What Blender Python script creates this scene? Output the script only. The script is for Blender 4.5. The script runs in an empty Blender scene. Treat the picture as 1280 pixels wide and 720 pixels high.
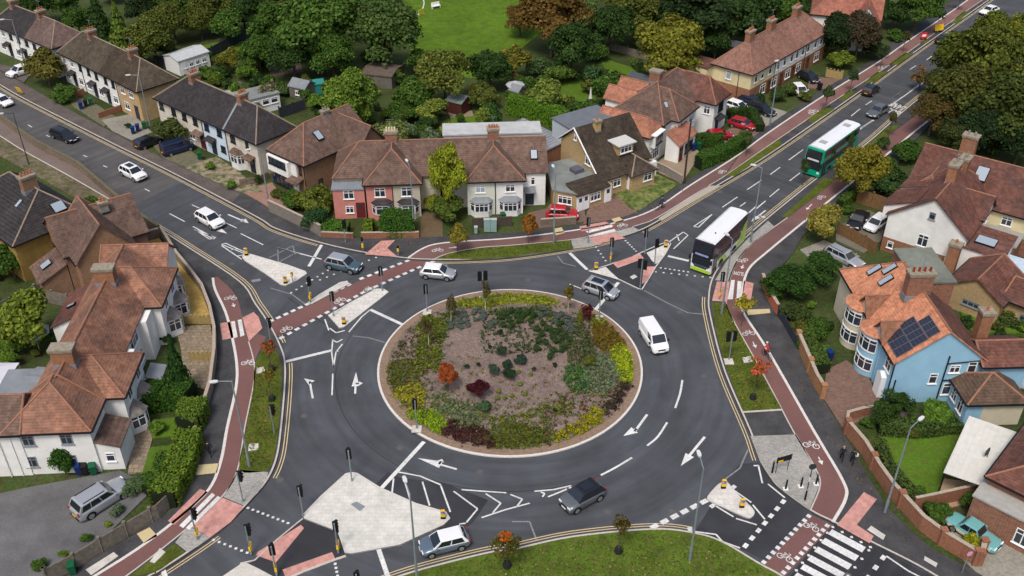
import bpy, bmesh, math, random
import numpy as np
from math import sin, cos, pi, radians, atan2, hypot, sqrt
from mathutils import Vector, Matrix
random.seed(7)
sc = bpy.context.scene
COL = sc.collection
# ------------------------------------------------------------------ camera
PIT = radians(34.3); CAMH = 62.0; FPX = 1225.0
cp, sp = cos(PIT), sin(PIT)
cam = bpy.data.objects.new('camera', bpy.data.cameras.new('camera')); COL.objects.link(cam)
cam.location = (0, 0, CAMH); cam.rotation_euler = (pi/2-PIT, 0, 0)
cam.data.sensor_width = 36; cam.data.lens = FPX/1280*36; cam.data.clip_end = 3000; cam.data.clip_start = 1
sc.camera = cam
def G(px, py, z=0.0):
    """survey: a point of the photo seen at height z, in metres on the site plan"""
    a = (px-640)/FPX; b = (py-360)/FPX
    d = (a, cp-b*sp, -sp-b*cp); t = (z-CAMH)/d[2]
    return (d[0]*t, d[1]*t)
def pxm(px, py, z=0.0):
    x, y = G(px, py, z); dd = y*cp-(z-CAMH)*sp
    return FPX/dd
# ------------------------------------------------------------------ materials
MATS = {}
def mat(name, col, rough=.8, noise=.0, nscale=1.0, metal=0.0, bump=0.0, col2=None, stripes=None, obj=False, spec=.14, n2=0.0, n2scale=.2, brick=None, polar=0, emit=None, coat=0):
    if name in MATS: return MATS[name]
    m = bpy.data.materials.new(name); m.use_nodes = True; MATS[name] = m
    nt = m.node_tree; N = nt.nodes; Lk = nt.links
    b = N['Principled BSDF']; b.inputs['Roughness'].default_value = rough
    b.inputs['Metallic'].default_value = metal; b.inputs['Specular IOR Level'].default_value = spec
    if coat: b.inputs['Coat Weight'].default_value = coat; b.inputs['Coat Roughness'].default_value = .08
    tc = N.new('ShaderNodeTexCoord'); vec = tc.outputs['Object']
    rgb = N.new('ShaderNodeRGB'); rgb.outputs[0].default_value = (*col, 1); cur = rgb.outputs[0]
    def noisef(scale, det=6, r=.6, v=None):
        n = N.new('ShaderNodeTexNoise'); n.inputs['Scale'].default_value = scale; n.inputs['Detail'].default_value = det
        n.inputs['Roughness'].default_value = r; Lk.new(v or vec, n.inputs['Vector']); return n
    def rng(sock, a, c, lo=.3, hi=.7):
        r = N.new('ShaderNodeMapRange'); Lk.new(sock, r.inputs[0]); r.inputs[1].default_value = lo; r.inputs[2].default_value = hi
        r.inputs[3].default_value = a; r.inputs[4].default_value = c; return r.outputs[0]
    def mul(c, f):
        x = N.new('ShaderNodeMix'); x.data_type = 'RGBA'; x.blend_type = 'MULTIPLY'; x.inputs[0].default_value = 1
        Lk.new(c, x.inputs[6]); Lk.new(f, x.inputs[7]); return x.outputs[2]
    if brick:
        bw, bh, mc = brick[:3]; bv = brick[3] if len(brick) > 3 else .72
        br = N.new('ShaderNodeTexBrick'); br.inputs['Scale'].default_value = 1
        br.inputs['Brick Width'].default_value = bw; br.inputs['Row Height'].default_value = bh
        br.inputs['Mortar Size'].default_value = bh*.07; br.inputs['Mortar'].default_value = (*mc, 1)
        br.inputs['Color1'].default_value = (*col, 1); br.inputs['Color2'].default_value = (*[c*bv for c in col], 1)
        
        if len(brick) > 4:
            sw = N.new('ShaderNodeSeparateXYZ'); Lk.new(vec, sw.inputs[0]); ad = N.new('ShaderNodeMath'); Lk.new(sw.outputs[0], ad.inputs[0]); Lk.new(sw.outputs[1], ad.inputs[1])
            cw = N.new('ShaderNodeCombineXYZ'); Lk.new(ad.outputs[0], cw.inputs[0]); Lk.new(sw.outputs[2], cw.inputs[1]); Lk.new(cw.outputs[0], br.inputs['Vector'])
        else: Lk.new(vec, br.inputs['Vector'])
        cur = br.outputs[0]
    if col2:
        n = noisef(nscale*.35, 5); x = N.new('ShaderNodeMix'); x.data_type = 'RGBA'
        Lk.new(rng(n.outputs[0], 0, 1, .42, .62), x.inputs[0]); Lk.new(cur, x.inputs[6]); x.inputs[7].default_value = (*col2, 1); cur = x.outputs[2]
    if stripes:
        per, amt = stripes
        sx = N.new('ShaderNodeSeparateXYZ'); Lk.new(vec, sx.inputs[0])
        dv = N.new('ShaderNodeMath'); dv.operation = 'DIVIDE'; Lk.new(sx.outputs[2], dv.inputs[0]); dv.inputs[1].default_value = per
        fr = N.new('ShaderNodeMath'); fr.operation = 'FRACT'; Lk.new(dv.outputs[0], fr.inputs[0])
        cur = mul(cur, rng(fr.outputs[0], 1-amt, 1.0, 0.0, .45))
        # courses of single tiles: each tile its own tone
        vo = N.new('ShaderNodeTexVoronoi'); vo.inputs['Scale'].default_value = 3.2; Lk.new(vec, vo.inputs['Vector'])
        sv = N.new('ShaderNodeSeparateColor'); Lk.new(vo.outputs['Color'], sv.inputs[0])
        cur = mul(cur, rng(sv.outputs[0], .78, 1.18, 0, 1))
    if polar:
        # worn bands left by wheels, following the turn of the circulating lanes
        sx = N.new('ShaderNodeSeparateXYZ'); Lk.new(vec, sx.inputs[0])
        def mth(op, a, b_=None):
            q = N.new('ShaderNodeMath'); q.operation = op
            for i, v in enumerate((a, b_)):
                if v is None: continue
                if isinstance(v, (int, float)): q.inputs[i].default_value = v
                else: Lk.new(v, q.inputs[i])
            return q.outputs[0]
        X = mth('SUBTRACT', sx.outputs[0], -.2); Y = mth('SUBTRACT', sx.outputs[1], 77.2); R2 = mth('SQRT', mth('ADD', mth('MULTIPLY', X, X), mth('MULTIPLY', Y, Y))); A2 = mth('ARCTAN2', Y, X)
        cb = N.new('ShaderNodeCombineXYZ'); Lk.new(mth('MULTIPLY', R2, 1.1), cb.inputs[0]); Lk.new(mth('MULTIPLY', A2, 1.6), cb.inputs[1])
        pn = noisef(1.0, 5, .55, cb.outputs[0]); cur = mul(cur, rng(pn.outputs[0], 1-polar, 1+polar, .3, .7))
    if noise:
        n = noisef(nscale); cur = mul(cur, rng(n.outputs[0], 1-noise, 1+noise))
    if n2:
        n = noisef(n2scale, 4); cur = mul(cur, rng(n.outputs[0], 1-n2, 1+n2*.6))
    Lk.new(cur, b.inputs['Base Color'])
    if bump:
        n = noisef(nscale*2.2); bp = N.new('ShaderNodeBump'); bp.inputs['Strength'].default_value = bump; bp.inputs['Distance'].default_value = .08
        Lk.new(n.outputs[0], bp.inputs['Height']); Lk.new(bp.outputs[0], b.inputs['Normal'])
    if emit:
        b.inputs['Emission Color'].default_value = (*emit[0], 1); b.inputs['Emission Strength'].default_value = emit[1]
    return m
def leafmat(name='leaves'):
    if name in MATS: return MATS[name]
    m = bpy.data.materials.new(name); m.use_nodes = True; MATS[name] = m
    nt = m.node_tree; N = nt.nodes; Lk = nt.links; b = N['Principled BSDF']
    b.inputs['Roughness'].default_value = .75; b.inputs['Specular IOR Level'].default_value = .10
    oi = N.new('ShaderNodeObjectInfo'); ge = N.new('ShaderNodeNewGeometry')
    hs = N.new('ShaderNodeHueSaturation')
    r1 = N.new('ShaderNodeMapRange'); Lk.new(ge.outputs['Random Per Island'], r1.inputs[0]); r1.inputs[3].default_value = .475; r1.inputs[4].default_value = .52
    tc = N.new('ShaderNodeTexCoord'); no = N.new('ShaderNodeTexNoise'); no.inputs['Scale'].default_value = 2.6; no.inputs['Detail'].default_value = 3
    Lk.new(tc.outputs['Object'], no.inputs['Vector'])
    r2 = N.new('ShaderNodeMapRange'); Lk.new(no.outputs[0], r2.inputs[0]); r2.inputs[1].default_value = .3; r2.inputs[2].default_value = .7; r2.inputs[3].default_value = .70; r2.inputs[4].default_value = 1.32
    ml = N.new('ShaderNodeMath'); ml.operation = 'MULTIPLY'
    r3 = N.new('ShaderNodeMapRange'); Lk.new(ge.outputs['Random Per Island'], r3.inputs[0]); r3.inputs[3].default_value = 1.35; r3.inputs[4].default_value = .6
    Lk.new(r2.outputs[0], ml.inputs[0]); Lk.new(r3.outputs[0], ml.inputs[1])
    Lk.new(r1.outputs[0], hs.inputs['Hue']); Lk.new(ml.outputs[0], hs.inputs['Value']); Lk.new(oi.outputs['Color'], hs.inputs['Color'])
    Lk.new(hs.outputs[0], b.inputs['Base Color'])
    tr = N.new('ShaderNodeBsdfTranslucent'); Lk.new(hs.outputs[0], tr.inputs['Color'])
    mx = N.new('ShaderNodeMixShader'); mx.inputs[0].default_value = .25
    Lk.new(b.outputs[0], mx.inputs[1]); Lk.new(tr.outputs[0], mx.inputs[2]); Lk.new(mx.outputs[0], N['Material Output'].inputs[0])
    return m
LEAF = leafmat()
WHITE_WALL = mat('white_render', (.72,.72,.70), .9, .10, .8, n2=.12, n2scale=.25)
CREAM_WALL = mat('cream_render', (.62,.54,.33), .9, .08, .8, n2=.10)
BEIGE_WALL = mat('beige_render', (.46,.42,.33), .9, .12, .8, n2=.1)
PINK_WALL = mat('pink_render', (.50,.20,.17), .9, .08, .8, n2=.12)
BLUE_WALL = mat('pale_blue_render', (.26,.46,.61), .88, .05, .8, n2=.08)
GREY_WALL = mat('grey_cladding', (.42,.46,.50), .7, .05, 1)
BRICK_RED = mat('red_brick', (.24,.10,.06), .9, .18, 3, brick=(.45,.15,(.30,.24,.20),.75,1))
BRICK_ORG = mat('orange_brick', (.27,.13,.075), .9, .2, 3, n2=.2)
BRICK_TAN = mat('tan_brick', (.38,.27,.14), .9, .2, 4, n2=.15)
BRICK_BRN = mat('brown_brick', (.24,.145,.095), .9, .2, 4, n2=.15)
OCHRE_WALL = mat('ochre_render', (.30,.20,.06), .9, .15, 2, n2=.25)
TILE_BLK = mat('black_tiles', (.042,.038,.040), .75, .25, 1.2, stripes=(.19,.5), n2=.2)
TILE_GRN = mat('mossy_brown_tiles', (.085,.068,.050), .85, .3, 1.2, stripes=(.19,.45), n2=.3)
TILE_BRN = mat('brown_tiles', (.135,.088,.070), .85, .25, 1.2, stripes=(.17,.28), n2=.25)
TILE_RED = mat('red_clay_tiles', (.29,.145,.095), .85, .22, 1.0, col2=(.19,.105,.078), stripes=(.17,.25), n2=.3)
TILE_PUR = mat('plum_clay_tiles', (.15,.066,.05), .85, .25, 1.0, col2=(.11,.06,.05), stripes=(.17,.25), n2=.25)
TILE_ORG = mat('orange_clay_tiles', (.50,.215,.125), .85, .18, 1.5, stripes=(.17,.18), n2=.15)
TILE_DKB = mat('dark_moss_tiles', (.060,.047,.036), .9, .3, 1.5, stripes=(.17,.3), n2=.4)
RIDGE_OR = mat('terracotta_ridge', (.27,.135,.09), .85, .2, 3)
RIDGE_GR = mat('grey_ridge', (.25,.20,.15), .85, .2, 3)
LEAD = mat('lead_flat_roof', (.20,.22,.24), .55, .12, .8, n2=.12)
FELT = mat('grey_felt', (.20,.22,.21), .8, .15, 1.2, n2=.2)
UPVC = mat('white_upvc', (.75,.75,.75), .45)
GLASS = mat('window_glass', (.025,.035,.05), .06, spec=.9)
GLASSL = mat('skylight_glass', (.30,.36,.42), .08, spec=.9)
BLKPL = mat('black_plastic', (.012,.012,.014), .45)
TERRA = mat('terracotta', (.38,.13,.06), .8, .15, 4)
STONE = mat('weathered_stone', (.25,.22,.17), .9, .3, 3)
def link(o, parent=None):
    COL.objects.link(o)
    if parent is not None: o.parent = parent
    return o
def tag(o, label=None, cat=None, group=None, kind=None):
    if label: o['label'] = label
    if cat: o['category'] = cat
    if group: o['group'] = group
    if kind: o['kind'] = kind
    return o
def obj(name, bm, m, parent=None, smooth=False, loc=None, rot=None):
    if isinstance(bm, bpy.types.Mesh): me = bm
    else:
        bmesh.ops.recalc_face_normals(bm, faces=bm.faces)
        me = bpy.data.meshes.new(name); bm.to_mesh(me); bm.free()
        if smooth: me.shade_smooth()
        for q in (m if isinstance(m, (list, tuple)) else [m]): me.materials.append(q)
    o = bpy.data.objects.new(name, me); link(o, parent)
    if loc: o.location = loc
    if rot is not None: o.rotation_euler = (0, 0, rot) if not isinstance(rot, tuple) else rot
    return o
def empty(name, loc, rz=0):
    o = bpy.data.objects.new(name, None); o.empty_display_size = .5; link(o); o.location = loc; o.rotation_euler = (0, 0, rz); return o
def copy_tree(o, parent=None):
    c = o.copy(); COL.objects.link(c); c.parent = parent
    for ch in o.children: copy_tree(ch, c)
    return c
def box(bm, x0, x1, y0, y1, z0, z1, M=None, mi=0):
    vs = [Vector((x, y, z)) for z in (z0, z1) for x, y in ((x0,y0),(x1,y0),(x1,y1),(x0,y1))]
    if M is not None: vs = [M @ v for v in vs]
    v = [bm.verts.new(p) for p in vs]
    for f in ((0,3,2,1),(4,5,6,7),(0,1,5,4),(1,2,6,5),(2,3,7,6),(3,0,4,7)):
        q = bm.faces.new([v[i] for i in f]); q.material_index = mi
def cyl(bm, p, q, r0, r1=None, n=10, cap=True, mi=0):
    p = Vector(p); q = Vector(q); r1 = r0 if r1 is None else r1
    d = (q-p).normalized(); a = d.orthogonal().normalized(); b = d.cross(a)
    A = [bm.verts.new(p+(a*cos(t)+b*sin(t))*r0) for t in [2*pi*i/n for i in range(n)]]
    B = [bm.verts.new(q+(a*cos(t)+b*sin(t))*r1) for t in [2*pi*i/n for i in range(n)]]
    for i in range(n):
        f = bm.faces.new((A[i], A[(i+1)%n], B[(i+1)%n], B[i])); f.material_index = mi
    if cap:
        for L in (A[::-1], B):
            f = bm.faces.new(L); f.material_index = mi
def prism(bm, pts, z0, z1, mi=0, M=None):
    """pts: plan outline; z0,z1 numbers"""
    a = [Vector((x, y, z0)) for x, y in pts]; b = [Vector((x, y, z1)) for x, y in pts]
    if M is not None: a = [M@v for v in a]; b = [M@v for v in b]
    a = [bm.verts.new(v) for v in a]; b = [bm.verts.new(v) for v in b]
    n = len(pts)
    for i in range(n):
        f = bm.faces.new((a[i], a[(i+1)%n], b[(i+1)%n], b[i])); f.material_index = mi
    for L in (a[::-1], b):
        f = bm.faces.new(L); f.material_index = mi
        if n > 4: bmesh.ops.triangulate(bm, faces=[f])
def extr_y(bm, pts, y0, y1, mi=0):
    """pts in xz, extruded along y"""
    a = [bm.verts.new((x, y0, z)) for x, z in pts]; b = [bm.verts.new((x, y1, z)) for x, z in pts]
    n = len(pts)
    for i in range(n):
        f = bm.faces.new((a[i], a[(i+1)%n], b[(i+1)%n], b[i])); f.material_index = mi
    for L in (a[::-1], b):
        f = bm.faces.new(L); f.material_index = mi
def extr_x(bm, pts, x0, x1, mi=0):
    a = [bm.verts.new((x0, y, z)) for y, z in pts]; b = [bm.verts.new((x1, y, z)) for y, z in pts]
    n = len(pts)
    for i in range(n):
        f = bm.faces.new((a[i], a[(i+1)%n], b[(i+1)%n], b[i])); f.material_index = mi
    for L in (a[::-1], b):
        f = bm.faces.new(L); f.material_index = mi
def sm(pts, n=6, closed=False):
    P = [Vector((*p, 0)) if len(p) == 2 else Vector(p) for p in pts]; out = []
    m = len(P)
    if m < 3: return [(p.x, p.y) for p in P]
    seg = m if closed else m-1
    for i in range(seg):
        p0 = P[(i-1)%m] if (closed or i > 0) else P[0]*2-P[1]
        p1 = P[i]; p2 = P[(i+1)%m]
        p3 = P[(i+2)%m] if (closed or i+2 < m) else P[m-1]*2-P[m-2]
        for k in range(n):
            t = k/n
            q = .5*((2*p1)+(p2-p0)*t+(2*p0-5*p1+4*p2-p3)*t*t+(3*p1-p0-3*p2+p3)*t**3)
            out.append((q.x, q.y))
    if not closed: out.append((P[-1].x, P[-1].y))
    return out
def W(pts, z=0.0): return [G(x, y, z) for x, y in pts]
def offs(path, d, closed=False):
    n = len(path); out = []
    for i in range(n):
        a = path[(i-1)%n] if (closed or i > 0) else path[i]
        b = path[(i+1)%n] if (closed or i < n-1) else path[i]
        tx, ty = b[0]-a[0], b[1]-a[1]; L = hypot(tx, ty) or 1
        out.append((path[i][0]-ty/L*d, path[i][1]+tx/L*d))
    return out
def strip(bm, path, d0, d1, z0, z1, closed=False, mi=0):
    """band between the offsets d0 and d1 of a path (world), from z0 up to z1"""
    A = offs(path, d0, closed); B = offs(path, d1, closed); n = len(path); solid = z1-z0 > .001
    ta = [bm.verts.new((x, y, z1)) for x, y in A]; tb = [bm.verts.new((x, y, z1)) for x, y in B]
    if solid: ba = [bm.verts.new((x, y, z0)) for x, y in A]; bb = [bm.verts.new((x, y, z0)) for x, y in B]
    for i in range(n if closed else n-1):
        j = (i+1)%n
        fs = [bm.faces.new((ta[i], ta[j], tb[j], tb[i]))]
        if solid:
            fs += [bm.faces.new((ba[i], ba[j], ta[j], ta[i])), bm.faces.new((bb[j], bb[i], tb[i], tb[j]))]
        for f in fs: f.material_index = mi
    if solid and not closed:
        for i in (0, n-1): bm.faces.new((ba[i], ta[i], tb[i], bb[i])).material_index = mi
def resample(path, step):
    out = [path[0]]; acc = 0
    for a, b in zip(path, path[1:]):
        L = hypot(b[0]-a[0], b[1]-a[1])
        while L > 1e-9 and acc+L >= step:
            t = (step-acc)/L; a = (a[0]+(b[0]-a[0])*t, a[1]+(b[1]-a[1])*t); out.append(a); L = hypot(b[0]-a[0], b[1]-a[1]); acc = 0
        acc += L
    return out
def dashes(bm, path, w, on, off, z, start=0.0):
    R = resample(path, .1); per = on+off; seg = []
    for i, p in enumerate(R):
        s = (i*.1+start) % per
        if s < on: seg.append(p)
        else:
            if len(seg) > 1: strip(bm, [seg[0], seg[-1]] if on < 2 else seg[::5]+[seg[-1]], -w/2, w/2, z, z)
            seg = []
    if len(seg) > 1: strip(bm, [seg[0], seg[-1]], -w/2, w/2, z, z)
from mathutils.geometry import delaunay_2d_cdt
def poly(bm, pts, z, z0=None, mi=0):
    """world polygon, flat at z, with sides down to z0"""
    q = []
    for p in pts:
        if not q or hypot(p[0]-q[-1][0], p[1]-q[-1][1]) > 1e-3: q.append(p)
    if hypot(q[0][0]-q[-1][0], q[0][1]-q[-1][1]) < 1e-3: q.pop()
    V, E_, F, *_ = delaunay_2d_cdt([Vector(p) for p in q], [], [list(range(len(q)))], 1, 1e-5)
    vs = [bm.verts.new((v.x, v.y, z)) for v in V]
    for f in F:
        a, b, c = [V[i] for i in f[:3]]
        if (b.x-a.x)*(c.y-a.y)-(b.y-a.y)*(c.x-a.x) < 0: f = f[::-1]
        bm.faces.new([vs[i] for i in f]).material_index = mi
    if z0 is not None:
        top = [bm.verts.new((x, y, z)) for x, y in q]; low = [bm.verts.new((x, y, z0)) for x, y in q]; n = len(q)
        for i in range(n): bm.faces.new((top[i], low[i], low[(i+1)%n], top[(i+1)%n])).material_index = mi
def sheet(name, pts, z, m, z0=None, smooth=0, px=True):
    if smooth: pts = sm(pts, smooth, True)
    if px: pts = W(pts, z)
    bm = bmesh.new(); poly(bm, pts, z, z0)
    o = obj(name, bm, m); tag(o, kind='structure'); return o
def inside(p, poly_):
    x, y = p; c = False; n = len(poly_)
    for i in range(n):
        x1, y1 = poly_[i]; x2, y2 = poly_[i-1]
        if (y1 > y) != (y2 > y) and x < (x2-x1)*(y-y1)/(y2-y1)+x1: c = not c
    return c
# ------------------------------------------------------------------ ground, roads, footways
def asph(name, c, nz=.10):
    return mat(name, c, .72, nz, 14, n2=.28, n2scale=.22, bump=.06, polar=.22, spec=.35)
ASPH_NEW = asph('asphalt_new', (.062,.067,.076)); ASPH_OLD = asph('asphalt_old', (.080,.077,.077), .16); ASPH_MID = asph('asphalt_worn', (.062,.065,.071))
ASPH_DK = asph('asphalt_dark', (.030,.031,.036)); FOOT = mat('footway_asphalt', (.060,.060,.063), .9, .18, 6, n2=.35, n2scale=.5)
FOOT_OLD = mat('footway_old', (.105,.09,.082), .9, .2, 6, n2=.25, n2scale=.4)
CYC = mat('cycle_red', (.165,.085,.078), .85, .12, 9, n2=.15); CYC2 = mat('cycle_faded', (.155,.088,.082), .88, .14, 8, n2=.18)
KERB = mat('kerb_concrete', (.46,.42,.38), .85, .15, 5); CONC = mat('pale_concrete', (.50,.48,.44), .9, .12, 3, n2=.14, n2scale=.5)
COBB = mat('pale_setts', (.36,.35,.32), .9, .25, 9, n2=.15, brick=(.3,.15,(.28,.27,.25)))
TACT = mat('pink_tactile', (.56,.29,.25), .9, .08, 6, brick=(.42,.42,(.48,.25,.22)))
CREAMT = mat('cream_tactile', (.50,.42,.24), .9, .10, 6); WHT = mat('white_line', (.60,.60,.59), .75, .22, 5, n2=.18, n2scale=.4)
WORN = mat('worn_line', (.20,.205,.21), .85, .3, 5)
YEL = mat('yellow_line', (.56,.44,.24), .8, .12, 6); GRASS = mat('verge_grass', (.072,.108,.012), .95, .35, 5, col2=(.090,.088,.018), n2=.3, n2scale=.5, bump=.5)
LAWN = mat('lawn_grass', (.075,.155,.012), .95, .22, 4, col2=(.085,.125,.018), n2=.2, n2scale=.12, bump=.4)
SOIL = mat('garden_ground', (.055,.062,.024), .95, .35, 3, col2=(.040,.075,.014), n2=.4, n2scale=.15, bump=.5)
sheet('ground', [(-900,-200),(900,-200),(900,1500),(-900,1500)], -.03, SOIL, px=False)
NWN = [(-90,-2),(-40,85),(0,107),(35,127),(140,180),(225,222),(320,272),(345,287),(402,305),(457,317),(510,324),(540,325.5),(580,325.5),(640,322),(715,311),(765,300),(800,289),(827,275),(865,252),(902,230),(960,195),(1067,121),(1142,67),(1237,0),(1300,-44)]
NWN[0] = (-110,45)
NES = [(1300,16),(1237,52),(1200,82),(1135,134),(1080,182),(1035,212),(960,272),(932,297),(907,322),(890,348),(885,372),(887,397),(905,465),(937,540),(950,577),(962,597),(975,612),(1014,640),(1042,654),(1085,677),(1135,702),(1167,720),(1230,758)]
SS = [(1080,790),(985,725),(950,705),(902,677),(865,666),(815,661.5),(715,671),(640,687),(615,690),(560,703),(500,720),(420,750)]
SWW = [(90,785),(185,723),(200,715),(275,664),(320,619),(337,597),(347,572),(352,540),(357,485),(357,452),(350,430),(337,405),(320,380),(300,352),(232,307),(200,287),(150,257),(90,222),(32,190),(0,170),(-60,135)]
NWNs, NESs, SSs, SWWs = [sm(p, 5) for p in (NWN, NES, SS, SWW)]
ring = W(NWNs)+W(NESs)+W(SSs)+W(SWWs)
def cut(line, i0, i1): return line[i0*5:i1*5+1]
sheet('road', ring, 0, ASPH_NEW, px=False)
# older and newer surfacing
sheet('road_surface_old', [(-110,45),(-40,85),(0,107),(35,127),(140,180),(228,223),(165,262),(90,222),(32,190),(0,170),(-60,135)], .008, ASPH_OLD)
sheet('road_surface_worn', [(827,276),(865,253),(902,231),(960,196),(1067,122),(1142,68),(1237,1),(1300,-43),(1300,15),(1237,51),(1200,81),(1135,133),(1080,181),(1035,211),(960,271),(932,296),(907,321),(890,347),(840,310)], .008, ASPH_MID)
sheet('road_surface_dark', [(905,600),(925,580),(948,578),(975,613),(1012,641),(955,700),(905,676),(868,665),(890,630)], .008, mat('asphalt_graphite', (.043,.045,.052), .8, .12, 14, n2=.3, n2scale=.3))
sheet('crossing_surface', [(1036,657),(1044,656),(1166,721),(1230,760),(1080,788),(985,724)], .008, ASPH_DK)
sheet('crossing_surface_north', [(500,597),(560,605),(610,625),(590,655),(560,670),(470,605),(485,590)], .008, mat('asphalt_graphite', (.058,.061,.069)))
# footways: pavement slabs 0.12 high between kerb line and the garden boundaries
PZ = .12
north_out = [(-110,20),(-40,66),(0,88),(32,105),(75,130),(160,175),(225,207),(320,250),(337,262),(385,283),(425,293),(450,297.5),(525,296.5),(640,291),(675,286.5),(722,281),(760,275),(795,265),(852,230),(880,212),(922,186),(960,157),(1012,122),(1090,75),(1110,57),(1150,27),(1190,0),(1240,-34),(1300,-74)]
bm = bmesh.new(); poly(bm, W(NWNs, PZ)+W(sm(north_out,4), PZ)[::-1], PZ, -.02); tag(obj('pavement', bm, FOOT), kind='structure')
west_out = [(-60,112),(0,150),(45,183),(100,212),(150,255),(190,285),(212,312),(235,340),(252,360),(265,392),(270,420),(270,445),(265,485),(250,535),(246,545),(232,590),(217,630),(200,648),(100,708),(82,720),(0,770)]
bm = bmesh.new(); poly(bm, W(SWWs[::-1], PZ)+W(sm(west_out,4), PZ)[::-1], PZ, -.02); tag(obj('pavement', bm, FOOT), kind='structure')
east_out = [(1300,45),(1200,120),(1135,185),(1120,207),(1060,252),(1008,290),(987,322),(962,342),(950,352),(960,375),(975,400),(995,430),(1027,495),(1052,537),(1097,615),(1122,647),(1165,685),(1212,710),(1270,745)]
bm = bmesh.new(); poly(bm, W(NESs, PZ)+W(sm(east_out,4), PZ)[::-1], PZ, -.02); tag(obj('pavement', bm, FOOT), kind='structure')
bm = bmesh.new(); poly(bm, W(SSs, PZ)+W([(420,820),(1080,820)], PZ), PZ, -.02); tag(obj('verge', bm, mat('roadside_turf', (.080,.130,.014), .95, .25, 5, col2=(.085,.100,.02), n2=.3, n2scale=.5, bump=.5)), kind='structure')
# old pavement surface along the north-west road
sheet('pavement_old', [(-40,67),(0,89),(32,106),(75,131),(160,176),(225,208),(300,242),(288,255),(225,221),(140,179),(35,126),(0,106),(-40,84)], PZ+.006, FOOT_OLD)
sheet('pavement_old', [(-60,113),(0,151),(45,184),(100,213),(150,256),(200,290),(218,303),(206,291),(150,258),(90,223),(32,191),(0,171),(-60,136)], PZ+.006, mat('footway_pinkish', (.16,.125,.11), .9, .15, 5, n2=.2))
# kerbs
bm = bmesh.new()
for L, d in ((NWNs,1),(NESs,1),(SSs,1),(SWWs,1)): strip(bm, W(L), 0, .16, -.01, .135)
tag(obj('kerb', bm, KERB), kind='structure')
# double yellow lines (channel side of the kerb)
bm = bmesh.new()
def dbl(px):
    p = resample(W(px), .5)
    for a in (-.30,-.55): strip(bm, p, a, a-.085, .016, .016)
dbl(cut(NWNs,0,8)); dbl(cut(NWNs,11,15)); dbl(cut(NWNs,16,24)); dbl(cut(NESs,0,8)); dbl(cut(NESs,10,14)); dbl(cut(SSs,4,11)); dbl(cut(SWWs,5,9)); dbl(cut(SWWs,10,20)); dbl(cut(SWWs,0,3))
tag(obj('yellow_lines', bm, YEL), kind='structure')
# gutter tone: strip of sandy wear by the kerb
CX, CY = -.2, 77.2
# ---------------- cycle tracks
T1 = PZ+.008; T2 = PZ+.016; T3 = PZ+.024
cyN_up = [(511,322.5),(527,312),(545,305.5),(580,302),(640,298),(727,287),(780,276),(820,261),(865,231),(922,195),(960,167),(1027,122),(1095,80),(1135,52),(1195,11),(1240,-22)]
cyN_lo = [(540,324.5),(560,316.5),(600,309),(640,306),(715,299),(770,288),(800,280),(822,271),(880,235),(905,220),(960,182),(1007,150),(1045,124),(1110,82),(1160,47),(1210,12),(1245,-12)]
def band(name, up, lo, z, m):
    bm = bmesh.new(); poly(bm, W(sm(up,5), z)+W(sm(lo,5), z)[::-1], z); return tag(obj(name, bm, m), kind='structure')
band('cycle_track', cyN_up[:10], cyN_lo[:12][:10], T1, CYC2)
band('cycle_track', [(925,193),(960,167),(1027,122),(1095,80),(1135,52),(1195,11),(1240,-22)], [(908,218),(960,182),(1007,150),(1045,124),(1110,82),(1160,47),(1210,12),(1245,-12)], T1, mat('cycle_pink', (.20,.11,.10), .88, .14, 8, n2=.2))
wL = [(267,347),(270,362),(283,390),(291,420),(297,455),(296,485),(285,535),(277,577),(262,612),(225,647),(175,685),(120,720),(60,757)]
wR = [(272,346),(294,368),(303,397),(310,427),(316,450),(317,475),(305,535),(296,587),(277,620),(232,661),(155,721),(90,762)]
band('cycle_track', wL, wR, T1, CYC)
sheet('cycle_track', [(311,428),(316,424),(322,417),(333,421),(320,447),(316,460)], T1+.003, CYC)
eL = [(1290,30),(1200,98),(1140,148),(1085,188),(1040,229),(985,272),(960,290),(935,310),(920,330),(910,358),(909,382),(920,405),(960,477),(992,538),(1020,585),(1026,607),(1014,638)]
eR = [(1300,40),(1210,112),(1150,158),(1115,187),(1045,243),(1010,272),(960,313),(935,336),(927,362),(925,380),(932,397),(960,440),(1017,540),(1052,600),(1056,622),(1040,652)]
band('cycle_track', eL, eR, T1, CYC)
sheet('cycle_track_faded', [(1010,273),(960,312),(937,333),(937,310),(960,290),(985,272)], T2-.003, CYC2)
# track across the arms, level with the road
sheet('cycle_crossing', [(513,325),(540,326),(470,357),(400,395),(350,419),(322,426),(316,412),(345,400),(400,375),(455,348)], .020, CYC, z0=0)
sheet('cycle_crossing', [(1013,643),(1041,656),(980,722),(960,745),(915,745),(940,722),(960,700)], .020, CYC, z0=0)
# borders of the tracks
bm = bmesh.new()
strip(bm, W(sm(cyN_up,5), T1), -.02, .22, PZ, T2); strip(bm, W(sm(wL,5), T1), -.22, .05, PZ, T2); strip(bm, W(sm(eR,5), T1), -.05, .22, PZ, T2)
tag(obj('white_kerbstones', bm, mat('white_kerbstone', (.58,.55,.52), .85, .12, 5)), kind='structure')
bm = bmesh.new()
strip(bm, W(sm(cyN_lo,5), T1), -.12, 0, PZ, T2); strip(bm, W(sm(wR[3:],5), T1), 0, .12, PZ, T2); strip(bm, W(sm(eL[5:],5), T1), -.0, -.12, PZ, T2)
tag(obj('edging_kerbs', bm, KERB), kind='structure')
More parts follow.
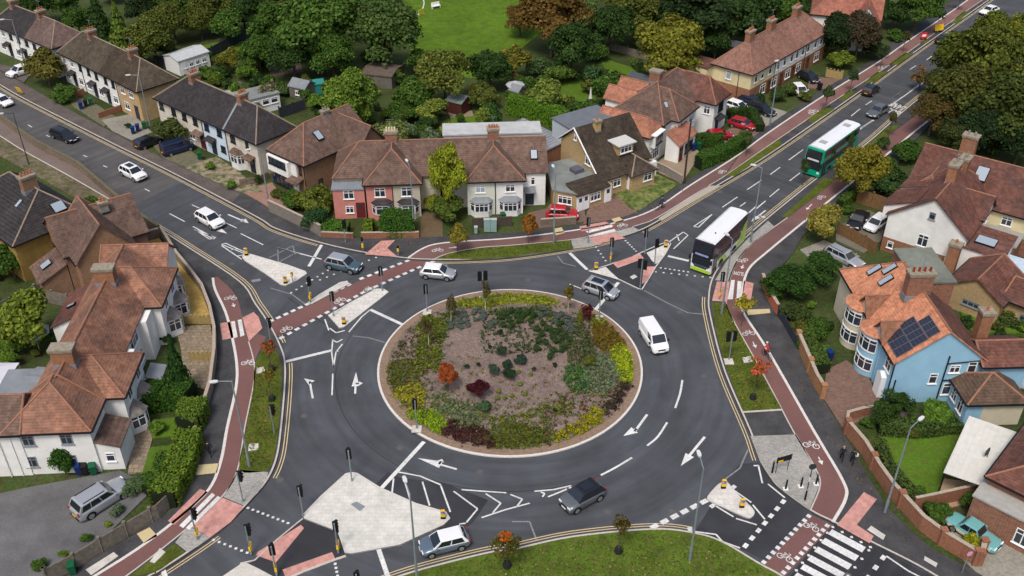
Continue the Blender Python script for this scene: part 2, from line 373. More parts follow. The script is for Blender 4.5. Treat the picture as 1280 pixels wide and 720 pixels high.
# ---------------- paved insets of the footways
def ins(name, pts, m, z=T1): return sheet(name, pts, z, m)
ins('setts', [(714,299.5),(740,297),(753,305),(735,309),(716,311)], COBB, T2); ins('setts', [(753,291),(790,283),(800,288),(765,299),(745,303)], COBB, T2)
ins('setts', [(885,232),(902,232),(867,252),(827,276),(823,273)], mat('pale_setts_worn', (.36,.32,.27), .9, .2, 6), T2)
ins('tactile_paving', [(736,298),(766,290),(782,298),(745,305)], TACT, T2+.004)
ins('tactile_paving', [(724,283),(757,277),(768,282),(727,289)], TACT, T2)
ins('cream_paving', [(692,286),(702,284),(706,291),(695,294)], CREAMT, T2); ins('cream_paving', [(764,274),(774,271),(780,276),(770,279)], CREAMT, T2)
ins('brick_paving', [(456,318),(476,301),(494,300),(484,310),(497,321)], TACT, T2)
ins('tactile_paving', [(275,404),(289,402),(292,422),(278,425)], TACT, T2); ins('tactile_paving', [(303,397),(317,390),(323,396),(328,410),(311,427)], TACT, T2)
ins('cream_paving', [(236,582),(274,579),(271,591),(234,595)], CREAMT, T2); ins('cream_paving', [(171,667),(187,659),(197,670),(180,679)], CREAMT, T2)
ins('white_slab', [(107,712),(142,690),(148,695),(114,719)], CONC, T2)
ins('tactile_paving', [(250,611),(260,615),(218,656),(210,651)], TACT, T2); ins('tactile_paving', [(278,622),(305,633),(289,652),(262,672),(240,659)], TACT, T2)
ins('setts', [(298,587),(335,590),(334,597),(322,616),(305,632),(279,621)], COBB, T2); ins('setts', [(233,661),(240,660),(262,672),(247,683),(234,690),(219,678)], COBB, T2)
ins('verge_grass', [(218,679),(231,690),(202,711),(190,717),(160,721)], GRASS, T2)
ins('white_slab', [(200,685),(207,690),(193,704),(187,702)], CONC, T3)
ins('verge_grass', sm([(332,432),(345,438),(351,455),(352,480),(350,512),(345,560),(337,585),(322,590),(299,586),(307,540),(316,490),(319,455)],3,True), GRASS, T2)
ins('white_slab', [(311,555),(323,554),(323,562),(310,564)], CONC, T3); ins('white_slab', [(320,460),(330,458),(332,465),(321,467)], CONC, T3)
ins('setts', [(960,276),(933,300),(909,325),(894,350),(912,352),(920,330),(935,309),(960,289),(968,283)], COBB, T2)
ins('tactile_paving', [(896,352),(912,352),(909,377),(890,376)], TACT, T2+.003); ins('tactile_paving', [(930,351),(942,354),(938,379),(927,376)], TACT, T2)
ins('cream_paving', [(933,387),(962,386),(963,391),(935,394)], CREAMT, T2)
ins('verge_grass', [(890,378),(908,379),(919,406),(960,480),(977,511),(929,514),(906,455),(894,410)], GRASS, T2)
ins('white_slab', [(928,447),(938,445),(941,452),(930,454)], CONC, T3); ins('stone_edging', [(928,514),(977,511),(978,513),(929,516)], KERB, T2+.004)
ins('setts', [(938,545),(996,543),(1019,586),(1024,607),(1012,637),(977,612),(962,596),(950,577)], COBB, T2)
ins('tactile_paving', [(1080,615),(1096,624),(1071,656),(1092,670),(1087,679),(1046,656)], TACT, T2)
ins('tactile_paving', [(1089,657),(1107,669),(1104,675),(1084,662)], CONC, T2); ins('tactile_paving', [(1156,695),(1172,704),(1170,709),(1155,700)], CONC, T2)
for q in ([(545,323.5),(560,317),(600,310),(640,307),(712,300),(717,310),(680,315.5),(640,321),(600,324)], [(906,220),(960,183),(975,174),(978,181),(960,193),(918,220)], [(1008,150),(1030,134),(1044,136),(1016,154)],[(1048,125),(1060,113),(1072,113),(1055,126)],[(1080,103),(1096,90),(1110,89),(1094,103)],[(1110,81),(1130,66),(1142,66),(1122,81)],[(1149,54),(1157,49),(1163,50),(1155,55)],[(1187,30),(1203,15),(1214,13),(1196,29)],[(977,271),(1012,240),(1030,222),(1044,225),(1038,231),(985,271)],[(1086,180),(1110,158),(1126,156),(1100,178)]):
    ins('verge_grass', q, GRASS, T2)
# ---------------- pedestrian stripes on the tracks
bm = bmesh.new()
def quad(pts, z): poly(bm, W(pts, z), z)
for q in ([(265,616),(269,619),(229,660),(224,657)],[(272,620),(276,622),(237,662),(232,660)],[(289,402),(293.5,401),(297,421),(292,423)],[(297,400),(302,399),(305.5,419),(300.5,421)],
          [(732,289),(764,281),(766,283.5),(735,291.5)],[(735,294.5),(768,286),(770,289),(737,297)],[(914,350),(918.5,350),(916,374),(909.5,374)],[(922,351),(927.5,352),(925,372),(920.5,373)]):
    quad(q, T3+.008)
for k in range(7):
    dx, dy = -8.7*k, 10.8*k
    q = [(1040+dx,661.5+dy),(1082.5+dx,684+dy),(1077.5+dx,690.5+dy),(1035+dx,667.5+dy)]
    quad(q, .020)
# give-way squares along crossings
def squares(a, b, n, w, l, z):
    A = Vector((*G(*a, z), 0)); B = Vector((*G(*b, z), 0)); d = (B-A).normalized(); p = Vector((-d.y, d.x, 0))
    for i in range(n):
        c = A+(B-A)*i/(n-1)
        poly(bm, [((c+d*s*l/2+p*t*w/2).x, (c+d*s*l/2+p*t*w/2).y) for s, t in ((-1,-1),(1,-1),(1,1),(-1,1))], z)
squares((1011,645),(937,721),14,.36,.36,.026); squares((1034,657),(968,728),13,.36,.36,.026)
squares((541,326.5),(470,358),9,.4,.55,.026); squares((462,361),(352,422),13,.4,.55,.026)
squares((509,326),(452,348),7,.4,.55,.026); squares((436,356),(320,410),14,.4,.55,.026)
squares((818,658),(880,627),6,.45,.72,.02)
squares((979,627),(932,682),7,.36,.52,.02); squares((1104,697),(1085,722),3,.36,.52,.02)
# stop lines, arrows and lane lines
Z = .018
def line(pts, w=.15, s=0):
    p = W(sm(pts,6) if s else pts, Z)
    if s: strip(bm, p, -w/2, w/2, Z, Z)
    else:
        for i, (a, b) in enumerate(zip(p, p[1:])): strip(bm, [a, b], -w/2, w/2, Z+.0006*i, Z+.0006*i)
for a in ([(386,333),(402,306)],[(357,452),(414,438)],[(463,387),(506,407)],[(712,316),(734,337)],[(476,611),(530,552)],[(472,683),(487,727)],[(835,320),(861,326)],[(741,391),(773,353)],[(213,741),(204,713)]): line(a, .38)
for a in ([(241,283),(268,297)],[(301,292),(329,306)],[(212,267),(231,277)],[(243,287),(268,299)],[(240,256),(249,260)],[(97,132),(102,134)],[(35,156),(40,159)],[(58,169),(62,171)],[(104,194),(109,196)],[(129,207),(134,209)],[(181,236),(187,239)],[(281,278),(296,285)],[(416,467),(415,494)],[(345,309),(374,317)],[(712,355),(727,361)]): line(a, .14)
line([(345,309),(402,324)], .18)
for a in ([(853,475),(850,492),(844,510)],[(834,528),(822,546),(809,557)],[(790,572),(770,584),(751,594)]): line(a, .2, 1)
for a in ([(903,259),(922,246)],[(934,237),(952,225)],[(925,258),(932,253)],[(936,266),(945,258)],[(963,218),(975,209)],[(986,200),(1004,187)],[(962,246),(974,236)],[(987,226),(1000,216)],[(1064,145),(1075,136)],[(1082,131),(1090,126)],[(1137,87),(1145,82)],[(1158,75),(1165,70)],[(1077,160),(1091,151)],[(1113,131),(1152,103)]): line(a, .14)
line([(1066,167),(1092,150)], .3); line([(1112,132),(1155,102)], .32)
line([(1115,122),(1128,113)],.01)
# hatched tips before the islands
for a in ([(244,287),(270,297)],[(244,287),(262,299)],[(262,299),(269,297.5)],[(277,305.5),(306,317)],[(277,305.5),(282,304),(306,315)],[(277,307),(302,324)],[(289,312),(298,311)],[(297,320),(307,318)],
          [(867,283),(890,268)],[(867,283),(873,284),(890,268)],[(834,304),(854,290)],[(842,311),(860,294)],[(854,290),(860,294)],[(846,293),(849,301)],
          [(416,424),(414.5,440),(417,458)],[(428,430),(420,440),(417,458)],[(415,424),(421,428),(428,424)],[(412,410),(420,416),(431,413)],[(406,399),(411,413)],[(436,415),(452,396),(463,387)],[(419,440),(423,439)],
          [(498,590),(525,595),(551,606)],[(492,598),(490,616)],[(504,595),(513,625)],[(528,602),(537,632)],[(551,607),(563,640)],[(567,614),(597,636),(583,653)],[(577,612),(605,614),(633,616)],[(607,617),(626,629),(616,641)],[(638,618),(653,624),(646,633)],[(602,647),(632,637),(662,629)],[(574,655),(582,654)],
          [(668,614),(692,612),(714,607)],[(685,621),(700,615),(714,609)],[(676,615),(681,617),(678,621)],
          [(865,664),(895,668),(903,677),(925,685)],[(894,632),(917,646)],[(920,648),(946,656)],[(915,611),(939,628)],[(941,631),(956,649)],[(948,582),(953,604)],[(942,582),(949,582)],[(960,605),(981,622)],[(1108,695),(1136,714),(1160,726)]): line(a, .145)
for a in ([(888,634),(894,630)],[(913,612),(919,607)],[(862,659),(863,665)]): line(a, .38)
def arrow(tail, head, w=.2, hw=.75, hl=1.6, side=None, hlen=None):
    A = Vector((*G(*tail, Z), 0)); B = Vector((*G(*head, Z), 0)); d = (B-A).normalized(); p = Vector((-d.y, d.x, 0)); n_ = B-d*hl
    def Q(vs): poly(bm, [(v.x, v.y) for v in vs], Z)
    Q([A-p*w/2, A+p*w/2, n_+p*w/2, n_-p*w/2]); Q([n_-p*hw/2, n_+p*hw/2, B])
    if side:
        c = A+(B-A)*.45; s = p*side
        Q([c-d*w/2, c+d*w/2, c+d*w/2+s*.5, c-d*w/2+s*.5]) if side < 0 else Q([c+d*w/2, c-d*w/2, c-d*w/2+s*.5, c+d*w/2+s*.5])
        Q([c-d*.32+s*.5, c+d*.32+s*.5, c+s*1.0])
arrow((391,498),(387,476),.2,.01,.1); arrow((389,478),(380,473),.2,.8,1.1); arrow((444,492),(445,465),.2,.75,2.2,-.7)
arrow((571,586.5),(522,572.5),.2,.85,2.3,-.7); arrow((809,518),(793,540),.24,.02,.1); arrow((796,536),(779,545),.24,.9,1.4); arrow((881,546),(851,582.5),.24,.85,1.7)
arrow((285,268),(306,277),.2,.02,.1); arrow((302,274),(311,279),.2,.8,1.2); arrow((267,284),(284,292),.2,.8,1.6)
arrow((957,263),(939,277),.2,.8,1.6,.9); arrow((957,251),(944,262),.15,.1,.1)
tag(obj('road_markings', bm, WHT), kind='structure')
# rubbed-out markings and studs
bm = bmesh.new(); Z = .014
for a in ([(441,420),(460,422),(481,428)],[(337,322),(366,307)],[(366,307),(369,318)],[(347,312),(348,328)],[(348,328),(366,318)],[(697,320),(704,329),(720,333)],[(640,652),(662,652),(671,676)],[(805,363),(835,379),(860,391),(884,393)],[(905,600),(925,585),(935,562)],[(350,345),(365,352)],[(338,360),(365,368),(384,382)]): line(a, .14)
sheet('faded_patch', [(314,350),(325,348),(326,351),(315,353)], .014, WORN)
tag(obj('erased_markings', bm, WORN), kind='structure')
bm = bmesh.new(); Z=.02
def studs(a, b, n):
    for i in range(n):
        x, y = G(a[0]+(b[0]-a[0])*i/(n-1), a[1]+(b[1]-a[1])*i/(n-1)); poly(bm, [(x-.11,y-.11),(x+.11,y-.11),(x+.11,y+.11),(x-.11,y+.11)], Z)
for a, b, n in (((310,635),(360,654),9),((267,675),(309,691),7),((419,705),(422,720),4),((745,309),(757,326),5),((782,301),(795,314),6),((810,339),(888,347),9),((826,335),(860,340),7),((364,366),(410,338),8),((400,350),(470,322),9),((1041,659),(1088,684),5),((1034,666),(980,732),8),((1086,688),(1034,752),7)): studs(a, b, n)
tag(obj('road_studs', bm, WHT), kind='structure')
# bicycle symbols
def bike_mark(bm, x, y, z, ang, s=1.0):
    R = Matrix.Translation((x, y, 0)) @ Matrix.Rotation(ang, 4, 'Z')
    def pt(u, v): q = R @ Vector((u*s, v*s, 0)); return (q.x, q.y)
    for cx in (-.5,.5): strip(bm, [pt(cx+.33*cos(t), .33*sin(t)) for t in [2*pi*i/12 for i in range(12)]], -.05*s, .05*s, z, z, True)
    for L in ([(-.5,0),(-.15,.5),(.35,.5),(.5,0)],[(-.15,.5),(0,0),(.35,.5)],[(-.3,.62),(-.02,.62)],[(.35,.5),(.38,.72),(.2,.75)],[(-.5,0),(0,0)]): strip(bm, [pt(*q) for q in L], -.045*s, .045*s, z, z)
bm = bmesh.new()
def angp(a, b): A = G(*a); B = G(*b); return atan2(B[1]-A[1], B[0]-A[0])
for px, a, b, s in ((((288,373)),(0,0),(20,0),1),((310,454),(0,0),(20,0),1),((1014,659),(1000,650),(1020,659),.95),((981,697),(970,691),(990,700),.95),((936,417),(930,417),(940,416),1),((1014,557),(1008,556),(1020,558),1.1),((547,313),(540,313),(555,312),1),((928,325),(937,323),(920,325),1),((903,215),(897,217),(907,213),1),((461,362),(450,366),(470,358),1),((425,376),(415,380),(433,372),1),((358,412),(350,414),(366,408),1),((1017,140),(1010,144),(1024,137),1.5),((1103,84),(1097,88),(1108,82),1.4),((955,724),(944,720),(965,728),.95),((1027,247),(1020,250),(1035,243),1),((778,282),(770,283),(786,280),1)):
    z = .032 if px in ((1014,659),(981,697),(461,362),(425,376),(358,412),(955,724)) else T3+.004
    x, y = G(*px, z); bike_mark(bm, x, y, z, angp(a, b), s*.8)
def arr2(tail, head, z):
    A = Vector((*G(*tail, z), 0)); B = Vector((*G(*head, z), 0)); d = (B-A).normalized(); p = Vector((-d.y, d.x, 0)); n_ = B-d*.5
    poly(bm, [(v.x, v.y) for v in (A-p*.06, A+p*.06, n_+p*.06, n_-p*.06)], z); poly(bm, [(v.x, v.y) for v in (n_-p*.25, n_+p*.25, B)], z)
for a, b in (((941,427),(945,435)),((1023,571),(1028,581)),((561,310),(573,308.5)),((929,331),(927,336)),((291,379),(293,384)),((1015,255),(1008,262))): arr2(a, b, T3+.004)
tag(obj('cycle_symbols', bm, WHT), kind='structure')
def text_mark(txt, a, b, h, z):
    """letters painted on the ground; baseline runs from pixel a to pixel b"""
    cu = bpy.data.curves.new('painted_lettering', 'FONT'); cu.body = txt; cu.size = 1; cu.extrude = 0; cu.align_x = 'LEFT'; cu.offset = .02
    t = bpy.data.objects.new('painted_lettering', cu); COL.objects.link(t)
    bpy.context.view_layer.update()
    me = bpy.data.meshes.new_from_object(t.evaluated_get(bpy.context.evaluated_depsgraph_get())); COL.objects.unlink(t)
    A = G(*a, z); B = G(*b, z); L = hypot(B[0]-A[0], B[1]-A[1]); xs = [v.co.x for v in me.vertices]; ys = [v.co.y for v in me.vertices]
    wx = max(xs)-min(xs); hy = max(ys)-min(ys)
    for v in me.vertices: v.co = ((v.co.x-min(xs))/wx*L, (v.co.y-min(ys))/hy*h, 0)
    me.materials.clear(); me.materials.append(WHT)
    o = bpy.data.objects.new('painted_lettering', me); link(o); o.location = (*A, z); o.rotation_euler = (0, 0, atan2(B[1]-A[1], B[0]-A[0])); tag(o, kind='structure')
bm = bmesh.new(); arc = [(CX+17.4*cos(radians(t)), CY+17.4*sin(radians(t))) for t in range(150,300,3)]; strip(bm, arc, -.035, .035, .014, .014); strip(bm, W([(360,372),(395,398),(420,414)]), -.05, .05, .014, .014); strip(bm, W([(900,400),(925,470),(935,530)]), 1.2, 1.3, .014, .014)
tag(obj('sealed_joints', bm, mat('bitumen_joint', (.034,.036,.04), .7)), kind='structure')
for q in ((430,268),(705,400),(880,470),(500,560),(350,600),(600,590),(660,350),(900,240),(1010,170),(120,190),(290,330),(840,640),(760,640),(1060,720),(380,520),(850,390)):
    x, y = G(*q); bm = bmesh.new(); poly(bm, [(x+.32*cos(t), y+.32*sin(t)) for t in [2*pi*i/14 for i in range(14)]], .0135); tag(obj('manhole_cover', bm, mat('cast_iron', (.10,.095,.09), .6, .3, 8)), kind='structure')
text_mark('BUS', (1128,140), (1113,135), 1.9, .02); text_mark('LANE', (1134,134), (1118,128), 1.9, .02)
text_mark('SLOW', (930,340.5), (917,338.5), .8, T3+.004)
# ---------------- traffic islands
def island(pts, m=CONC, h=.13, s=0, kw=.14):
    p = W(sm(pts, s, True) if s else pts); bm = bmesh.new(); poly(bm, p, h, -.01); tag(obj('traffic_island', bm, m), kind='structure')
    bm = bmesh.new(); a = 1 if sum(x1*y2-x2*y1 for (x1,y1),(x2,y2) in zip(p, p[1:]+p[:1])) > 0 else -1
    strip(bm, p, 0, a*kw, -.008, h+.012, True); tag(obj('kerb', bm, mat('island_kerb', (.52,.50,.47), .85, .1, 5)), kind='structure')
island([(304,319),(309,317),(322,321),(360,332),(382,340),(384,343),(372,351),(357,358),(351,357),(330,342),(306,327),(303,323)], mat('near_white_concrete', (.60,.58,.54), .9, .12, 3, n2=.12, n2scale=.6, brick=(.9,.6,(.50,.48,.45),.95)))
island([(385,379),(399,369),(425,354),(434,352),(437,356),(425,362),(390,381)])
island([(410,395),(440,378),(470,362),(480,362),(486,366),(475,375),(430,410),(424,411),(418,404)], mat('near_white_concrete', (.6,.58,.54)))
island([(735,339),(757,333),(768,329),(781,326),(802,316),(820,308),(836,302),(839,306),(832,319),(820,335),(810,352),(803,363),(797,362),(770,349)], ASPH_DK)
P = .134
for q in ([(736,339),(757,333.5),(766,342),(775,350)],[(808,316),(836,303.5),(837,309),(828,323),(820,330),(815,326)]): sheet('concrete_paving', q, P+.012, mat('near_white_concrete', (.6,.58,.54)))
for q in ([(766,329),(800,317),(805,323),(772,335)],[(805,333),(819,333),(808,352),(802,355)]): sheet('tactile_paving', q, P+.012, TACT)
sheet('concrete_paving', [(787,346),(793,343),(797,346),(791,349)], P+.014, CONC)
island([(432,593),(440,591.5),(447,592.5),(475,610),(520,630),(558,641),(563,649),(555,657),(500,682),(440,693),(431,692),(422,665),(380,649),(379,644),(400,622)], mat('big_island_concrete', (.58,.57,.52), .9, .10, 2, n2=.14, n2scale=.6, brick=(.6,.4,(.50,.49,.45),.94)), kw=.22)
sheet('drain_cover', [(438,630),(446,627),(457,633),(450,639)], .137, LEAD)
sheet('splitter_surface', [(378,649),(382,650),(424,667),(432,693),(420,697),(380,712),(345,722),(330,735),(290,720),(318,700),(345,675)], .03, ASPH_DK, z0=0)
sheet('tactile_paving', [(376,656),(380,660),(345,703),(320,694),(322,690)], .040, TACT); sheet('tactile_paving', [(353,712),(415,690),(419,698),(367,720),(357,722)], .040, TACT)
sheet('splitter_toe', [(268,727),(305,702),(322,710),(350,725),(340,745),(270,745)], .044, CONC)
bm = bmesh.new()
strip(bm, W([(378,648),(345,675),(318,700),(300,704)]), 0, .12, 0, .06); strip(bm, W([(432,694),(420,698),(380,713),(360,722)]), 0, .2, 0, .06)
tag(obj('edging_kerbs', bm, KERB), kind='structure')
island([(884,622),(893,611),(900,605),(907,603),(912,607),(925,622),(940,636),(943,643),(939,648),(932,648),(905,636),(886,627)], mat('near_white_concrete', (.6,.58,.54)), s=2)
# ---------------- central island
def circ(r, n=96): return [(CX+r*cos(2*pi*i/n), CY+r*sin(2*pi*i/n)) for i in range(n)]
bm = bmesh.new(); strip(bm, circ(13.3), 0, .22, -.01, .12, True); tag(obj('kerb', bm, mat('white_kerbstone', (.5,.48,.45))), kind='structure')
bm = bmesh.new(); strip(bm, circ(13.08), 0, .75, 0, .17, True); tag(obj('apron_paving', bm, mat('brown_block_paving', (.26,.18,.125), .9, .15, 8, brick=(.3,.15,(.2,.15,.12)))), kind='structure')
bm = bmesh.new(); rings = []
def domez(r): return .19+.35*(1-(r/12.33)**2)
for r in (12.33, 10, 7.5, 5, 2.5): rings.append([bm.verts.new((x, y, domez(r))) for x, y in circ(r, 64)])
c0 = bm.verts.new((CX, CY, domez(0)))
for A, B in zip(rings, rings[1:]):
    for i in range(64): bm.faces.new((A[i], A[(i+1)%64], B[(i+1)%64], B[i]))
for i in range(64): bm.faces.new((rings[-1][i], rings[-1][(i+1)%64], c0))
MULCH = mat('bark_mulch', (.185,.130,.115), .95, .5, 9, col2=(.225,.180,.150), n2=.25, n2scale=.5, bump=.8)
tag(obj('planting_bed', bm, MULCH, smooth=True), kind='structure')
# ---------------- gardens, drives and lawns
YPAVE = mat('yellow_block_paving', (.50,.34,.10), .9, .15, 6, brick=(.4,.2,(.3,.22,.1))); FLAG = mat('flagstones', (.28,.22,.16), .9, .25, 3, brick=(.6,.5,(.15,.13,.08)))
BPAVE = mat('red_block_drive', (.20,.125,.10), .9, .2, 6, brick=(.4,.2,(.16,.1,.08))); GRAV = mat('gravel', (.27,.21,.15), .95, .3, 12, n2=.15)
TARM = mat('old_tarmac_drive', (.125,.125,.128), .95, .22, 10, n2=.3, n2scale=.3); CDRV = mat('concrete_drive', (.25,.235,.20), .95, .25, 4, n2=.25)
GZ = .10; gi = 0
for nm, q, m in (('paving', [(148,318),(180,297),(192,290),(212,313),(234,342),(251,362),(264,398),(225,402),(215,360),(205,325)], YPAVE),
    ('paving', [(218,408),(263,406),(269,445),(262,488),(232,480),(225,430)], FLAG), ('driveway', [(-40,625),(40,608),(100,597),(150,588),(178,602),(185,618),(130,672),(60,715),(30,745),(-60,780)], TARM),
    ('lawn', [(178,560),(215,556),(207,590),(172,602)], LAWN), ('lawn', [(190,525),(228,520),(218,545),(188,548)], LAWN), ('paving', [(165,547),(186,522),(190,550),(178,590),(160,592)], FLAG),
    ('driveway', [(1033,462),(1058,450),(1085,470),(1100,500),(1095,520),(1053,534),(1029,497)], BPAVE), ('lawn', [(1090,548),(1150,540),(1205,540),(1180,590),(1168,628),(1130,615),(1098,572)], LAWN),
    ('driveway', [(1190,655),(1235,652),(1290,680),(1290,750),(1225,720),(1188,682)], CDRV), ('paving', [(1170,628),(1180,598),(1222,603),(1225,625),(1180,636)], mat('tan_patio', (.34,.24,.15), .9, .15, 4)),
    ('lawn', [(1190,372),(1215,365),(1290,398),(1290,417),(1215,415)], LAWN), ('paving', [(1232,440),(1300,455),(1300,490),(1262,480)], mat('grey_patio', (.33,.34,.36), .9, .1, 2)),
    ('driveway', [(1045,285),(1085,262),(1112,275),(1103,300),(1080,316),(1045,300)], mat('drive_grey', (.15,.14,.11), .95, .2, 5, n2=.2)), ('driveway', [(1030,300),(1075,320),(1060,335),(1020,330),(1000,312)], CDRV),
    ('driveway', [(728,283),(735,262),(765,242),(800,257),(795,266),(762,276)], BPAVE), ('lawn', [(765,240),(805,210),(848,230),(800,263),(790,262)], mat('weedy_grass', (.16,.17,.06), .95, .5, 2, col2=(.06,.10,.02), n2=.3)),
    ('driveway', [(812,210),(845,185),(875,180),(872,198),(853,228)], GRAV), ('driveway', [(660,266),(728,250),(733,276),(690,283),(662,286)], mat('brown_drive', (.15,.10,.085), .9, .2, 4)),
    ('driveway', [(526,266),(552,262),(554,296),(525,297)], mat('brown_drive_dark', (.12,.085,.05), .95, .25, 4)), ('driveway', [(908,163),(932,150),(962,158),(925,183),(905,178)], BPAVE), ('driveway', [(1010,95),(1052,99),(1040,112),(1010,110)], BPAVE),
    ('driveway', [(300,238),(340,228),(365,262),(340,262),(318,248)], mat('pinkish_drive', (.26,.155,.12), .9, .2, 3)), ('driveway', [(85,118),(112,125),(148,148),(130,158),(90,132)], mat('mossy_concrete', (.12,.115,.075), .95, .3, 3)),
    ('driveway', [(127,150),(165,142),(190,165),(165,175),(140,163)], CDRV), ('driveway', [(190,180),(225,178),(260,205),(235,210),(205,198)], mat('mossy_concrete', (.12,.115,.075))), ('driveway', [(225,212),(270,195),(300,215),(330,240),(300,240)], mat('dusty_drive', (.26,.21,.15), .95, .25, 3, col2=(.07,.09,.03))),
    ('driveway', [(0,80),(40,90),(30,103),(0,87)], FOOT_OLD), ('driveway', [(960,133),(985,140),(960,158),(940,150)], CDRV),
    ('driveway', [(965,165),(985,138),(1003,128),(1008,123),(975,149)], LAWN),
    ('bare_ground', [(-60,115),(0,152),(45,186),(100,215),(150,258),(158,285),(95,248),(50,222),(0,195),(-60,165)], mat('trodden_earth', (.15,.12,.085), .95, .3, 3, col2=(.08,.085,.03), n2=.3)), ('lawn', [(470,-60),(730,-60),(690,30),(650,62),(645,90),(590,98),(530,85),(512,60),(505,20)], mat('park_grass', (.090,.165,.010), .95, .2, 2, col2=(.070,.125,.012), n2=.3, n2scale=.06, bump=.3)), ('lawn', [(563,145),(600,142),(605,175),(565,178)], LAWN), ('lawn', [(750,72),(790,84),(830,100),(830,115),(790,100),(755,85)], LAWN),
    ('lawn', [(690,95),(735,92),(745,125),(700,130)], LAWN), ('lawn', [(240,60),(290,48),(320,55),(300,72),(250,78)], LAWN), ('lawn', [(170,30),(240,5),(270,10),(240,25),(180,38)], mat('rough_grass', (.09,.10,.03), .95, .3, 3)),
    ('driveway', [(330,75),(370,65),(380,90),(340,95)], mat('yard', (.10,.08,.065), .95, .3, 3)), ('paving', [(560,140),(590,138),(592,145),(563,147)], mat('bare_earth', (.22,.17,.12), .95, .2, 3))):
    gi += 1; sheet(nm, q, GZ-.03+.004*(gi%14), m, z0=-.03)
# ------------------------------------------------------------------ buildings
def slab(name, V, faces, t, m, parent):
    bm = bmesh.new(); top = [bm.verts.new(v) for v in V]; low = [bm.verts.new((v[0], v[1], v[2]-t)) for v in V]; cnt = {}
    for f in faces:
        for a, b in zip(f, f[1:]+f[:1]): cnt[frozenset((a,b))] = cnt.get(frozenset((a,b)), 0)+1
        bm.faces.new([top[i] for i in f]); bm.faces.new([low[i] for i in f[::-1]])
    for f in faces:
        for a, b in zip(f, f[1:]+f[:1]):
            if cnt[frozenset((a,b))] == 1: bm.faces.new((top[a], low[a], low[b], top[b]))
    return obj(name, bm, m, parent)
WINC = {}
def window(parent, x, y, z, ang, w=1.2, h=1.15, cols=2, rows=1, fr=None, gl=None, sill=True, tilt=0):
    """casement window whose outside looks along the wall normal (ang 0 = local -y)"""
    fr = fr or UPVC; gl = gl or GLASS; key = (w, h, cols, rows, fr.name, gl.name, sill)
    if key not in WINC:
        bm = bmesh.new(); t = .085
        box(bm, -w/2, w/2, -.05, .03, -h/2, -h/2+t); box(bm, -w/2, w/2, -.05, .03, h/2-t, h/2)
        box(bm, -w/2, -w/2+t, -.048, .03, -h/2+t, h/2-t); box(bm, w/2-t, w/2, -.048, .03, -h/2+t, h/2-t)
        for i in range(1, cols): xx = -w/2+w*i/cols; box(bm, xx-.04, xx+.04, -.046, .03, -h/2+t, h/2-t)
        if rows > 1: box(bm, -w/2+t, w/2-t, -.044, .03, h*.18, h*.18+.07)
        if sill: box(bm, -w/2-.08, w/2+.08, -.13, .03, -h/2-.07, -h/2-.002)
        bmesh.ops.recalc_face_normals(bm, faces=bm.faces); me = bpy.data.meshes.new('window'); bm.to_mesh(me); bm.free(); me.materials.append(fr)
        bm = bmesh.new(); box(bm, -w/2+t*.8, w/2-t*.8, -.018, .02, -h/2+t*.8, h/2-t*.8)
        bmesh.ops.recalc_face_normals(bm, faces=bm.faces); mp = bpy.data.meshes.new('pane'); bm.to_mesh(mp); bm.free(); mp.materials.append(gl)
        WINC[key] = (me, mp)
    me, mp = WINC[key]
    o = bpy.data.objects.new('window', me); link(o, parent); o.location = (x, y, z); o.rotation_euler = (tilt, 0, ang)
    p = bpy.data.objects.new('pane', mp); link(p, o); return o
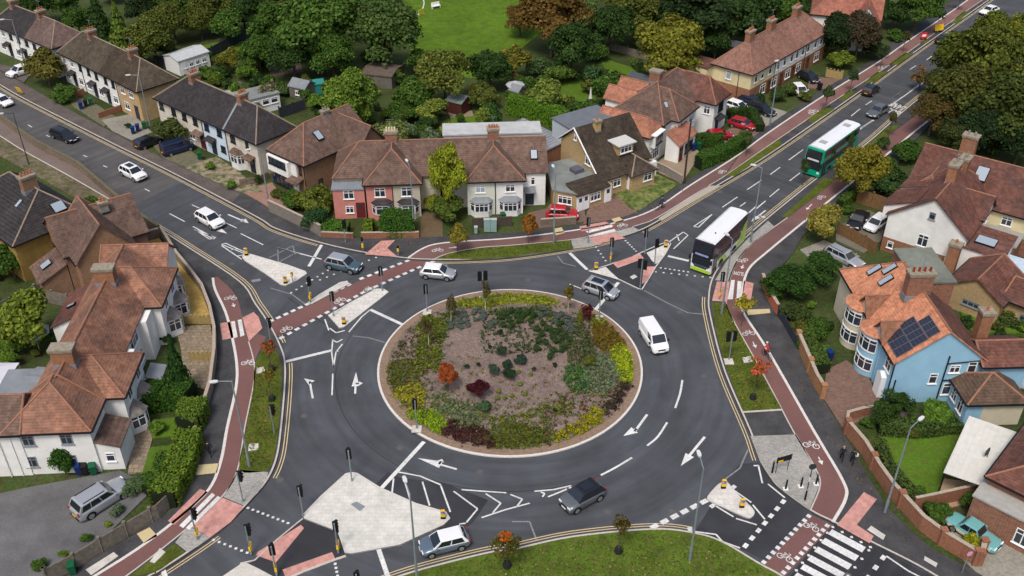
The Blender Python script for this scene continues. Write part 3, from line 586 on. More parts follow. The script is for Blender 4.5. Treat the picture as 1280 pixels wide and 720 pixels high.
class Bld:
    def __init__(s, A, B, z, label, cat='house', name='house', group=None):
        a = G(*A, z); b = G(*B, z); s.rot = atan2(b[1]-a[1], b[0]-a[0])
        s.e = empty(name, (a[0], a[1], 0), s.rot); tag(s.e, label, cat, group)
    def loc(s, px, py, z):
        x, y = G(px, py, z); dx = x-s.e.location.x; dy = y-s.e.location.y
        return (dx*cos(s.rot)+dy*sin(s.rot), -dx*sin(s.rot)+dy*cos(s.rot))
    def wall(s, x0, x1, y0, y1, z0, z1, m, gable=None, name='wall'):
        """box wall; gable=(axis, zr, mid)"""
        bm = bmesh.new()
        if not gable: box(bm, x0, x1, y0, y1, z0, z1)
        elif gable[0] == 'x':
            c = (y0+y1)/2 if len(gable) < 3 else gable[2]; extr_x(bm, [(y0,z0),(y1,z0),(y1,z1),(c,gable[1]),(y0,z1)], x0, x1)
        else:
            c = (x0+x1)/2 if len(gable) < 3 else gable[2]; extr_y(bm, [(x0,z0),(x1,z0),(x1,z1),(c,gable[1]),(x0,z1)], y0, y1)
        return obj(name, bm, m, s.e)
    def roof(s, x0, x1, y0, y1, ze, zr, axis, h0, h1, m, ridge=RIDGE_OR, t=.16, mid=None, rw=.10):
        if axis == 'x':
            c = (y0+y1)/2 if mid is None else mid
            V = [(x0,y0,ze),(x1,y0,ze),(x1,y1,ze),(x0,y1,ze),(x0+h0,c,zr),(x1-h1,c,zr)]
            F = [[0,1,5,4],[2,3,4,5]]+([[3,0,4]] if h0 else [])+([[1,2,5]] if h1 else [])
            H = ([(0,4),(3,4)] if h0 else [])+([(1,5),(2,5)] if h1 else [])
        else:
            c = (x0+x1)/2 if mid is None else mid
            V = [(x0,y0,ze),(x1,y0,ze),(x1,y1,ze),(x0,y1,ze),(c,y0+h0,zr),(c,y1-h1,zr)]
            F = [[1,2,5,4],[3,0,4,5]]+([[0,1,4]] if h0 else [])+([[2,3,5]] if h1 else [])
            H = ([(0,4),(1,4)] if h0 else [])+([(2,5),(3,5)] if h1 else [])
        r = slab('roof', V, F, t, m, s.e)
        if ridge:
            bm = bmesh.new()
            for a, b in [(4,5)]+H:
                if (Vector(V[a])-Vector(V[b])).length > .05: cyl(bm, V[a], V[b], rw, rw, 6)
            rt = obj('ridge_tiles', bm, ridge, r)
        return r
    def wing(s, x0, x1, y0, y1, ze, zr, axis, h0, h1, wm, rm, ov=.3, z0=0, ridge=RIDGE_OR, mid=None, lower=None, gutter=True):
        hw = ((y1-y0) if axis == 'x' else (x1-x0))/2
        sl = (zr-ze)/hw; zw = ze-.17+sl*ov*.9
        g = (axis, zr-.19) if (not h0 or not h1) else None
        if g and mid is not None: g = (axis, zr-.19, mid)
        X0, X1, Y0, Y1 = x0+ov, x1-ov, y0+ov, y1-ov
        if g:  # walls stop under hipped ends; build gable only where there is a gable
            if h0 or h1:
                s.wall(X0, X1, Y0, Y1, z0, zw-.1, wm)
                if axis == 'x':
                    xa, xb = (X0, X0+.25) if not h0 else (X1-.25, X1); s.wall(xa-.004, xb+.004, Y0+.02, Y1-.02, zw-.1, zw+.0, wm, (axis, zr-.19, mid if mid is not None else (y0+y1)/2), 'gable_wall')
                else:
                    ya, yb = (Y0, Y0+.25) if not h0 else (Y1-.25, Y1); s.wall(X0+.02, X1-.02, ya-.004, yb+.004, zw-.1, zw+.0, wm, (axis, zr-.19, mid if mid is not None else (x0+x1)/2), 'gable_wall')
            else: s.wall(X0, X1, Y0, Y1, z0, zw, wm, g)
        else: s.wall(X0, X1, Y0, Y1, z0, zw-.1, wm)
        if lower: s.wall(X0-.03, X1+.03, Y0-.03, Y1+.03, z0, lower[1], lower[0], name='lower_wall')
        r = s.roof(x0, x1, y0, y1, ze, zr, axis, h0, h1, rm, ridge, mid=mid)
        if gutter:
            bm = bmesh.new()
            if axis == 'x' or h0: box(bm, x0, x1, y0-.13, y0-.005, ze-.15, ze-.03)
            if axis == 'y' or h0: box(bm, x0-.13, x0-.005, y0, y1, ze-.151, ze-.031)
            if axis == 'y' or h1: box(bm, x1+.005, x1+.13, y0, y1, ze-.152, ze-.032)
            obj('gutter', bm, BLKPL, s.e)
        s.L = (X0, X1, Y0, Y1); return r
    def flat(s, x0, x1, y0, y1, z, wm, rm, z0=0, ov=.12, t=.18, name='flat_roof'):
        s.wall(x0, x1, y0, y1, z0, z-t, wm); bm = bmesh.new(); box(bm, x0-ov, x1+ov, y0-ov, y1+ov, z-t, z); return obj(name, bm, rm, s.e)
    def lean(s, x0, x1, y0, y1, zf, zb, side, wm, rm, z0=0, ov=.2):
        """mono-pitch: zf height at the low side, zb high. side F/B/L/R = low side"""
        bm = bmesh.new()
        lo, hi = zf-.15, zb-.15
        if side in 'FB':
            a, b = (lo, hi) if side == 'F' else (hi, lo); extr_x(bm, [(y0,z0),(y1,z0),(y1,b),(y0,a)], x0, x1)
            V = [(x0-ov,y0-ov,a+.15),(x1+ov,y0-ov,a+.15),(x1+ov,y1,b+.15),(x0-ov,y1,b+.15)] if side == 'F' else [(x0-ov,y0,a+.15),(x1+ov,y0,a+.15),(x1+ov,y1+ov,b+.15),(x0-ov,y1+ov,b+.15)]
        else:
            a, b = (lo, hi) if side == 'L' else (hi, lo); extr_y(bm, [(x0,z0),(x1,z0),(x1,b),(x0,a)], y0, y1)
            V = [(x0-ov*(side=='L'),y0-ov,a+.15),(x1+ov*(side=='R'),y0-ov,b+.15),(x1+ov*(side=='R'),y1+ov,b+.15),(x0-ov*(side=='L'),y1+ov,a+.15)]
        if wm: obj('wall', bm, wm, s.e)
        else: bm.free()
        return slab('roof', V, [[0,1,2,3]], .12, rm, s.e)
    def win(s, side, u, z, w=1.2, h=1.15, cols=2, rows=2, L=None, **k):
        X0, X1, Y0, Y1 = L or s.L
        x, y, a = {'F': (u, Y0-.0, 0), 'B': (u, Y1, pi), 'L': (X0, u, -pi/2), 'R': (X1, u, pi/2)}[side]
        return window(s.e, x, y, z, a, w, h, cols, rows, **k)
    def door(s, side, u, w=.95, h=2.05, m=None, L=None, z=0.12, panel=True):
        X0, X1, Y0, Y1 = L or s.L; m = m or UPVC
        x, y, a = {'F': (u, Y0, 0), 'B': (u, Y1, pi), 'L': (X0, u, -pi/2), 'R': (X1, u, pi/2)}[side]
        bm = bmesh.new(); box(bm, -w/2-.08, w/2+.08, -.04, .03, 0, h+.08); box(bm, -w/2, w/2, -.07, -.042, .02, h)
        d = obj('door', bm, m, s.e, loc=(x, y, z), rot=a)
        if panel: bm = bmesh.new(); box(bm, -w/4, w/4, -.078, -.072, h*.62, h*.9); obj('door_glass', bm, GLASS, d)
        return d
    def chim(s, x, y, w, d, zt, zb, m=BRICK_RED, pots=4, potm=TERRA, cap=STONE):
        bm = bmesh.new(); box(bm, x-w/2, x+w/2, y-d/2, y+d/2, zb, zt); c = obj('chimney', bm, m, s.e)
        bm = bmesh.new(); box(bm, x-w/2-.08, x+w/2+.08, y-d/2-.08, y+d/2+.08, zt-.32, zt-.18); box(bm, x-w/2-.12, x+w/2+.12, y-d/2-.12, y+d/2+.12, zt-.178, zt+.04); obj('chimney_cap', bm, cap, c)
        bm = bmesh.new(); box(bm, x-w/2-.04, x+w/2+.04, y-d/2-.04, y+d/2+.04, zb+.0, zb+(zt-zb)*.22); obj('flashing', bm, LEAD, c)
        long = w >= d
        if pots >= 3:
            bm = bmesh.new(); cyl(bm, (x,y,zt), (x,y,zt+1.6), .022, .022, 5); cyl(bm, (x-.5,y,zt+1.5), (x+.5,y,zt+1.5), .015, .015, 4)
            for k in range(5): cyl(bm, (x-.4+k*.2,y-.2,zt+1.5), (x-.4+k*.2,y+.2,zt+1.5), .01, .01, 4)
            obj('aerial', bm, LEAD, c)
        for i in range(pots):
            t = (i+.5)/pots-.5; px, py = (x+t*w*.9, y) if long else (x, y+t*d*.9)
            bm = bmesh.new(); cyl(bm, (px,py,zt+.03), (px,py,zt+.42), .13, .10, 10); cyl(bm, (px,py,zt+.42), (px,py,zt+.48), .125, .125, 10); obj('chimney_pot', bm, potm, c)
    def sky(s, x, y, z, ang, w, h, tilt, m=None):
        """roof window: ang = downhill direction angle, tilt = roof pitch"""
        bm = bmesh.new(); box(bm, -w/2, w/2, -h/2, h/2, -.05, .09); f = obj('roof_window', bm, BLKPL, s.e); f.location = (x, y, z); f.rotation_euler = (tilt, 0, ang)
        bm = bmesh.new(); box(bm, -w/2+.08, w/2-.08, -h/2+.08, h/2-.08, .092, .11); obj('pane', bm, m or GLASSL, f); return f
    def pipe(s, x, y, z0, z1, m=BLKPL, r=.05):
        bm = bmesh.new(); cyl(bm, (x,y,z0), (x,y,z1), r, r, 6); obj('downpipe', bm, m, s.e)
    def bay(s, x, y, w, d, z0, z1, wm, rm, sill=.85, ang=0, roofh=.45, wz=None, frm=None):
        """canted bay window sticking out towards local -y at y"""
        M = Matrix.Translation((x, y, 0)) @ Matrix.Rotation(ang, 4, 'Z')
        o = [(-w/2,0),(-w/2+d*.7,-d),(w/2-d*.7,-d),(w/2,0)]
        bm = bmesh.new(); prism(bm, o, z0, z1, M=M); b = obj('bay', bm, wm, s.e)
        top = wz or z1-.12; zs = z0+sill; bm = bmesh.new()
        for (a, c) in zip(o, o[1:]):
            A = Vector((*a,0)); C = Vector((*c,0)); dv = (C-A).normalized(); nv = Vector((dv.y, -dv.x, 0)); ln = (C-A).length; n = max(1, round(ln/.65))
            for (u0, u1, v0, v1) in [(0.03, ln-.03, zs, zs+.08), (0.03, ln-.03, top-.08, top), (0.03, ln-.03, zs+(top-zs)*.68, zs+(top-zs)*.68+.05)]+[(min(max(ln*i/n-.035,.03),ln-.10), min(max(ln*i/n-.035,.03),ln-.10)+.07, zs, top) for i in range(n+1)]:
                p = [A+dv*u0, A+dv*u1, A+dv*u1+nv*.05, A+dv*u0+nv*.05]; prism(bm, [(q.x, q.y) for q in p], v0, v1, M=M)
        f = obj('bay_window', bm, frm or UPVC, b)
        bm = bmesh.new()
        for (a, c) in zip(o, o[1:]):
            A = Vector((*a,0)); C = Vector((*c,0)); dv = (C-A).normalized(); nv = Vector((dv.y, -dv.x, 0)); ln = (C-A).length
            p = [A+dv*.05, A+dv*(ln-.05), A+dv*(ln-.05)+nv*.02, A+dv*.05+nv*.02]; prism(bm, [(q.x, q.y) for q in p], zs+.04, top-.04, M=M)
        obj('pane', bm, GLASS, f)
        bm = bmesh.new(); q = [(-w/2-.15,0),(-w/2+d*.6,-d-.15),(w/2-d*.6,-d-.15),(w/2+.15,0)]
        lo = [bm.verts.new(M@Vector((*p,z1+.003))) for p in q]; hi = [bm.verts.new(M@Vector((p[0]*.55, p[1]*.15, z1+roofh))) for p in q]
        for i in range(3): bm.faces.new((lo[i], lo[i+1], hi[i+1], hi[i]))
        bm.faces.new(hi); bm.faces.new(lo[::-1]); bm.faces.new((lo[3], lo[0], hi[0], hi[3])); obj('bay_roof', bm, rm, b); return b
    def porch(s, x, y, w, d, z, m, t=.12):
        bm = bmesh.new(); v = [(x-w/2,y-d,z),(x+w/2,y-d,z),(x+w/2,y,z+.35),(x-w/2,y,z+.35)]
        a = [bm.verts.new(p) for p in v]; b = [bm.verts.new((p[0],p[1],p[2]-t)) for p in v]
        bm.faces.new(a); bm.faces.new(b[::-1])
        for i in range(4): bm.faces.new((a[i], b[i], b[(i+1)%4], a[(i+1)%4]))
        obj('porch_canopy', bm, m, s.e)
TILE_GB = mat('grey_brown_tiles', (.125,.085,.075), .85, .25, 1.2, stripes=(.18,.3), n2=.2)
# --- H1 north-west terrace, far end
b = Bld((-14,29.5), (66,62), 5, 'white rendered terrace with black and brown roof, farthest along the upper left road')
b.wing(0, 19.5, 0, 7, 5, 8, 'x', 3, 3.4, WHITE_WALL, TILE_BLK, ridge=RIDGE_GR)
slab('roof', [(11.2,-.02,5.03),(16.2,-.02,5.03),(16.1,3.5,8.04),(11.4,3.5,8.04)], [[0,1,2,3]], .05, TILE_GB, b.e)
slab('roof', [(16.1,-.04,5.04),(19.54,-.04,5.04),(16.1,3.5,8.06)], [[0,1,2]], .05, TILE_GB, b.e)
slab('roof', [(19.54,0,5.04),(19.54,7,5.04),(16.1,3.5,8.06)], [[0,1,2]], .05, TILE_GB, b.e)
for u in (1.2,3.6,6,8.4,11,13.4,16,18): b.win('F', u, 3.95, 1.0, 1.0, fr=BLKPL if u > 5 else None)
for u in (2.4,7.2,12.2,17): b.win('F', u, 1.5, 1.3, 1.2)
for u in (4.6,9.6,14.6): b.door('F', u, m=mat('dark_door', (.03,.035,.05), .5)); b.porch(u, b.L[2], 1.6, .9, 2.35, TILE_BLK)
b.chim(12.0, 3.5, .9, 1.3, 8.9, 7.2, BRICK_RED, 3); b.chim(1.2+2.2, 3.5, .9, 1.3, 8.9, 7.2, BRICK_RED, 3)
# --- H2
b = Bld((71,65), (178,119), 5, 'white and sandy rendered terrace under a mossy brown roof with two chimneys')
b.wing(0, 24, 0, 7, 5, 8.3, 'x', 3.3, 3.6, WHITE_WALL, TILE_GRN, ridge=RIDGE_GR)
slab('roof', [(13.2,-.02,5.03),(24.04,-.04,5.03),(20.4,3.5,8.34),(13.2,3.5,8.34)], [[0,1,2,3]], .05, mat('dark_brown_tiles', (.058,.044,.032), .85, .3, 1.2, stripes=(.19,.45), n2=.3), b.e)
X0,X1,Y0,Y1 = b.L
b.wall(17.6, X1+.02, Y0-.02, Y1, 0, 4.86, mat('sandy_render', (.42,.30,.16), .9, .15, 2), name='side_wall')
for u in (1.4,3.8,6.4,9,11.4,14.2,16.4): b.win('F', u, 3.95, .95, 1.05, fr=BLKPL if u > 5 else None)
for u in (19.2,21.6): b.win('F', u, 3.9, 1.2, 1.1, L=(X0,X1,Y0-.02,Y1))
for u in (1.4,5.6,8.2,11.8,16.2): b.win('F', u, 1.5, 1.3, 1.2)
b.win('F', 19.6, 1.5, 1.4, 1.2, L=(X0,X1,Y0-.02,Y1))
for u in (3.6,10,14.0): b.door('F', u, m=MATS['dark_door']); b.porch(u, Y0, 1.7, .9, 2.4, TILE_BLK)
b.door('F', 22.2, m=MATS['dark_door'], L=(X0,X1,Y0-.02,Y1)); b.pipe(6.9, Y0-.1, 0, 4.9); b.pipe(17.5, Y0-.1, 0, 4.9)
for x in (6.2,18.3): b.chim(x, 3.5, .9, 1.3, 9.2, 7.4, BRICK_RED, 3)
# --- H3
b = Bld((191,122), (320,181), 5, 'cream and pale blue terrace with black hipped roof facing the upper left road')
b.wing(0, 23.8, 0, 7, 5, 8.4, 'x', 4.6, 3.4, mat('off_white_render', (.56,.52,.44), .9, .1, .8, n2=.1), TILE_BLK, ridge=RIDGE_GR)
X0,X1,Y0,Y1 = b.L
b.wall(11.3, 16.6, Y0-.02, Y1, 0, 4.86, mat('icy_blue_render', (.52,.62,.72), .9, .05, 1), name='front_wall')
b.wall(X0-.02, X0+.3, Y0+.1, Y1+.01, 0, 4.85, mat('sandy_render', (.42,.30,.16)), name='side_wall')
slab('flashing', [(16.5,0,5.1),(16.85,0,5.1),(16.85,3.5,8.5),(16.5,3.5,8.5)], [[0,1,2,3]], .05, LEAD, b.e)
LL = (X0,X1,Y0-.02,Y1)
for u in (1.4,4.4,7.0,9.6): b.win('F', u, 3.95, 1.1, 1.05, fr=BLKPL)
for u in (12.3,15.2): b.win('F', u, 3.95, 1.1, 1.05, L=LL, fr=BLKPL)
for u in (18.2,21.3): b.win('F', u, 3.95, 1.1 if u < 20 else .7, 1.05, cols=2 if u < 20 else 1, fr=BLKPL)
for u in (2,5.4,8.2): b.win('F', u, 1.5, 1.3, 1.2)
b.win('F', 15.5, 1.6, 1.1, 1.0, L=LL, fr=BLKPL); b.door('F', 13.3, L=LL, m=MATS['dark_door']); b.porch(13.2, Y0, 2, .9, 2.4, TILE_BLK)
b.door('F', 10.6, m=mat('maroon_door', (.12,.02,.02), .5)); b.porch(10.2, Y0, 2, 1.0, 2.4, TILE_BRN)
b.bay(18.9, Y0, 2.6, .8, 0, 2.3, WHITE_WALL, TILE_BRN, .9); b.door('F', 21.9, m=MATS['dark_door']); b.porch(21.9, Y0, 1.8, 1.0, 2.4, TILE_BRN)
for u in (4.2,11.3,16.7): b.pipe(u, Y0-.12, 0, 4.9)
for x in (6.1,17.2): b.chim(x, 3.5, .85, 1.35, 9.3, 7.6, BRICK_ORG, 4)
# --- H4 brown tiled detached
b = Bld((333,187), (364,201), 5, 'brown hipped detached house with white first floor box window, beside the black roofed terrace')
b.wing(0, 7.4, 0, 12.0, 5, 8.2, 'y', 4.2, 0, BRICK_BRN, TILE_BRN, mid=3.0)
X0,X1,Y0,Y1 = b.L
b.roof(4.2, 10.4, 6.2, 12.2, 4.95, 8.15, 'x', 0, 0, TILE_BRN, RIDGE_OR); b.wall(4.0, 10.0, 6.5, 11.9, 0, 4.95, BRICK_BRN, ('x', 7.9))
b.wall(.4, 4.6, -.45, .5, 2.5, 4.7, WHITE_WALL, name='box_bay'); b.wall(4.6, 5.6, .1, .6, 2.6, 4.75, WHITE_WALL, name='box_bay')
b.win('F', 2.5, 4.05, 3.4, 1.0, 4, 1, L=(0,0,-.45,0), fr=BLKPL); b.win('F', 6.2, 3.9, .5, 1.2, 1, 1, fr=BLKPL); b.win('F', 2.4, 1.2, 3.4, 1.9, 4, 1, fr=BLKPL)
b.door('F', 5.0, m=UPVC); b.porch(5.6, .3, 2.2, 1.4, 2.5, TILE_BRN); b.pipe(X1-.05, Y0-.1, 0, 4.9)
b.sky(5.2, 4.6, 6.95, pi/2, 1.0, 1.4, .65); b.chim(3.0, 7.8, .6, 1.0, 8.75, 7.8, STONE, 2, STONE)
b.win('R', 2.6, 1.2, .7, 1.8, 1, 1, fr=BLKPL, L=(X0,X1,Y0,Y1)); b.win('R', 8.5, 3.6, .4, 1.2, 1, 1, L=(0,10.0,0,0), fr=BLKPL)
# --- H5a pink and beige semi
b = Bld((415,223), (685,215), 4.8, 'pink and beige semi-detached pair with a hipped front wing, left of the weeping yellow-green tree')
PW = PINK_WALL
b.wing(0, 13.6, -.1, 7.4, 4.8, 8, 'x', 3.4, 0, BEIGE_WALL, TILE_BRN, gutter=False)
b.wing(3.9, 11.1, -2.1, 4.5, 4.8, 8, 'y', 3.4, .01, PW, TILE_BRN)
X0,X1,Y0,Y1 = b.L
b.wall(7.5, X1+.02, Y0-.02, .6, 0, 4.62, BEIGE_WALL, name='front_wall')
b.flat(.1, 4.0, -1.75, 1.2, 4.25, PW, LEAD, ov=.15)
b.wall(10.8, 13.3, .3, 1.0, 0, 4.6, BEIGE_WALL, name='recess_wall')
LF = (X0,X1,Y0-.02,Y1); LP = (.1,4,-1.75,1)
b.win('F', 2.05, 3.4, 1.3, 1.2, L=LP); b.win('F', 2.0, 1.3, 1.0, 1.0, L=LP); b.door('F', 3.35, L=LP, m=MATS['maroon_door'])
b.win('F', 5.9, 3.6, 1.35, 1.25); b.win('F', 9.2, 3.6, 1.35, 1.25, L=LF)
b.bay(6.1, Y0, 2.6, .7, 0, 2.2, PW, TILE_BLK, .8); b.bay(9.3, Y0-.02, 2.6, .7, 0, 2.2, BEIGE_WALL, TILE_BLK, .8)
b.pipe(7.45, Y0-.08, 0, 4.6); b.pipe(4.05, Y0-.1, 0, 4.6); b.win('F', 12.4, 3.6, .9, 1.0, L=(0,0,.3,0))
b.chim(7.4, 3.7, 1.5, .9, 9.3, 7.4, BRICK_RED, 4, CREAM_WALL)
# --- H5b white semi
b = Bld((415,223), (685,215), 4.8, 'white semi-detached pair with brown hipped front wing, behind the two grey-green cabinets')
b.wing(13.62, 26.9, -.1, 7.4, 4.8, 8, 'x', 0, 0, WHITE_WALL, TILE_BRN, gutter=False)
XR = b.L[1]
b.wing(16.4, 23.9, -2.1, 4.5, 4.8, 8, 'y', 3.4, .01, WHITE_WALL, TILE_BRN)
X0,X1,Y0,Y1 = b.L
b.wall(X0-.02, 20.1, Y0-.02, .6, 0, 4.62, mat('pale_green_render', (.56,.58,.50), .9, .08, 1), name='front_wall'); b.wall(14, 16.9, .3, 1.0, 0, 4.6, BEIGE_WALL, name='recess_wall')
LF = (X0,X1,Y0-.02,Y1)
b.win('F', 18.3, 3.65, 1.2, 1.0, L=LF, gl=GLASSL); b.win('F', 22.0, 3.65, 1.2, 1.0); b.bay(18.4, Y0-.02, 2.7, .7, 0, 2.1, WHITE_WALL, LEAD, .75); b.bay(22.0, Y0, 2.7, .7, 0, 2.1, WHITE_WALL, LEAD, .75)
b.win('F', 25.0, 3.5, .55, 1.1, 1, 2, L=(0,0,.2,0)); b.door('F', 24.6, L=(0,0,.2,0), m=MATS['dark_door']); b.porch(24.6, .2, 1.4, .9, 2.3, LEAD); b.pipe(20.15, Y0-.1, 0, 4.6)
b.win('F', 15.2, 3.6, .9, 1.0, L=(0,0,.3,0)); b.sky(25.2, 1.6, 6.5, 0, .9, 1.3, .7)
b.chim(20.2, 3.7, 1.4, .9, 9.3, 7.4, BRICK_RED, 4)
b.flat(13.9, 26.6, 7.2, 10.5, 6.9, GREY_WALL, mat('pale_flat_roof', (.42,.43,.43), .7, .12, 1, n2=.1), name='dormer_roof')
# --- corrugated store behind
b = Bld((632,158), (664,174), 2.8, 'low garage with ribbed grey metal roof behind the white semi', 'garage', 'garage')
b.lean(0, 9, -3, 3.5, 2.5, 3.0, 'F', BRICK_ORG, mat('ribbed_metal_roof', (.30,.32,.34), .45, .15, 1, metal=.3, stripes=None, n2=.2)); 
bm = bmesh.new()
for i in range(16): box(bm, -.1+i*.6, .0+i*.6, -3.15, 3.4, 2.72, 2.76) if False else cyl(bm, (i*.6, -3.15, 2.52), (i*.6, 3.45, 3.03), .06, .06, 4)
obj('roof_ribs', bm, MATS['ribbed_metal_roof'], b.e); b.door('F', 4, L=(0,9,-3,3))
# --- H6 tan brick chalet house
b = Bld((752,213), (805,196), 3.3, 'tan brick chalet house with steep dark mossy roof and small white dormer')
V = [(-.2,-.2,3.0),(8.0,-.2,3.0),(8.0,5.3,7.6),(-1.0+.0,5.3,7.6),(-1.0,8.2,5.2),(8.0,8.2,5.2),(-1,-.2,3.0)]
slab('roof', [(-1.0,-.3,3.1),(8.2,-.3,3.1),(8.2,4.9,7.6),(-1.0,4.9,7.6),(-1.0,8.2,4.9),(8.2,8.2,4.9)], [[0,1,2,3],[3,2,5,4]], .16, TILE_DKB, b.e)
bm = bmesh.new(); extr_x(bm, [(0,0),(8,0),(8,4.75),(4.9,7.38),(0,3.15)], -.7, 7.9); obj('wall', bm, BRICK_TAN, b.e)
bm = bmesh.new()
for a, c in (((-1.05,-.3,3.1),(-1.05,4.9,7.62)),((-1.05,4.9,7.62),(-1.05,8.2,4.92))): cyl(bm, a, c, .1, .1, 4)
obj('bargeboard', bm, UPVC, b.e)
slab('roof', [(-5.9,-2.75,2.5),(-.6,-2.75,2.5),(-.2,-.2,3.25),(-5.9,-.2,3.25)], [[0,1,2,3]], .14, TILE_DKB, b.e)
slab('roof', [(-.6,-1.5,2.6),(3.5,-1.5,2.6),(3.5,-.1,3.25),(-.6,-.1,3.25)], [[0,1,2,3]], .12, TILE_DKB, b.e)
b.wall(-5.7, 0, -2.5, -.2, 0, 2.4, BRICK_TAN); b.wall(-.2, 3.3, -1.2, .1, 0, 2.5, BRICK_TAN)
bm = bmesh.new(); prism(bm, [(-7.6,.0),(-5.72,-2.45),(-.9,.0),(-.9,5.6),(-4.2,6.2)], 0, 2.62); obj('wall', bm, BRICK_TAN, b.e)
bm = bmesh.new(); prism(bm, [(-7.8,0),(-5.9,-2.6),(-5.75,-.3),(-.75,-.3),(-.72,5.8),(-4.3,6.4)], 2.66, 2.82); obj('flat_roof', bm, FELT, b.e)
bm = bmesh.new(); box(bm, -3.0, -1.6, 1.6, 2.9, 2.82, 3.35); obj('roof_light', bm, mat('slate_box', (.10,.10,.13), .6), b.e)
a = atan2(-2.45, 1.88); window(b.e, -6.66, -1.24, 1.55, a, 1.8, 1.1, 3, 2)
for u, dd in ((-5.2,1),(-4.3,1),(-2.8,0),(-.8,1)):
    (b.door if dd else b.win)('F', u, *(() if dd else (1.5, 1.6, 1.1, 3, 2)), L=(0,0,-2.5 if u < -.2 else -1.2,0))
b.win('F', 1.4, 1.6, 1.8, 1.1, 3, L=(0,0,-1.2,0)); b.win('L', 1.4+.6, 4.0, 1.2, 1.1, L=(-.7,0,0,0)); b.win('L', 4.9, 6.2, .5, .8, 1, L=(-.7,0,0,0))
b.wall(3.5, 7.4, -2.0, .3, 0, 2.4, BRICK_TAN); b.roof(3.2, 7.7, -2.3, 1.6, 2.4, 4.0, 'y', 2.2, .01, TILE_DKB, RIDGE_GR); b.door('L', -1.0, L=(3.5,0,0,0)); b.win('F', 6.2, 1.5, 1.4, 1.1, L=(0,0,-2.0,0))
b.wall(3.2, 5.6, .6, 3.4, 4.2, 5.6, BRICK_TAN, name='dormer'); bm = bmesh.new(); box(bm, 2.9, 5.9, .3, 3.6, 5.6, 5.74); obj('dormer_roof', bm, mat('white_felt', (.5,.5,.48), .8), b.e); b.win('F', 4.4, 4.95, 1.9, 1.0, 3, L=(0,0,.6,0))
b.chim(2.2, 4.2, .8, .8, 8.2, 6.4, mat('yellow_brick', (.42,.30,.13), .9, .2, 4), 1); b.flat(1.0, 8.6, 7.6, 12.5, 5.7, GREY_WALL, mat('slate_grey_roof', (.13,.145,.165), .6, .1, 1))
b.wall(7.9, 9.2, -.3, .2, 0, 2.2, UPVC, name='side_gate')
# --- H7 white semis with hipped red wings (by the telegraph pole)
b = Bld((812,176), (870,131), 5, 'rambling white house with patched brown roof and orange tiled wing behind the telegraph pole')
b.wing(5.2, 20.6, .6, 9.2, 5, 8.4, 'x', 6.0, 3.2, WHITE_WALL, TILE_BRN)
b.wing(7.5, 14.0, -.6, 5, 5, 7.9, 'y', 3.4, .01, WHITE_WALL, TILE_BRN); L1 = b.L
b.wing(15.6, 20.8, -2.4, 5, 5, 7.9, 'y', 2.6, .01, WHITE_WALL, TILE_PUR); L2 = b.L
b.wing(1.4, 5.7, .6, 9.2, 4.6, 6.5, 'y', 1.7, .01, WHITE_WALL, mat('orange_brown_tiles', (.33,.145,.095), .85, .2, 1.2, stripes=(.17,.2), n2=.15)); L0 = b.L
b.lean(5.2, 10.4, -2.0, .0, 2.7, 4.2, 'F', WHITE_WALL, MATS['orange_brown_tiles'])
b.win('F', 12.2, 3.8, 1.6, 1.2, 3, L=L1); b.win('F', 12.2, 1.5, 2.2, 1.3, 4, L=L1, fr=BLKPL); b.win('F', 9.0, 4.1, .7, .7, 1, L=L1)
b.win('F', 18.2, 3.8, 1.7, 1.4, 3, L=L2, fr=BLKPL); b.door('F', 17.4, L=L2, m=MATS['dark_door']); b.porch(17.4, L2[2], 2.2, .9, 2.4, TILE_BLK); b.win('F', 14.7, 3.8, .9, 1.2, 1, L=(0,0,.9,0)); b.win('L', -1.0, 3.8, 1.0, 1.2, 2, L=(L2[0],0,0,0))
b.wall(2.2, 4.6, L0[2]-.7, L0[2]+.5, 2.9, 4.7, WHITE_WALL, name='dormer'); bm = bmesh.new(); box(bm, 2.0, 4.8, L0[2]-.9, L0[2]+.6, 4.7, 4.82); obj('dormer_roof', bm, UPVC, b.e); b.win('F', 3.4, 3.85, 1.9, 1.3, 3, L=(0,0,L0[2]-.7,0), fr=BLKPL)
b.win('F', 3.4, 1.4, 3.0, 1.6, 5, L=L0); b.win('F', 8.4, 1.35, 2.4, 1.5, 4, L=(0,0,-2.0,0), fr=BLKPL); b.door('F', 6.0, L=(0,0,-2.0,0), m=MATS['maroon_door'])
b.sky(9.0, 2.2, 6.3, -.5, .8, 1.0, .6); b.chim(12.0, 5.6, 1.0, 1.6, 9.6, 7.6, BRICK_RED, 0)
for x0 in (9.0, 12.6): b.wall(x0+.3, x0+2.9, 8.6, 12, 0, 4.7, WHITE_WALL, ('y', 6.3)); b.roof(x0, x0+3.2, 7.6, 12.3, 4.9, 6.5, 'y', 0, 0, MATS['orange_brown_tiles'])
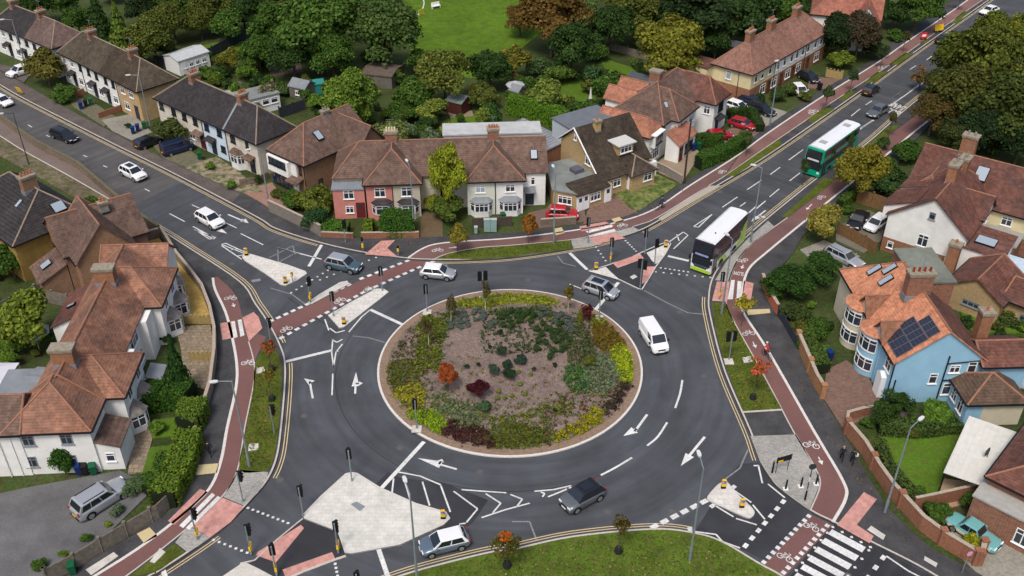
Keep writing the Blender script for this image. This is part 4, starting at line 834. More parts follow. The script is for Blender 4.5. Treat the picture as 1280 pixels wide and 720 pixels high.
# --- H8 cream and brick terrace
b = Bld((941,94), (1037,39), 5, 'long terrace with cream and white upper walls over brick, beside the upper right road')
TP = mat('pinkish_brown_tiles', (.235,.125,.095), .85, .2, 1.2, stripes=(.17,.22), n2=.2)
b.wing(0, 25.5, 0, 7.4, 5, 8.5, 'x', 4.4, 3.8, CREAM_WALL, TP, lower=(BRICK_ORG, 2.45))
X0,X1,Y0,Y1 = b.L; b.wall(7.6, X1+.02, Y0-.02, 1, 2.5, 4.86, WHITE_WALL, name='front_wall'); LF = (X0,X1,Y0-.02,Y1); LB = (X0,X1,Y0-.03,Y1)
for u in (1.8,3.8,6.2): b.win('F', u, 3.85, .9, 1.3, 1)
for u in (8.8,10.8,13.2,15,17,18.8,21.4,23.4): b.win('F', u, 3.85, .9, 1.3, 1, L=LF)
for u in (4.4,8,12.6,16.2,22.6): b.win('F', u, 1.35, 1.6, 1.5, 2, L=LB)
for u in (6.4,10.4,14.4,19.4): b.door('F', u, L=LB, m=mat('brown_door', (.12,.05,.02), .6))
b.win('L', 4.2, 3.85, .9, 1.4, 1, gl=GLASSL); b.pipe(X0-.12, 2.4, 0, 4.9); b.pipe(7.6, Y0-.12, 0, 4.9); b.pipe(17.9, Y0-.12, 0, 4.9)
for x in (4.6,11.2,19.6): b.chim(x, 3.7, 1.5, .9, 9.9, 7.7, BRICK_ORG, 4)
b.flat(-1.6, 2.2, 7.0, 10.5, 4.8, CREAM_WALL, TILE_PUR)
# --- H9 top right
b = Bld((1020,18), (1062,22), 5, 'red roofed house with white gable among trees at the top edge')
b.wing(-1, 11, 0, 8, 5, 8.6, 'x', 3.5, 0, WHITE_WALL, mat('rosy_tiles', (.30,.12,.085), .85, .2, 1.2, stripes=(.17,.2), n2=.15)); b.wing(6, 10.8, -2.5, 4, 4.9, 8.0, 'y', 0, .01, WHITE_WALL, MATS['rosy_tiles']); b.win('F', 8.4, 3.8); b.win('F', 8.4, 1.5, 1.6); b.win('F', 2.5, 3.6)
b.chim(3, 4, .9, 1.4, 9.8, 7.9)
# --- H10 black roofed house left edge
b = Bld((0,320), (100,278), 5, 'house with black tiled roof and terracotta chimney pots at the left edge')
r = b.wing(1.8, 11.3, .8, 16, 5, 8.0, 'y', 4.4, 4, OCHRE_WALL, TILE_BLK, ridge=RIDGE_GR, mid=8.0)
b.wing(-6, 4.8, 6.0, 15, 5, 6.9, 'x', 3, .01, OCHRE_WALL, TILE_BLK, ridge=RIDGE_GR)
b.chim(7.6, 6.4, 1.7, .9, 9.6, 7.4, BRICK_BRN, 4); b.sky(5.6, 6.0, 6.75, -pi/2, .6, 1.5, .55); b.sky(8.6, 2.6, 6.45, 0, 1.5, 1.3, .7)
# --- H11 brown brick house left
b = Bld((53,280), (80,320), 5, 'brown brick house with steep brown roof, between black roofed house and the red roofed semis')
b.wing(-.2, 8.7, -.2, 9.3, 4.9, 7.9, 'y', 0, 0, BRICK_BRN, TILE_BRN, mid=4.4)
b.wing(3.0, 10.9, .5, 7.3, 4.85, 8.7, 'x', .01, 0, mat('warm_brown_brick', (.27,.165,.10), .9, .2, 4), TILE_BRN); LX = b.L
b.win('R', 3.8, 3.0, .8, .9, 1, L=LX, fr=BLKPL, gl=GLASS); b.win('R', 4.0, .7, .8, .8, 1, L=LX, fr=BLKPL); b.win('L', 4.5, 3.6, 1.8, 1.3, L=(-.2+.3,0,0,0), fr=BLKPL) ; b.win('F', 3.4, 3.2, 1.6, 1.5, L=(0,0,.1,0), fr=BLKPL)
b.sky(6.6, 5.0, 6.6, pi/2, 1.0, 1.3, .6); b.chim(5.6, 5.8, .6, .9, 8.5, 7.3, STONE, 2)
b.lean(4.4, 8.4, -3.0, .0, 2.6, 4.0, 'F', BRICK_BRN, TILE_BRN); b.sky(6.2, -1.7, 3.35, 0, 1.1, 1.3, .44); b.win('L', -1.6, 1.3, 2.2, 1.8, 2, L=(4.4,0,0,0), fr=BLKPL)
# --- H12 west semis
b = Bld((155,496), (201,383), 5, 'large white house group with weathered red hipped roofs left of the roundabout')
WR = TILE_RED
b.wing(-.3, 21.2, 1.6, 8.3, 5, 8, 'x', .01, .01, WHITE_WALL, WR, gutter=False)
b.wing(-.1, 6.4, -.1, 5, 5, 7.4, 'y', 3.3, .01, WHITE_WALL, WR); LA = b.L
b.wing(13.8, 21.0, -.1, 5, 5, 7.6, 'y', 3.4, .01, WHITE_WALL, WR); LBb = b.L
b.wing(20.5, 25.4, .9, 8, 4.9, 6.9, 'y', 0, .01, WHITE_WALL, WR); LC = b.L
b.wing(-4.4, .0, 1.6, 9.2, 5, 7.9, 'x', 3.3, .01, WHITE_WALL, WR)
LD = b.L
b.wing(-4.5, 1.0, 7.5, 17, 5, 7.2, 'y', .01, 0, WHITE_WALL, TILE_BRN)
b.lean(-3.9, -.6, -.1, 1.9, 2.8, 3.5, 'F', WHITE_WALL, TILE_BRN)
b.flat(-8.5, -4.2, 12.5, 17, 2.9, WHITE_WALL, TILE_BRN); b.win('F', -6.4, 1.5, 1.2, .9, L=(0,0,12.5,0)); b.door('L', 14.0, L=(-8.5,0,0,0), m=LEAD)
b.wall(11.7, 13.95, 1.0, 2.6, 0, 4.7, WHITE_WALL, name='recess_wall'); b.wall(6.2, 7.4, 1.0, 2.6, 0, 4.7, WHITE_WALL, name='recess_wall')
for L_, xs, bays in ((LA, (3.2,), ((1.2,),(3.9,))), (LBb, (17.4,), ((16.0,),(18.9,)))):
    for u in xs: b.win('F', u-1.3, 3.9, 1.1, 1.2, 2, L=L_); b.win('F', u+1.5, 3.9, 1.1, 1.2, 2, L=L_)
    for (u,) in bays: b.bay(u+.3, L_[2], 2.2, 1.1, 0, 2.2, WHITE_WALL, mat('grey_bay_slates', (.20,.18,.165), .8, .2, 2, stripes=(.1,.2)), .7, roofh=.75)
b.door('F', 6.0, L=LA); b.porch(6.6, 0, 2.2, 1.5, 2.4, LEAD); b.win('F', 9.9, 3.8, 2.4, 1.3, 3, L=(0,0,1.9,0)); b.win('F', 9.9, 1.4, 2.6, 1.4, 3, L=(0,0,1.9,0)); b.win('L', 1.8, 3.2, .9, 1.0, 1, L=(14.1,0,0,0), fr=BLKPL)
b.win('F', 22.8, 3.9, 1.2, 1.2, L=(0,0,1.3,0)); b.bay(22.6, 1.3, 2.2, 1.0, 0, 2.2, WHITE_WALL, MATS['grey_bay_slates'], .7, roofh=.75)
for y in (4.0,7.2): b.win('L', y, 3.95, 1.0, 1.1, L=LD, fr=LEAD)
for y in (4.2,7.6): b.win('L', y, 1.5, 1.0, 1.2, L=LD, fr=LEAD)
for y in (10.6,14.2): b.win('L', y, 3.95, 1.0, 1.1, L=(-4.2,0,0,0), fr=LEAD)
b.win('L', .9, 1.5, .8, 1.0, 1, L=(-3.9,0,0,0)); b.pipe(-4.25, 8.6, 0, 4.9, UPVC); b.pipe(-4.3, 9.6, 0, 4.9, UPVC)
b.chim(2.0, 5.0, 1.0, 1.9, 9.3, 7.2, BRICK_ORG, 0); b.chim(14.9, 5.0, 1.0, 1.9, 9.3, 7.2, BRICK_ORG, 0)
b.lean(13.5, 19.5, 8.2, 11, 3.2, 4.6, 'B', WHITE_WALL, TILE_PUR); b.sky(16, 9.7, 4.05, pi, .5, 1.0, .45)
b.flat(2.0, 7.0, 8.2, 13, 3.0, UPVC, LEAD); b.win('L', 10.5, 1.6, 1.6, 1.6, 2, L=(2.0,0,0,0))
# --- H13 big brown roof right
b = Bld((1143,225), (1280,263), 5, 'house with very long brown roof and tall chimney at the right edge')
b.wing(-.5, 22, -2.0, 8.6, 5, 8.6, 'x', 0, .01, CREAM_WALL, TILE_PUR, lower=(BRICK_RED, 2.3)); LQ = b.L
b.wing(-.4, 4.6, -4.0, 4, 4.8, 7.0, 'y', 2.4, .01, CREAM_WALL, mat('old_brown_tiles', (.17,.10,.07), .85, .25, 1.2, stripes=(.17,.25), n2=.2)); b.sky(7.0, 1.2, 7.5, 0, 1.4, 2.0, .6)
b.chim(4.4, 3.4, 1.7, 1.1, 11, 7.8, BRICK_ORG, 2, STONE); b.win('F', 11.5, 3.9, 1.2, 1.1, 2, L=LQ); b.win('F', 15.5, 3.9, 1.2, 1.1, 2, L=LQ)
# --- H14 white gable house
b = Bld((1109,269), (1207,300), 5, 'tall white gable house over red brick, between the blue house and the long brown roof')
b.wing(-.3, 9.2, .3, 14.2, 4.9, 8.6, 'y', 0, 4, WHITE_WALL, TILE_PUR, mid=4.6, gutter=False); LG = b.L
b.wall(LG[0]-.02, LG[1]-1, LG[2]-.03, LG[3]+.02, 0, 1.9, BRICK_ORG, name='lower_wall')
b.win('F', 4.7, 6.3, .7, .9, 1, L=LG, fr=LEAD); b.win('F', 4.4, 2.95, 1.2, 1.5, 2, L=LG); b.win('F', 8.2, 3.4, .8, 1.6, 1, L=LG); b.win('F', 7.6, 1.2, .8, 1.3, 1, L=(0,0,LG[2]-.03,0)); b.win('F', 1.0, 1.1, .7, .9, 1, L=(0,0,LG[2]-.03,0)); b.pipe(LG[0]-.06, LG[2]-.1, 0, 4.8)
b.wing(4.6, 9.4, 5.2, 9.6, 5.2, 7.4, 'x', .01, 0, WHITE_WALL, TILE_PUR); b.win('R', 7.4, 4.6, .8, 1.2, 1); b.lean(8.9, 13.0, .6, 5.2, 3.9, 4.6, 'F', WHITE_WALL, TILE_PUR); b.sky(10.6, 2.4, 4.32, 0, 2.2, 1.5, .15)
b.lean(-.9, 2.6, 1.2, 5.4, 5.6, 7.2, 'L', WHITE_WALL, TILE_PUR, z0=4); b.lean(-.9, 2.6, 6.6, 10.6, 5.6, 7.0, 'L', WHITE_WALL, TILE_PUR, z0=4)
b.flat(9.6, 13.2, 5.6, 9.5, 3.0, BRICK_RED, mat('grey_cover', (.28,.28,.27), .7)); b.flat(13.1, 17.0, -.5, 4.2, 2.6, BRICK_RED, mat('conservatory_roof', (.45,.55,.65), .25, .1, 2, n2=.2)); b.chim(4.4, 6.6, 1.0, 1.8, 10.5, 7.6, BRICK_ORG, 3, STONE); b.chim(4.6, 10.2, 1.0, 1.5, 9.9, 7.6, BRICK_ORG, 3, STONE)
b.chim(8.2, -.6, 1.2, 1.0, 4.6, 0.1, BRICK_ORG, 1, TERRA)
# outbuilding with brick gable
b = Bld((1180,352), (1225,370), 3, 'single storey brick outbuilding with plum tiled gable roof behind the blue house', 'outbuilding', 'outbuilding')
b.wing(0, 6.4, 0, 7, 2.8, 4.8, 'y', 0, .01, BRICK_TAN, TILE_PUR); b.wing(5.6, 17, 1.5, 7, 2.8, 4.3, 'x', .01, 0, BRICK_TAN, TILE_PUR); b.win('F', 3.2, 1.5, 1.8, .7, 3, L=(0,0,.3,0), fr=LEAD); b.win('F', 8.6, 1.4, 1.6, .7, 3, L=(0,0,1.8,0), fr=LEAD)
# --- H15 orange roof blue house
b = Bld((1051,338), (1117,452), 5, 'orange roofed pair with pale blue gable, round bays and solar panels')
BW = BLUE_WALL
b.wing(-.2, 15.8, -.1, 8.9, 5, 8.6, 'x', 4.3, 0, BW, TILE_ORG, ov=.25); LH = b.L
b.wall(LH[0]-.02, 7.6, LH[2]-.02, LH[3], 0, 4.9, mat('ivory_render', (.55,.50,.38), .9, .08, 1), name='front_wall')
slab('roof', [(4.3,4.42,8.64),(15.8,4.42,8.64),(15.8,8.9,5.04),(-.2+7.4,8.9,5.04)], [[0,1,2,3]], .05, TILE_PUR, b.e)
b.flat(1.2, 7.4, 4.6, 8.4, 8.35, BRICK_RED, mat('moss_felt', (.17,.185,.155), .85, .15, 1.5, n2=.2), z0=5)
b.chim(8.9, 3.9, 1.0, 2.4, 10.6, 7.4, BRICK_RED, 4, mat('dark_red_pot', (.22,.035,.02), .6), STONE); b.chim(12.3, 9.4, 1.0, 1.1, 8.3, 3, BRICK_ORG, 1, TERRA)
for yc, u in ((3.4, 1), (5.0, 2), (5.0, 3)): pass
for u, v in ((2.9,2.2),(4.0,3.2),(5.2,2.5)): b.sky(u, v, 5+(v+.1)*.8+.07, 0, .75, 1.6, .675)
# gabled dormer hips + round bays
def round_bay(cx, wm, zt):
    bm = bmesh.new(); n = 12; r = 1.5
    pts = [(cx+r*cos(pi+pi*i/n), LH[2]+.1+r*.85*sin(pi+pi*i/n)) for i in range(n+1)]; prism(bm, pts, 0, zt); B_ = obj('round_bay', bm, wm, b.e, smooth=False)
    for z0_, z1_ in ((.85,2.2),(3.1,4.5)):
        bm = bmesh.new(); q = [(cx+(r+.05)*cos(pi+pi*i/n), LH[2]+.1+(r+.05)*.85*sin(pi+pi*i/n)) for i in range(1,n)]
        strip(bm, q, -.03, .05, z0_-.12, z0_+.03); strip(bm, q, -.03, .05, z1_-.06, z1_+.06); strip(bm, q, -.02, .04, z0_+(z1_-z0_)*.68, z0_+(z1_-z0_)*.68+.06)
        for i in range(0, n-1, 2):
            x, y = q[i]; cyl(bm, (x,y,z0_), (x,y,z1_), .05, .05, 6)
        f = obj('bay_window', bm, UPVC, B_); bm = bmesh.new(); strip(bm, q, -.0, .02, z0_, z1_); obj('pane', bm, GLASS, f)
    bm = bmesh.new(); q = [(cx+(r+.25)*cos(pi+pi*i/6), LH[2]+.0+(r+.25)*.85*sin(pi+pi*i/6)) for i in range(7)]
    lo = [bm.verts.new((x,y,zt+.01)) for x, y in q]; hi = bm.verts.new((cx+.1, LH[2]+.35, zt+1.0))
    for i in range(6): bm.faces.new((lo[i], lo[i+1], hi))
    bm.faces.new(lo[::-1]); obj('bay_roof', bm, TILE_ORG, B_)
round_bay(5.9, MATS['ivory_render'], 4.95); round_bay(10.3, BW, 4.95)
for c in (7.1, 11.4):
    w_ = BW if c > 9 else MATS['ivory_render']
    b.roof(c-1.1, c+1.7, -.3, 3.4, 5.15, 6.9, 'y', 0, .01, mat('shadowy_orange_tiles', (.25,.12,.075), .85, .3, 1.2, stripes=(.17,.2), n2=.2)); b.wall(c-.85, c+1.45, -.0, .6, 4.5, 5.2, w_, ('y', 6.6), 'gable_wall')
S_ = mat('solar_cells', (.020,.022,.036), .12, .2, 6, spec=.8); sl = atan2(3.6, 4.5)
def panel(u0, u1, v0, v1):
    bm = bmesh.new(); n = max(1, round((u1-u0)/1.0)); m_ = max(1, round((v1-v0)/1.6))
    fr = bmesh.new()
    for i in range(n):
        for j in range(m_):
            a, c = u0+(u1-u0)*i/n, u0+(u1-u0)*(i+1)/n; d, e = v0+(v1-v0)*j/m_, v0+(v1-v0)*(j+1)/m_
            box(fr, a+.01, c-.01, d+.01, e-.01, .08, .115)
            for q in range(3):
                for r_ in range(4): box(bm, a+.05+q*(c-a-.1)/3+.012, a+.05+(q+1)*(c-a-.1)/3-.012, d+.05+r_*(e-d-.1)/4+.012, d+.05+(r_+1)*(e-d-.1)/4-.012, .117, .128)
    f = obj('solar_panel', fr, mat('panel_frame', (.10,.10,.13), .4), b.e); f.location = (0,-.1,5.0); f.rotation_euler = (sl,0,0); obj('solar_cells', bm, S_, f)
panel(12.2,15.4,.5,2.2); panel(11.7,15.3,2.2,3.75); panel(12.6,15.2,3.8,5.0) 
b.win('R', 4.2, 2.9, .8, 1.2, 1, L=LH, sill=True); b.win('R', 6.0, 4.0, 1.0, .9, 2, L=LH); b.win('R', 7.6, 4.1, .85, 1.4, 1, L=LH); b.win('R', 6.2, 1.6, 1.6, 1.4, 2, L=LH)
for yy, a_, c_ in ((5.1,.2,5.6),(.1,0,4.9),(.6,.6,2.9)): b.pipe(LH[1]+.1, yy, a_, c_, r=.07)
bm = bmesh.new(); cyl(bm, (LH[1]+.09,5.1,4.7), (LH[1]+.09,8.4,5.0), .05); cyl(bm, (LH[1]+.09,5.1,2.7), (LH[1]+.09,8.2,2.75), .06); obj('waste_pipes', bm, BLKPL, b.e)
b.win('F', 14.4, 3.8, 1.2, 1.3, 2, L=LH); b.door('F', 14.2, L=LH, m=UPVC); b.pipe(12.4, LH[2]-.08, 0, 4.9, BW)
b.wall(13.6, 14.8, LH[2]-.5, LH[2], 0, 2.5, UPVC, ('y', 2.9), 'porch')
b.wing(11.5, 16.3, 8.2, 13, 4.7, 6.0, 'y', .01, 0, BW, TILE_PUR)
b.wing(14.6, 19.3, 5.9, 11.8, 2.8, 4.6, 'y', 2.9, 2.9, BW, mat('dark_brown_plain', (.105,.070,.050), .85, .25, 1.2, stripes=(.17,.3), n2=.25)); LZ = b.L
b.wall(LZ[0]+.5, LZ[1]+.02, LZ[2]+1.5, LZ[3], 0, 2.55, MATS['ivory_render'], name='side_wall'); b.win('F', 17.9, 1.5, 1.0, 1.5, 2, L=LZ); b.win('F', 16.5, 1.6, 1.0, 1.2, 2, L=LZ)
# --- H16 brick house bottom right
b = Bld((1233,592), (1300,625), 4.6, 'red brick house with plum tiled roof at the lower right edge')
b.wing(.0, 9, 0, 10.5, 4.3, 7.3, 'y', 3.5, 0, BRICK_RED, TILE_PUR); b.flat(0, 8, -1.6, .6, 3.4, BRICK_RED, mat('grey_flat', (.33,.32,.30), .8, .12, 2)); b.win('F', 4.6, 1.6, 1.8, 1.6, 3, L=(0,0,-1.6,0))
# --- carport veranda: white ribbed roof on posts
b = Bld((1180,588), (1222,604), 2.9, 'white ribbed lean-to canopy roof beside the lawn, at the lower right', 'canopy', 'lean_to_canopy')
LW = mat('white_sheet_roof', (.58,.57,.52), .6, .08, 2, n2=.08)
slab('roof', [(0,0,2.7),(4.3,0,2.9),(4.6,8.4,2.9),(0.2,8.6,2.7)], [[0,1,2,3]], .08, LW, b.e)
bm = bmesh.new()
for i in range(9): cyl(bm, (.1+i*.5,.05,2.72+i*.024), (.3+i*.5,8.4,2.72+i*.024), .035, .035, 4)
obj('roof_ribs', bm, LW, b.e)
for x, y in ((.15,.15),(4.1,.15),(.3,4.2),(.4,8.3)): bm = bmesh.new(); cyl(bm, (x,y,0), (x,y,2.62), .06); obj('post', bm, BLKPL, b.e)
# --- sheds and outbuildings
def shed(A, B, z, dep, zr, wm, rm, label, cat='shed', name='garden_shed', wins=1, axis='x'):
    s = Bld(A, B, z, label, cat, name); a = G(*A, z); c = G(*B, z); Ln = hypot(a[0]-c[0], a[1]-c[1])
    s.wing(0, Ln, 0, dep, z, zr, axis, 0, 0, wm, rm, ov=.15, ridge=None, gutter=False)
    for i in range(wins): s.win('F', Ln*(i+1)/(wins+1), z*.55, .8, .8, 2)
    s.door('F', Ln*.5 if not wins else Ln*.12+.3, w=.8, h=min(1.9, z-.4), m=wm, panel=False)
    return s
WOOD_R = mat('maroon_timber', (.07,.022,.018), .8, .2, 4); WOOD_G = mat('grey_timber', (.13,.12,.10), .9, .3, 4); WOOD_B = mat('brown_timber', (.14,.09,.055), .9, .3, 4); TEAL = mat('teal_paint', (.03,.20,.19), .7)
shed((556,125), (577,130), 2.1, 3.2, 2.7, WOOD_R, mat('greenish_felt', (.16,.19,.18), .8, .15, 2), 'maroon timber garden shed with grey-green roof', wins=0)
shed((222,77), (262,64), 2.6, 4.5, 3.2, UPVC, mat('light_ribbed', (.42,.44,.45), .6, .15, 2), 'white prefab garage-like cabin with pale roof among the upper left gardens', 'cabin', 'cabin', 4)
shed((359,107), (381,112), 2.0, 3, 2.9, WOOD_G, LEAD, 'grey timber shed with blue-grey pitched roof behind the terrace', wins=1)
shed((392,106), (406,104), 1.9, 2, 2.4, TEAL, TEAL, 'small teal playhouse beside the grey shed', 'playhouse', 'playhouse', 0)
s = Bld((302,127), (338,118), 2.7, 'low conservatory with white windows and dark roof behind the cream terrace', 'conservatory', 'conservatory'); s.flat(0, 6, 0, 4, 2.7, UPVC, FELT); s.flat(-5, 0, .4, 5, 2.8, GREY_WALL, mat('pale_grey_felt', (.30,.31,.30), .8, .15, 2)); [s.win('F', u, 1.7, 1.1, .9, 1, L=(0,0,0,0)) for u in (.9,2.3,3.7,5.1)]
shed((780,112), (800,117), 2.3, 3.4, 2.9, WOOD_G, mat('dark_grey_felt', (.07,.075,.09), .8, .15, 2), 'grey timber workshop with dark felt roof behind the white house', 'shed', 'garden_shed', 2)
shed((783,96), (812,104), 2.2, 2.6, 2.8, WOOD_B, MATS['dark_grey_felt'], 'brown shed with dark roof beyond the grey workshop', wins=0)
shed((796,118), (815,121), 2.0, 2, 2.3, TEAL, FELT, 'teal painted shed beside the grey workshop', wins=0)
shed((908,57), (930,61), 2.4, 3, 3.0, WOOD_B, MATS['dark_grey_felt'], 'dark roofed outbuilding behind the cream terrace', wins=0)
shed((20,492), (50,494), 2.6, 4, 3.1, UPVC, LEAD, 'white summerhouse with grey slate roof behind the red roofed houses', 'summerhouse', 'summerhouse', 1)
shed((450,92), (490,96), 2.2, 5, 2.6, WOOD_G, mat('brown_felt', (.10,.08,.065), .9, .2, 2), 'long low timber shed roof under the big trees', wins=0)
shed((635,112), (648,116), 2.0, 2.2, 2.8, WOOD_G, LEAD, 'small grey-roofed shed by the clipped green hedge', wins=0)
# ------------------------------------------------------------------ vehicles
TYRE = mat('tyre', (.012,.012,.013), .85); RIM = mat('alloy', (.38,.39,.40), .35, metal=.7); LAMPW = mat('headlamp', (.75,.78,.82), .15, spec=.8); LAMPR = mat('tail_lamp', (.35,.01,.01), .25, spec=.7)
CGL = mat('car_glass', (.012,.016,.022), .05, spec=.9); PLW = mat('plate_white', (.7,.7,.68), .5); PLY = mat('plate_yellow', (.6,.42,.03), .5); TRIM = mat('black_trim', (.015,.015,.017), .5)
def paint(n, c, r=.28, metal=.0): return mat('paint_'+n, c, r, metal=metal, coat=.8)
P_WHITE = paint('white', (.72,.73,.74)); P_SILV = paint('silver', (.42,.44,.47), .3, .45); P_BLK = paint('black', (.012,.013,.016)); P_SLATE = paint('slate_blue', (.07,.115,.15), .3, .3); P_GREY = paint('grey', (.13,.145,.16), .3, .4)
P_RED = paint('red', (.40,.012,.02)); P_BLUEG = paint('pale_blue_silver', (.15,.20,.26), .3, .5); P_TURQ = paint('turquoise', (.13,.34,.34)); P_DKB = paint('navy', (.012,.02,.05)); P_CREAM = paint('cream', (.65,.62,.5)); P_CRIM = paint('crimson', (.30,.01,.02))
WHL = {}
def wheel(parent, x, y, r, w):
    key = (r, w)
    if key not in WHL:
        bm = bmesh.new(); cyl(bm, (0,-w/2,0), (0,w/2,0), r, r, 20); bmesh.ops.recalc_face_normals(bm, faces=bm.faces); me = bpy.data.meshes.new('wheel'); bm.to_mesh(me); bm.free(); me.materials.append(TYRE)
        bm = bmesh.new(); cyl(bm, (0,-w/2-.012,0), (0,w/2+.012,0), r*.66, r*.66, 14); cyl(bm, (0,-w/2-.02,0), (0,w/2+.02,0), r*.16, r*.16, 8)
        for k in range(5):
            a = 2*pi*k/5
            for s_ in (-1,1): box(bm, -.03, .03, s_*(w/2+.014)-.008, s_*(w/2+.014)+.008, 0, r*.6, Matrix.Rotation(a, 4, 'Y'))
        bmesh.ops.recalc_face_normals(bm, faces=bm.faces); mr = bpy.data.meshes.new('rim'); bm.to_mesh(mr); bm.free(); mr.materials.append(RIM); WHL[key] = (me, mr)
    o = bpy.data.objects.new('wheel', WHL[key][0]); link(o, parent); o.location = (x, y, r); q = bpy.data.objects.new('rim', WHL[key][1]); link(q, o)
# profile: L, W, H, belt, [cabin base rear, roof rear, roof front, windscreen base] in fractions of L from the centre, hood height at front, boot height, nose height
TYPES = {
 'hatch': (4.0,1.75,1.48,.92,(-.47,-.36,.08,.27),.86,.92,.66,.31),
 'mpv':   (4.1,1.75,1.60,.96,(-.48,-.38,.12,.33),.90,.96,.70,.31),
 'suv':   (4.4,1.84,1.62,1.0,(-.475,-.36,.08,.26),1.0,1.04,.80,.36),
 'bigsuv':(4.9,1.98,1.82,1.14,(-.48,-.39,.08,.23),1.10,1.14,.92,.39),
 'saloon':(4.7,1.82,1.43,.90,(-.37,-.22,.06,.22),.84,.90,.64,.32),
 'estate':(4.8,1.82,1.46,.92,(-.475,-.41,.06,.22),.84,.92,.64,.32),
 'van':   (4.6,1.85,1.85,1.10,(-.492,-.485,.20,.36),1.02,1.10,.80,.32),
 'classic':(4.4,1.66,1.48,.88,(-.27,-.16,.08,.17),.86,.84,.74,.33)}
def car(px, toward, kind, body, label, roofm=None, group=None, cat='car', name='parked_car', scale=1.0, lower=None, sunroof=False, z=0):
    """px: pixel of the middle of the car; toward: pixel offset in the direction it faces"""
    L, Wd, H, belt, (xr, rr, rf, xf), hood, boot, nose, wr = TYPES[kind]
    L *= scale
    a = G(px[0]-toward[0]*.5, px[1]-toward[1]*.5, .75); c = G(px[0]+toward[0]*.5, px[1]+toward[1]*.5, .75)
    m = G(px[0], px[1], .75); e = empty(name, (m[0], m[1], z+.02), atan2(c[1]-a[1], c[0]-a[0])); tag(e, label, cat, group)
    hw = Wd/2; bm = bmesh.new(); st = []
    X = [-.5,-.49,-.455,-.40,-.30,-.12,.08,.2,.30,.40,.455,.485,.5]
    def top(t):
        if t >= xf: u = (t-xf)/(.5-xf); return hood+(nose-hood)*u**2.2+ (belt-hood)*(1-u)**3
        if t <= xr: u = (xr-t)/(.5+xr+1e-6) if xr > -.46 else 0; return boot-.05*u
        return belt
    for t in X:
        e_ = abs(t); k = 1-.17*max(0,(e_-.37)/.13)**2; h = hw*k; zt = top(t); zl = .22+.14*max(0,(e_-.44)/.06)
        if e_ > .495: zt = min(zt, .60 if t > 0 else belt-.18); zl = .36
        elif e_ > .48: zt = zt-.06 if t > 0 else zt-.03
        y = [(0,zt+.015),(h*.55,zt+.01),(h*.86,zt-.02),(h*.965,zt-.09),(h,zt-.22),(h*.995,.48),(h*.96,zl+.02),(h*.80,zl),(0,zl)]
        if zt < .7: y = [(0,zt),(h*.55,zt),(h*.84,zt-.01),(h*.93,zt-.03),(h*.95,zt-.08),(h*.95,.47),(h*.93,zl+.02),(h*.8,zl),(0,zl)]
        ring = [bm.verts.new((t*L, yy, zz)) for yy, zz in y]+[bm.verts.new((t*L, -yy, zz)) for yy, zz in y[1:-1][::-1]]
        st.append(ring)
    for A, B in zip(st, st[1:]):
        n = len(A)
        for i in range(n): bm.faces.new((A[i], A[(i+1)%n], B[(i+1)%n], B[i]))
    bm.faces.new(st[0][::-1]); bm.faces.new(st[-1]); bo = obj('body', bm, body, e, smooth=True)
    if lower:
        bm = bmesh.new(); 
        for s_ in (-1,1): box(bm, -.42*L, .42*L, s_*(hw-.01)-.015, s_*(hw-.01)+.015, .42, .68)
        obj('side_panel', bm, lower, e)
    # greenhouse
    bz = belt-.05; tz = H; tw = hw*(.74 if kind not in ('van','mpv','bigsuv') else .82); bw = hw*.93
    cb = [(xr*L,bw),(xf*L,bw*.97),(rf*L,tw),(rr*L,tw*.97)]
    bm = bmesh.new(); base = [(xr*L,-bw),(xf*L,-bw*.95),(xf*L,bw*.95),(xr*L,bw)]; midr = [((rr*L+(xr-rr)*L*.12),-tw*1.02),((rf*L+(xf-rf)*L*.10),-tw*1.0),((rf*L+(xf-rf)*L*.10),tw*1.0),((rr*L+(xr-rr)*L*.12),tw*1.02)]; topr = [(rr*L+.08,-tw*.90),(rf*L-.06,-tw*.88),(rf*L-.06,tw*.88),(rr*L+.08,tw*.90)]
    b0 = [bm.verts.new((x,y,bz)) for x, y in base]; b1 = [bm.verts.new((x,y,tz-.09)) for x, y in midr]; b2 = [bm.verts.new((x,y,tz-.015)) for x, y in topr]
    for A, B in ((b0,b1),(b1,b2)):
        for i in range(4): bm.faces.new((A[i], A[(i+1)%4], B[(i+1)%4], B[i]))
    c1 = bm.verts.new(((rr+rf)*L/2, 0, tz)); 
    for i in range(4): bm.faces.new((b2[i], b2[(i+1)%4], c1))
    obj('cabin', bm, roofm or body, e)
    B0 = [Vector((x,y,bz)) for x, y in base]; B1 = [Vector((x,y,tz-.09)) for x, y in midr]
    def pane(nm, p00, p10, p01, p11, u0, u1, v0, v1, m_=CGL):
        def at(u, v): return (p00*(1-u)+p10*u)*(1-v)+(p01*(1-u)+p11*u)*v
        q = [at(u0,v0), at(u1,v0), at(u1,v1), at(u0,v1)]; n = (q[1]-q[0]).cross(q[3]-q[0]).normalized()
        cen = sum(q, Vector())/4; 
        if n.dot(cen-Vector(((rr+rf)*L/2,0,H*.6))) < 0: n = -n
        bm = bmesh.new(); f = [bm.verts.new(v+n*.012) for v in q]; g = [bm.verts.new(v-n*.02) for v in q]
        bm.faces.new(f); bm.faces.new(g[::-1])
        for i in range(4): bm.faces.new((f[i], g[i], g[(i+1)%4], f[(i+1)%4]))
        return obj(nm, bm, m_, e)
    pane('windscreen', B0[1], B0[2], B1[1], B1[2], .05, .95, .10, .98); 
    if kind != 'van': pane('rear_window', B0[0], B0[3], B1[0], B1[3], .08, .92, .22, .92)
    segs = [(.06,.30),(.33,.60),(.63,.93)] if kind in ('suv','bigsuv','mpv','estate') else [(.10,.50),(.53,.93)] if kind != 'van' else [(.72,.93)]
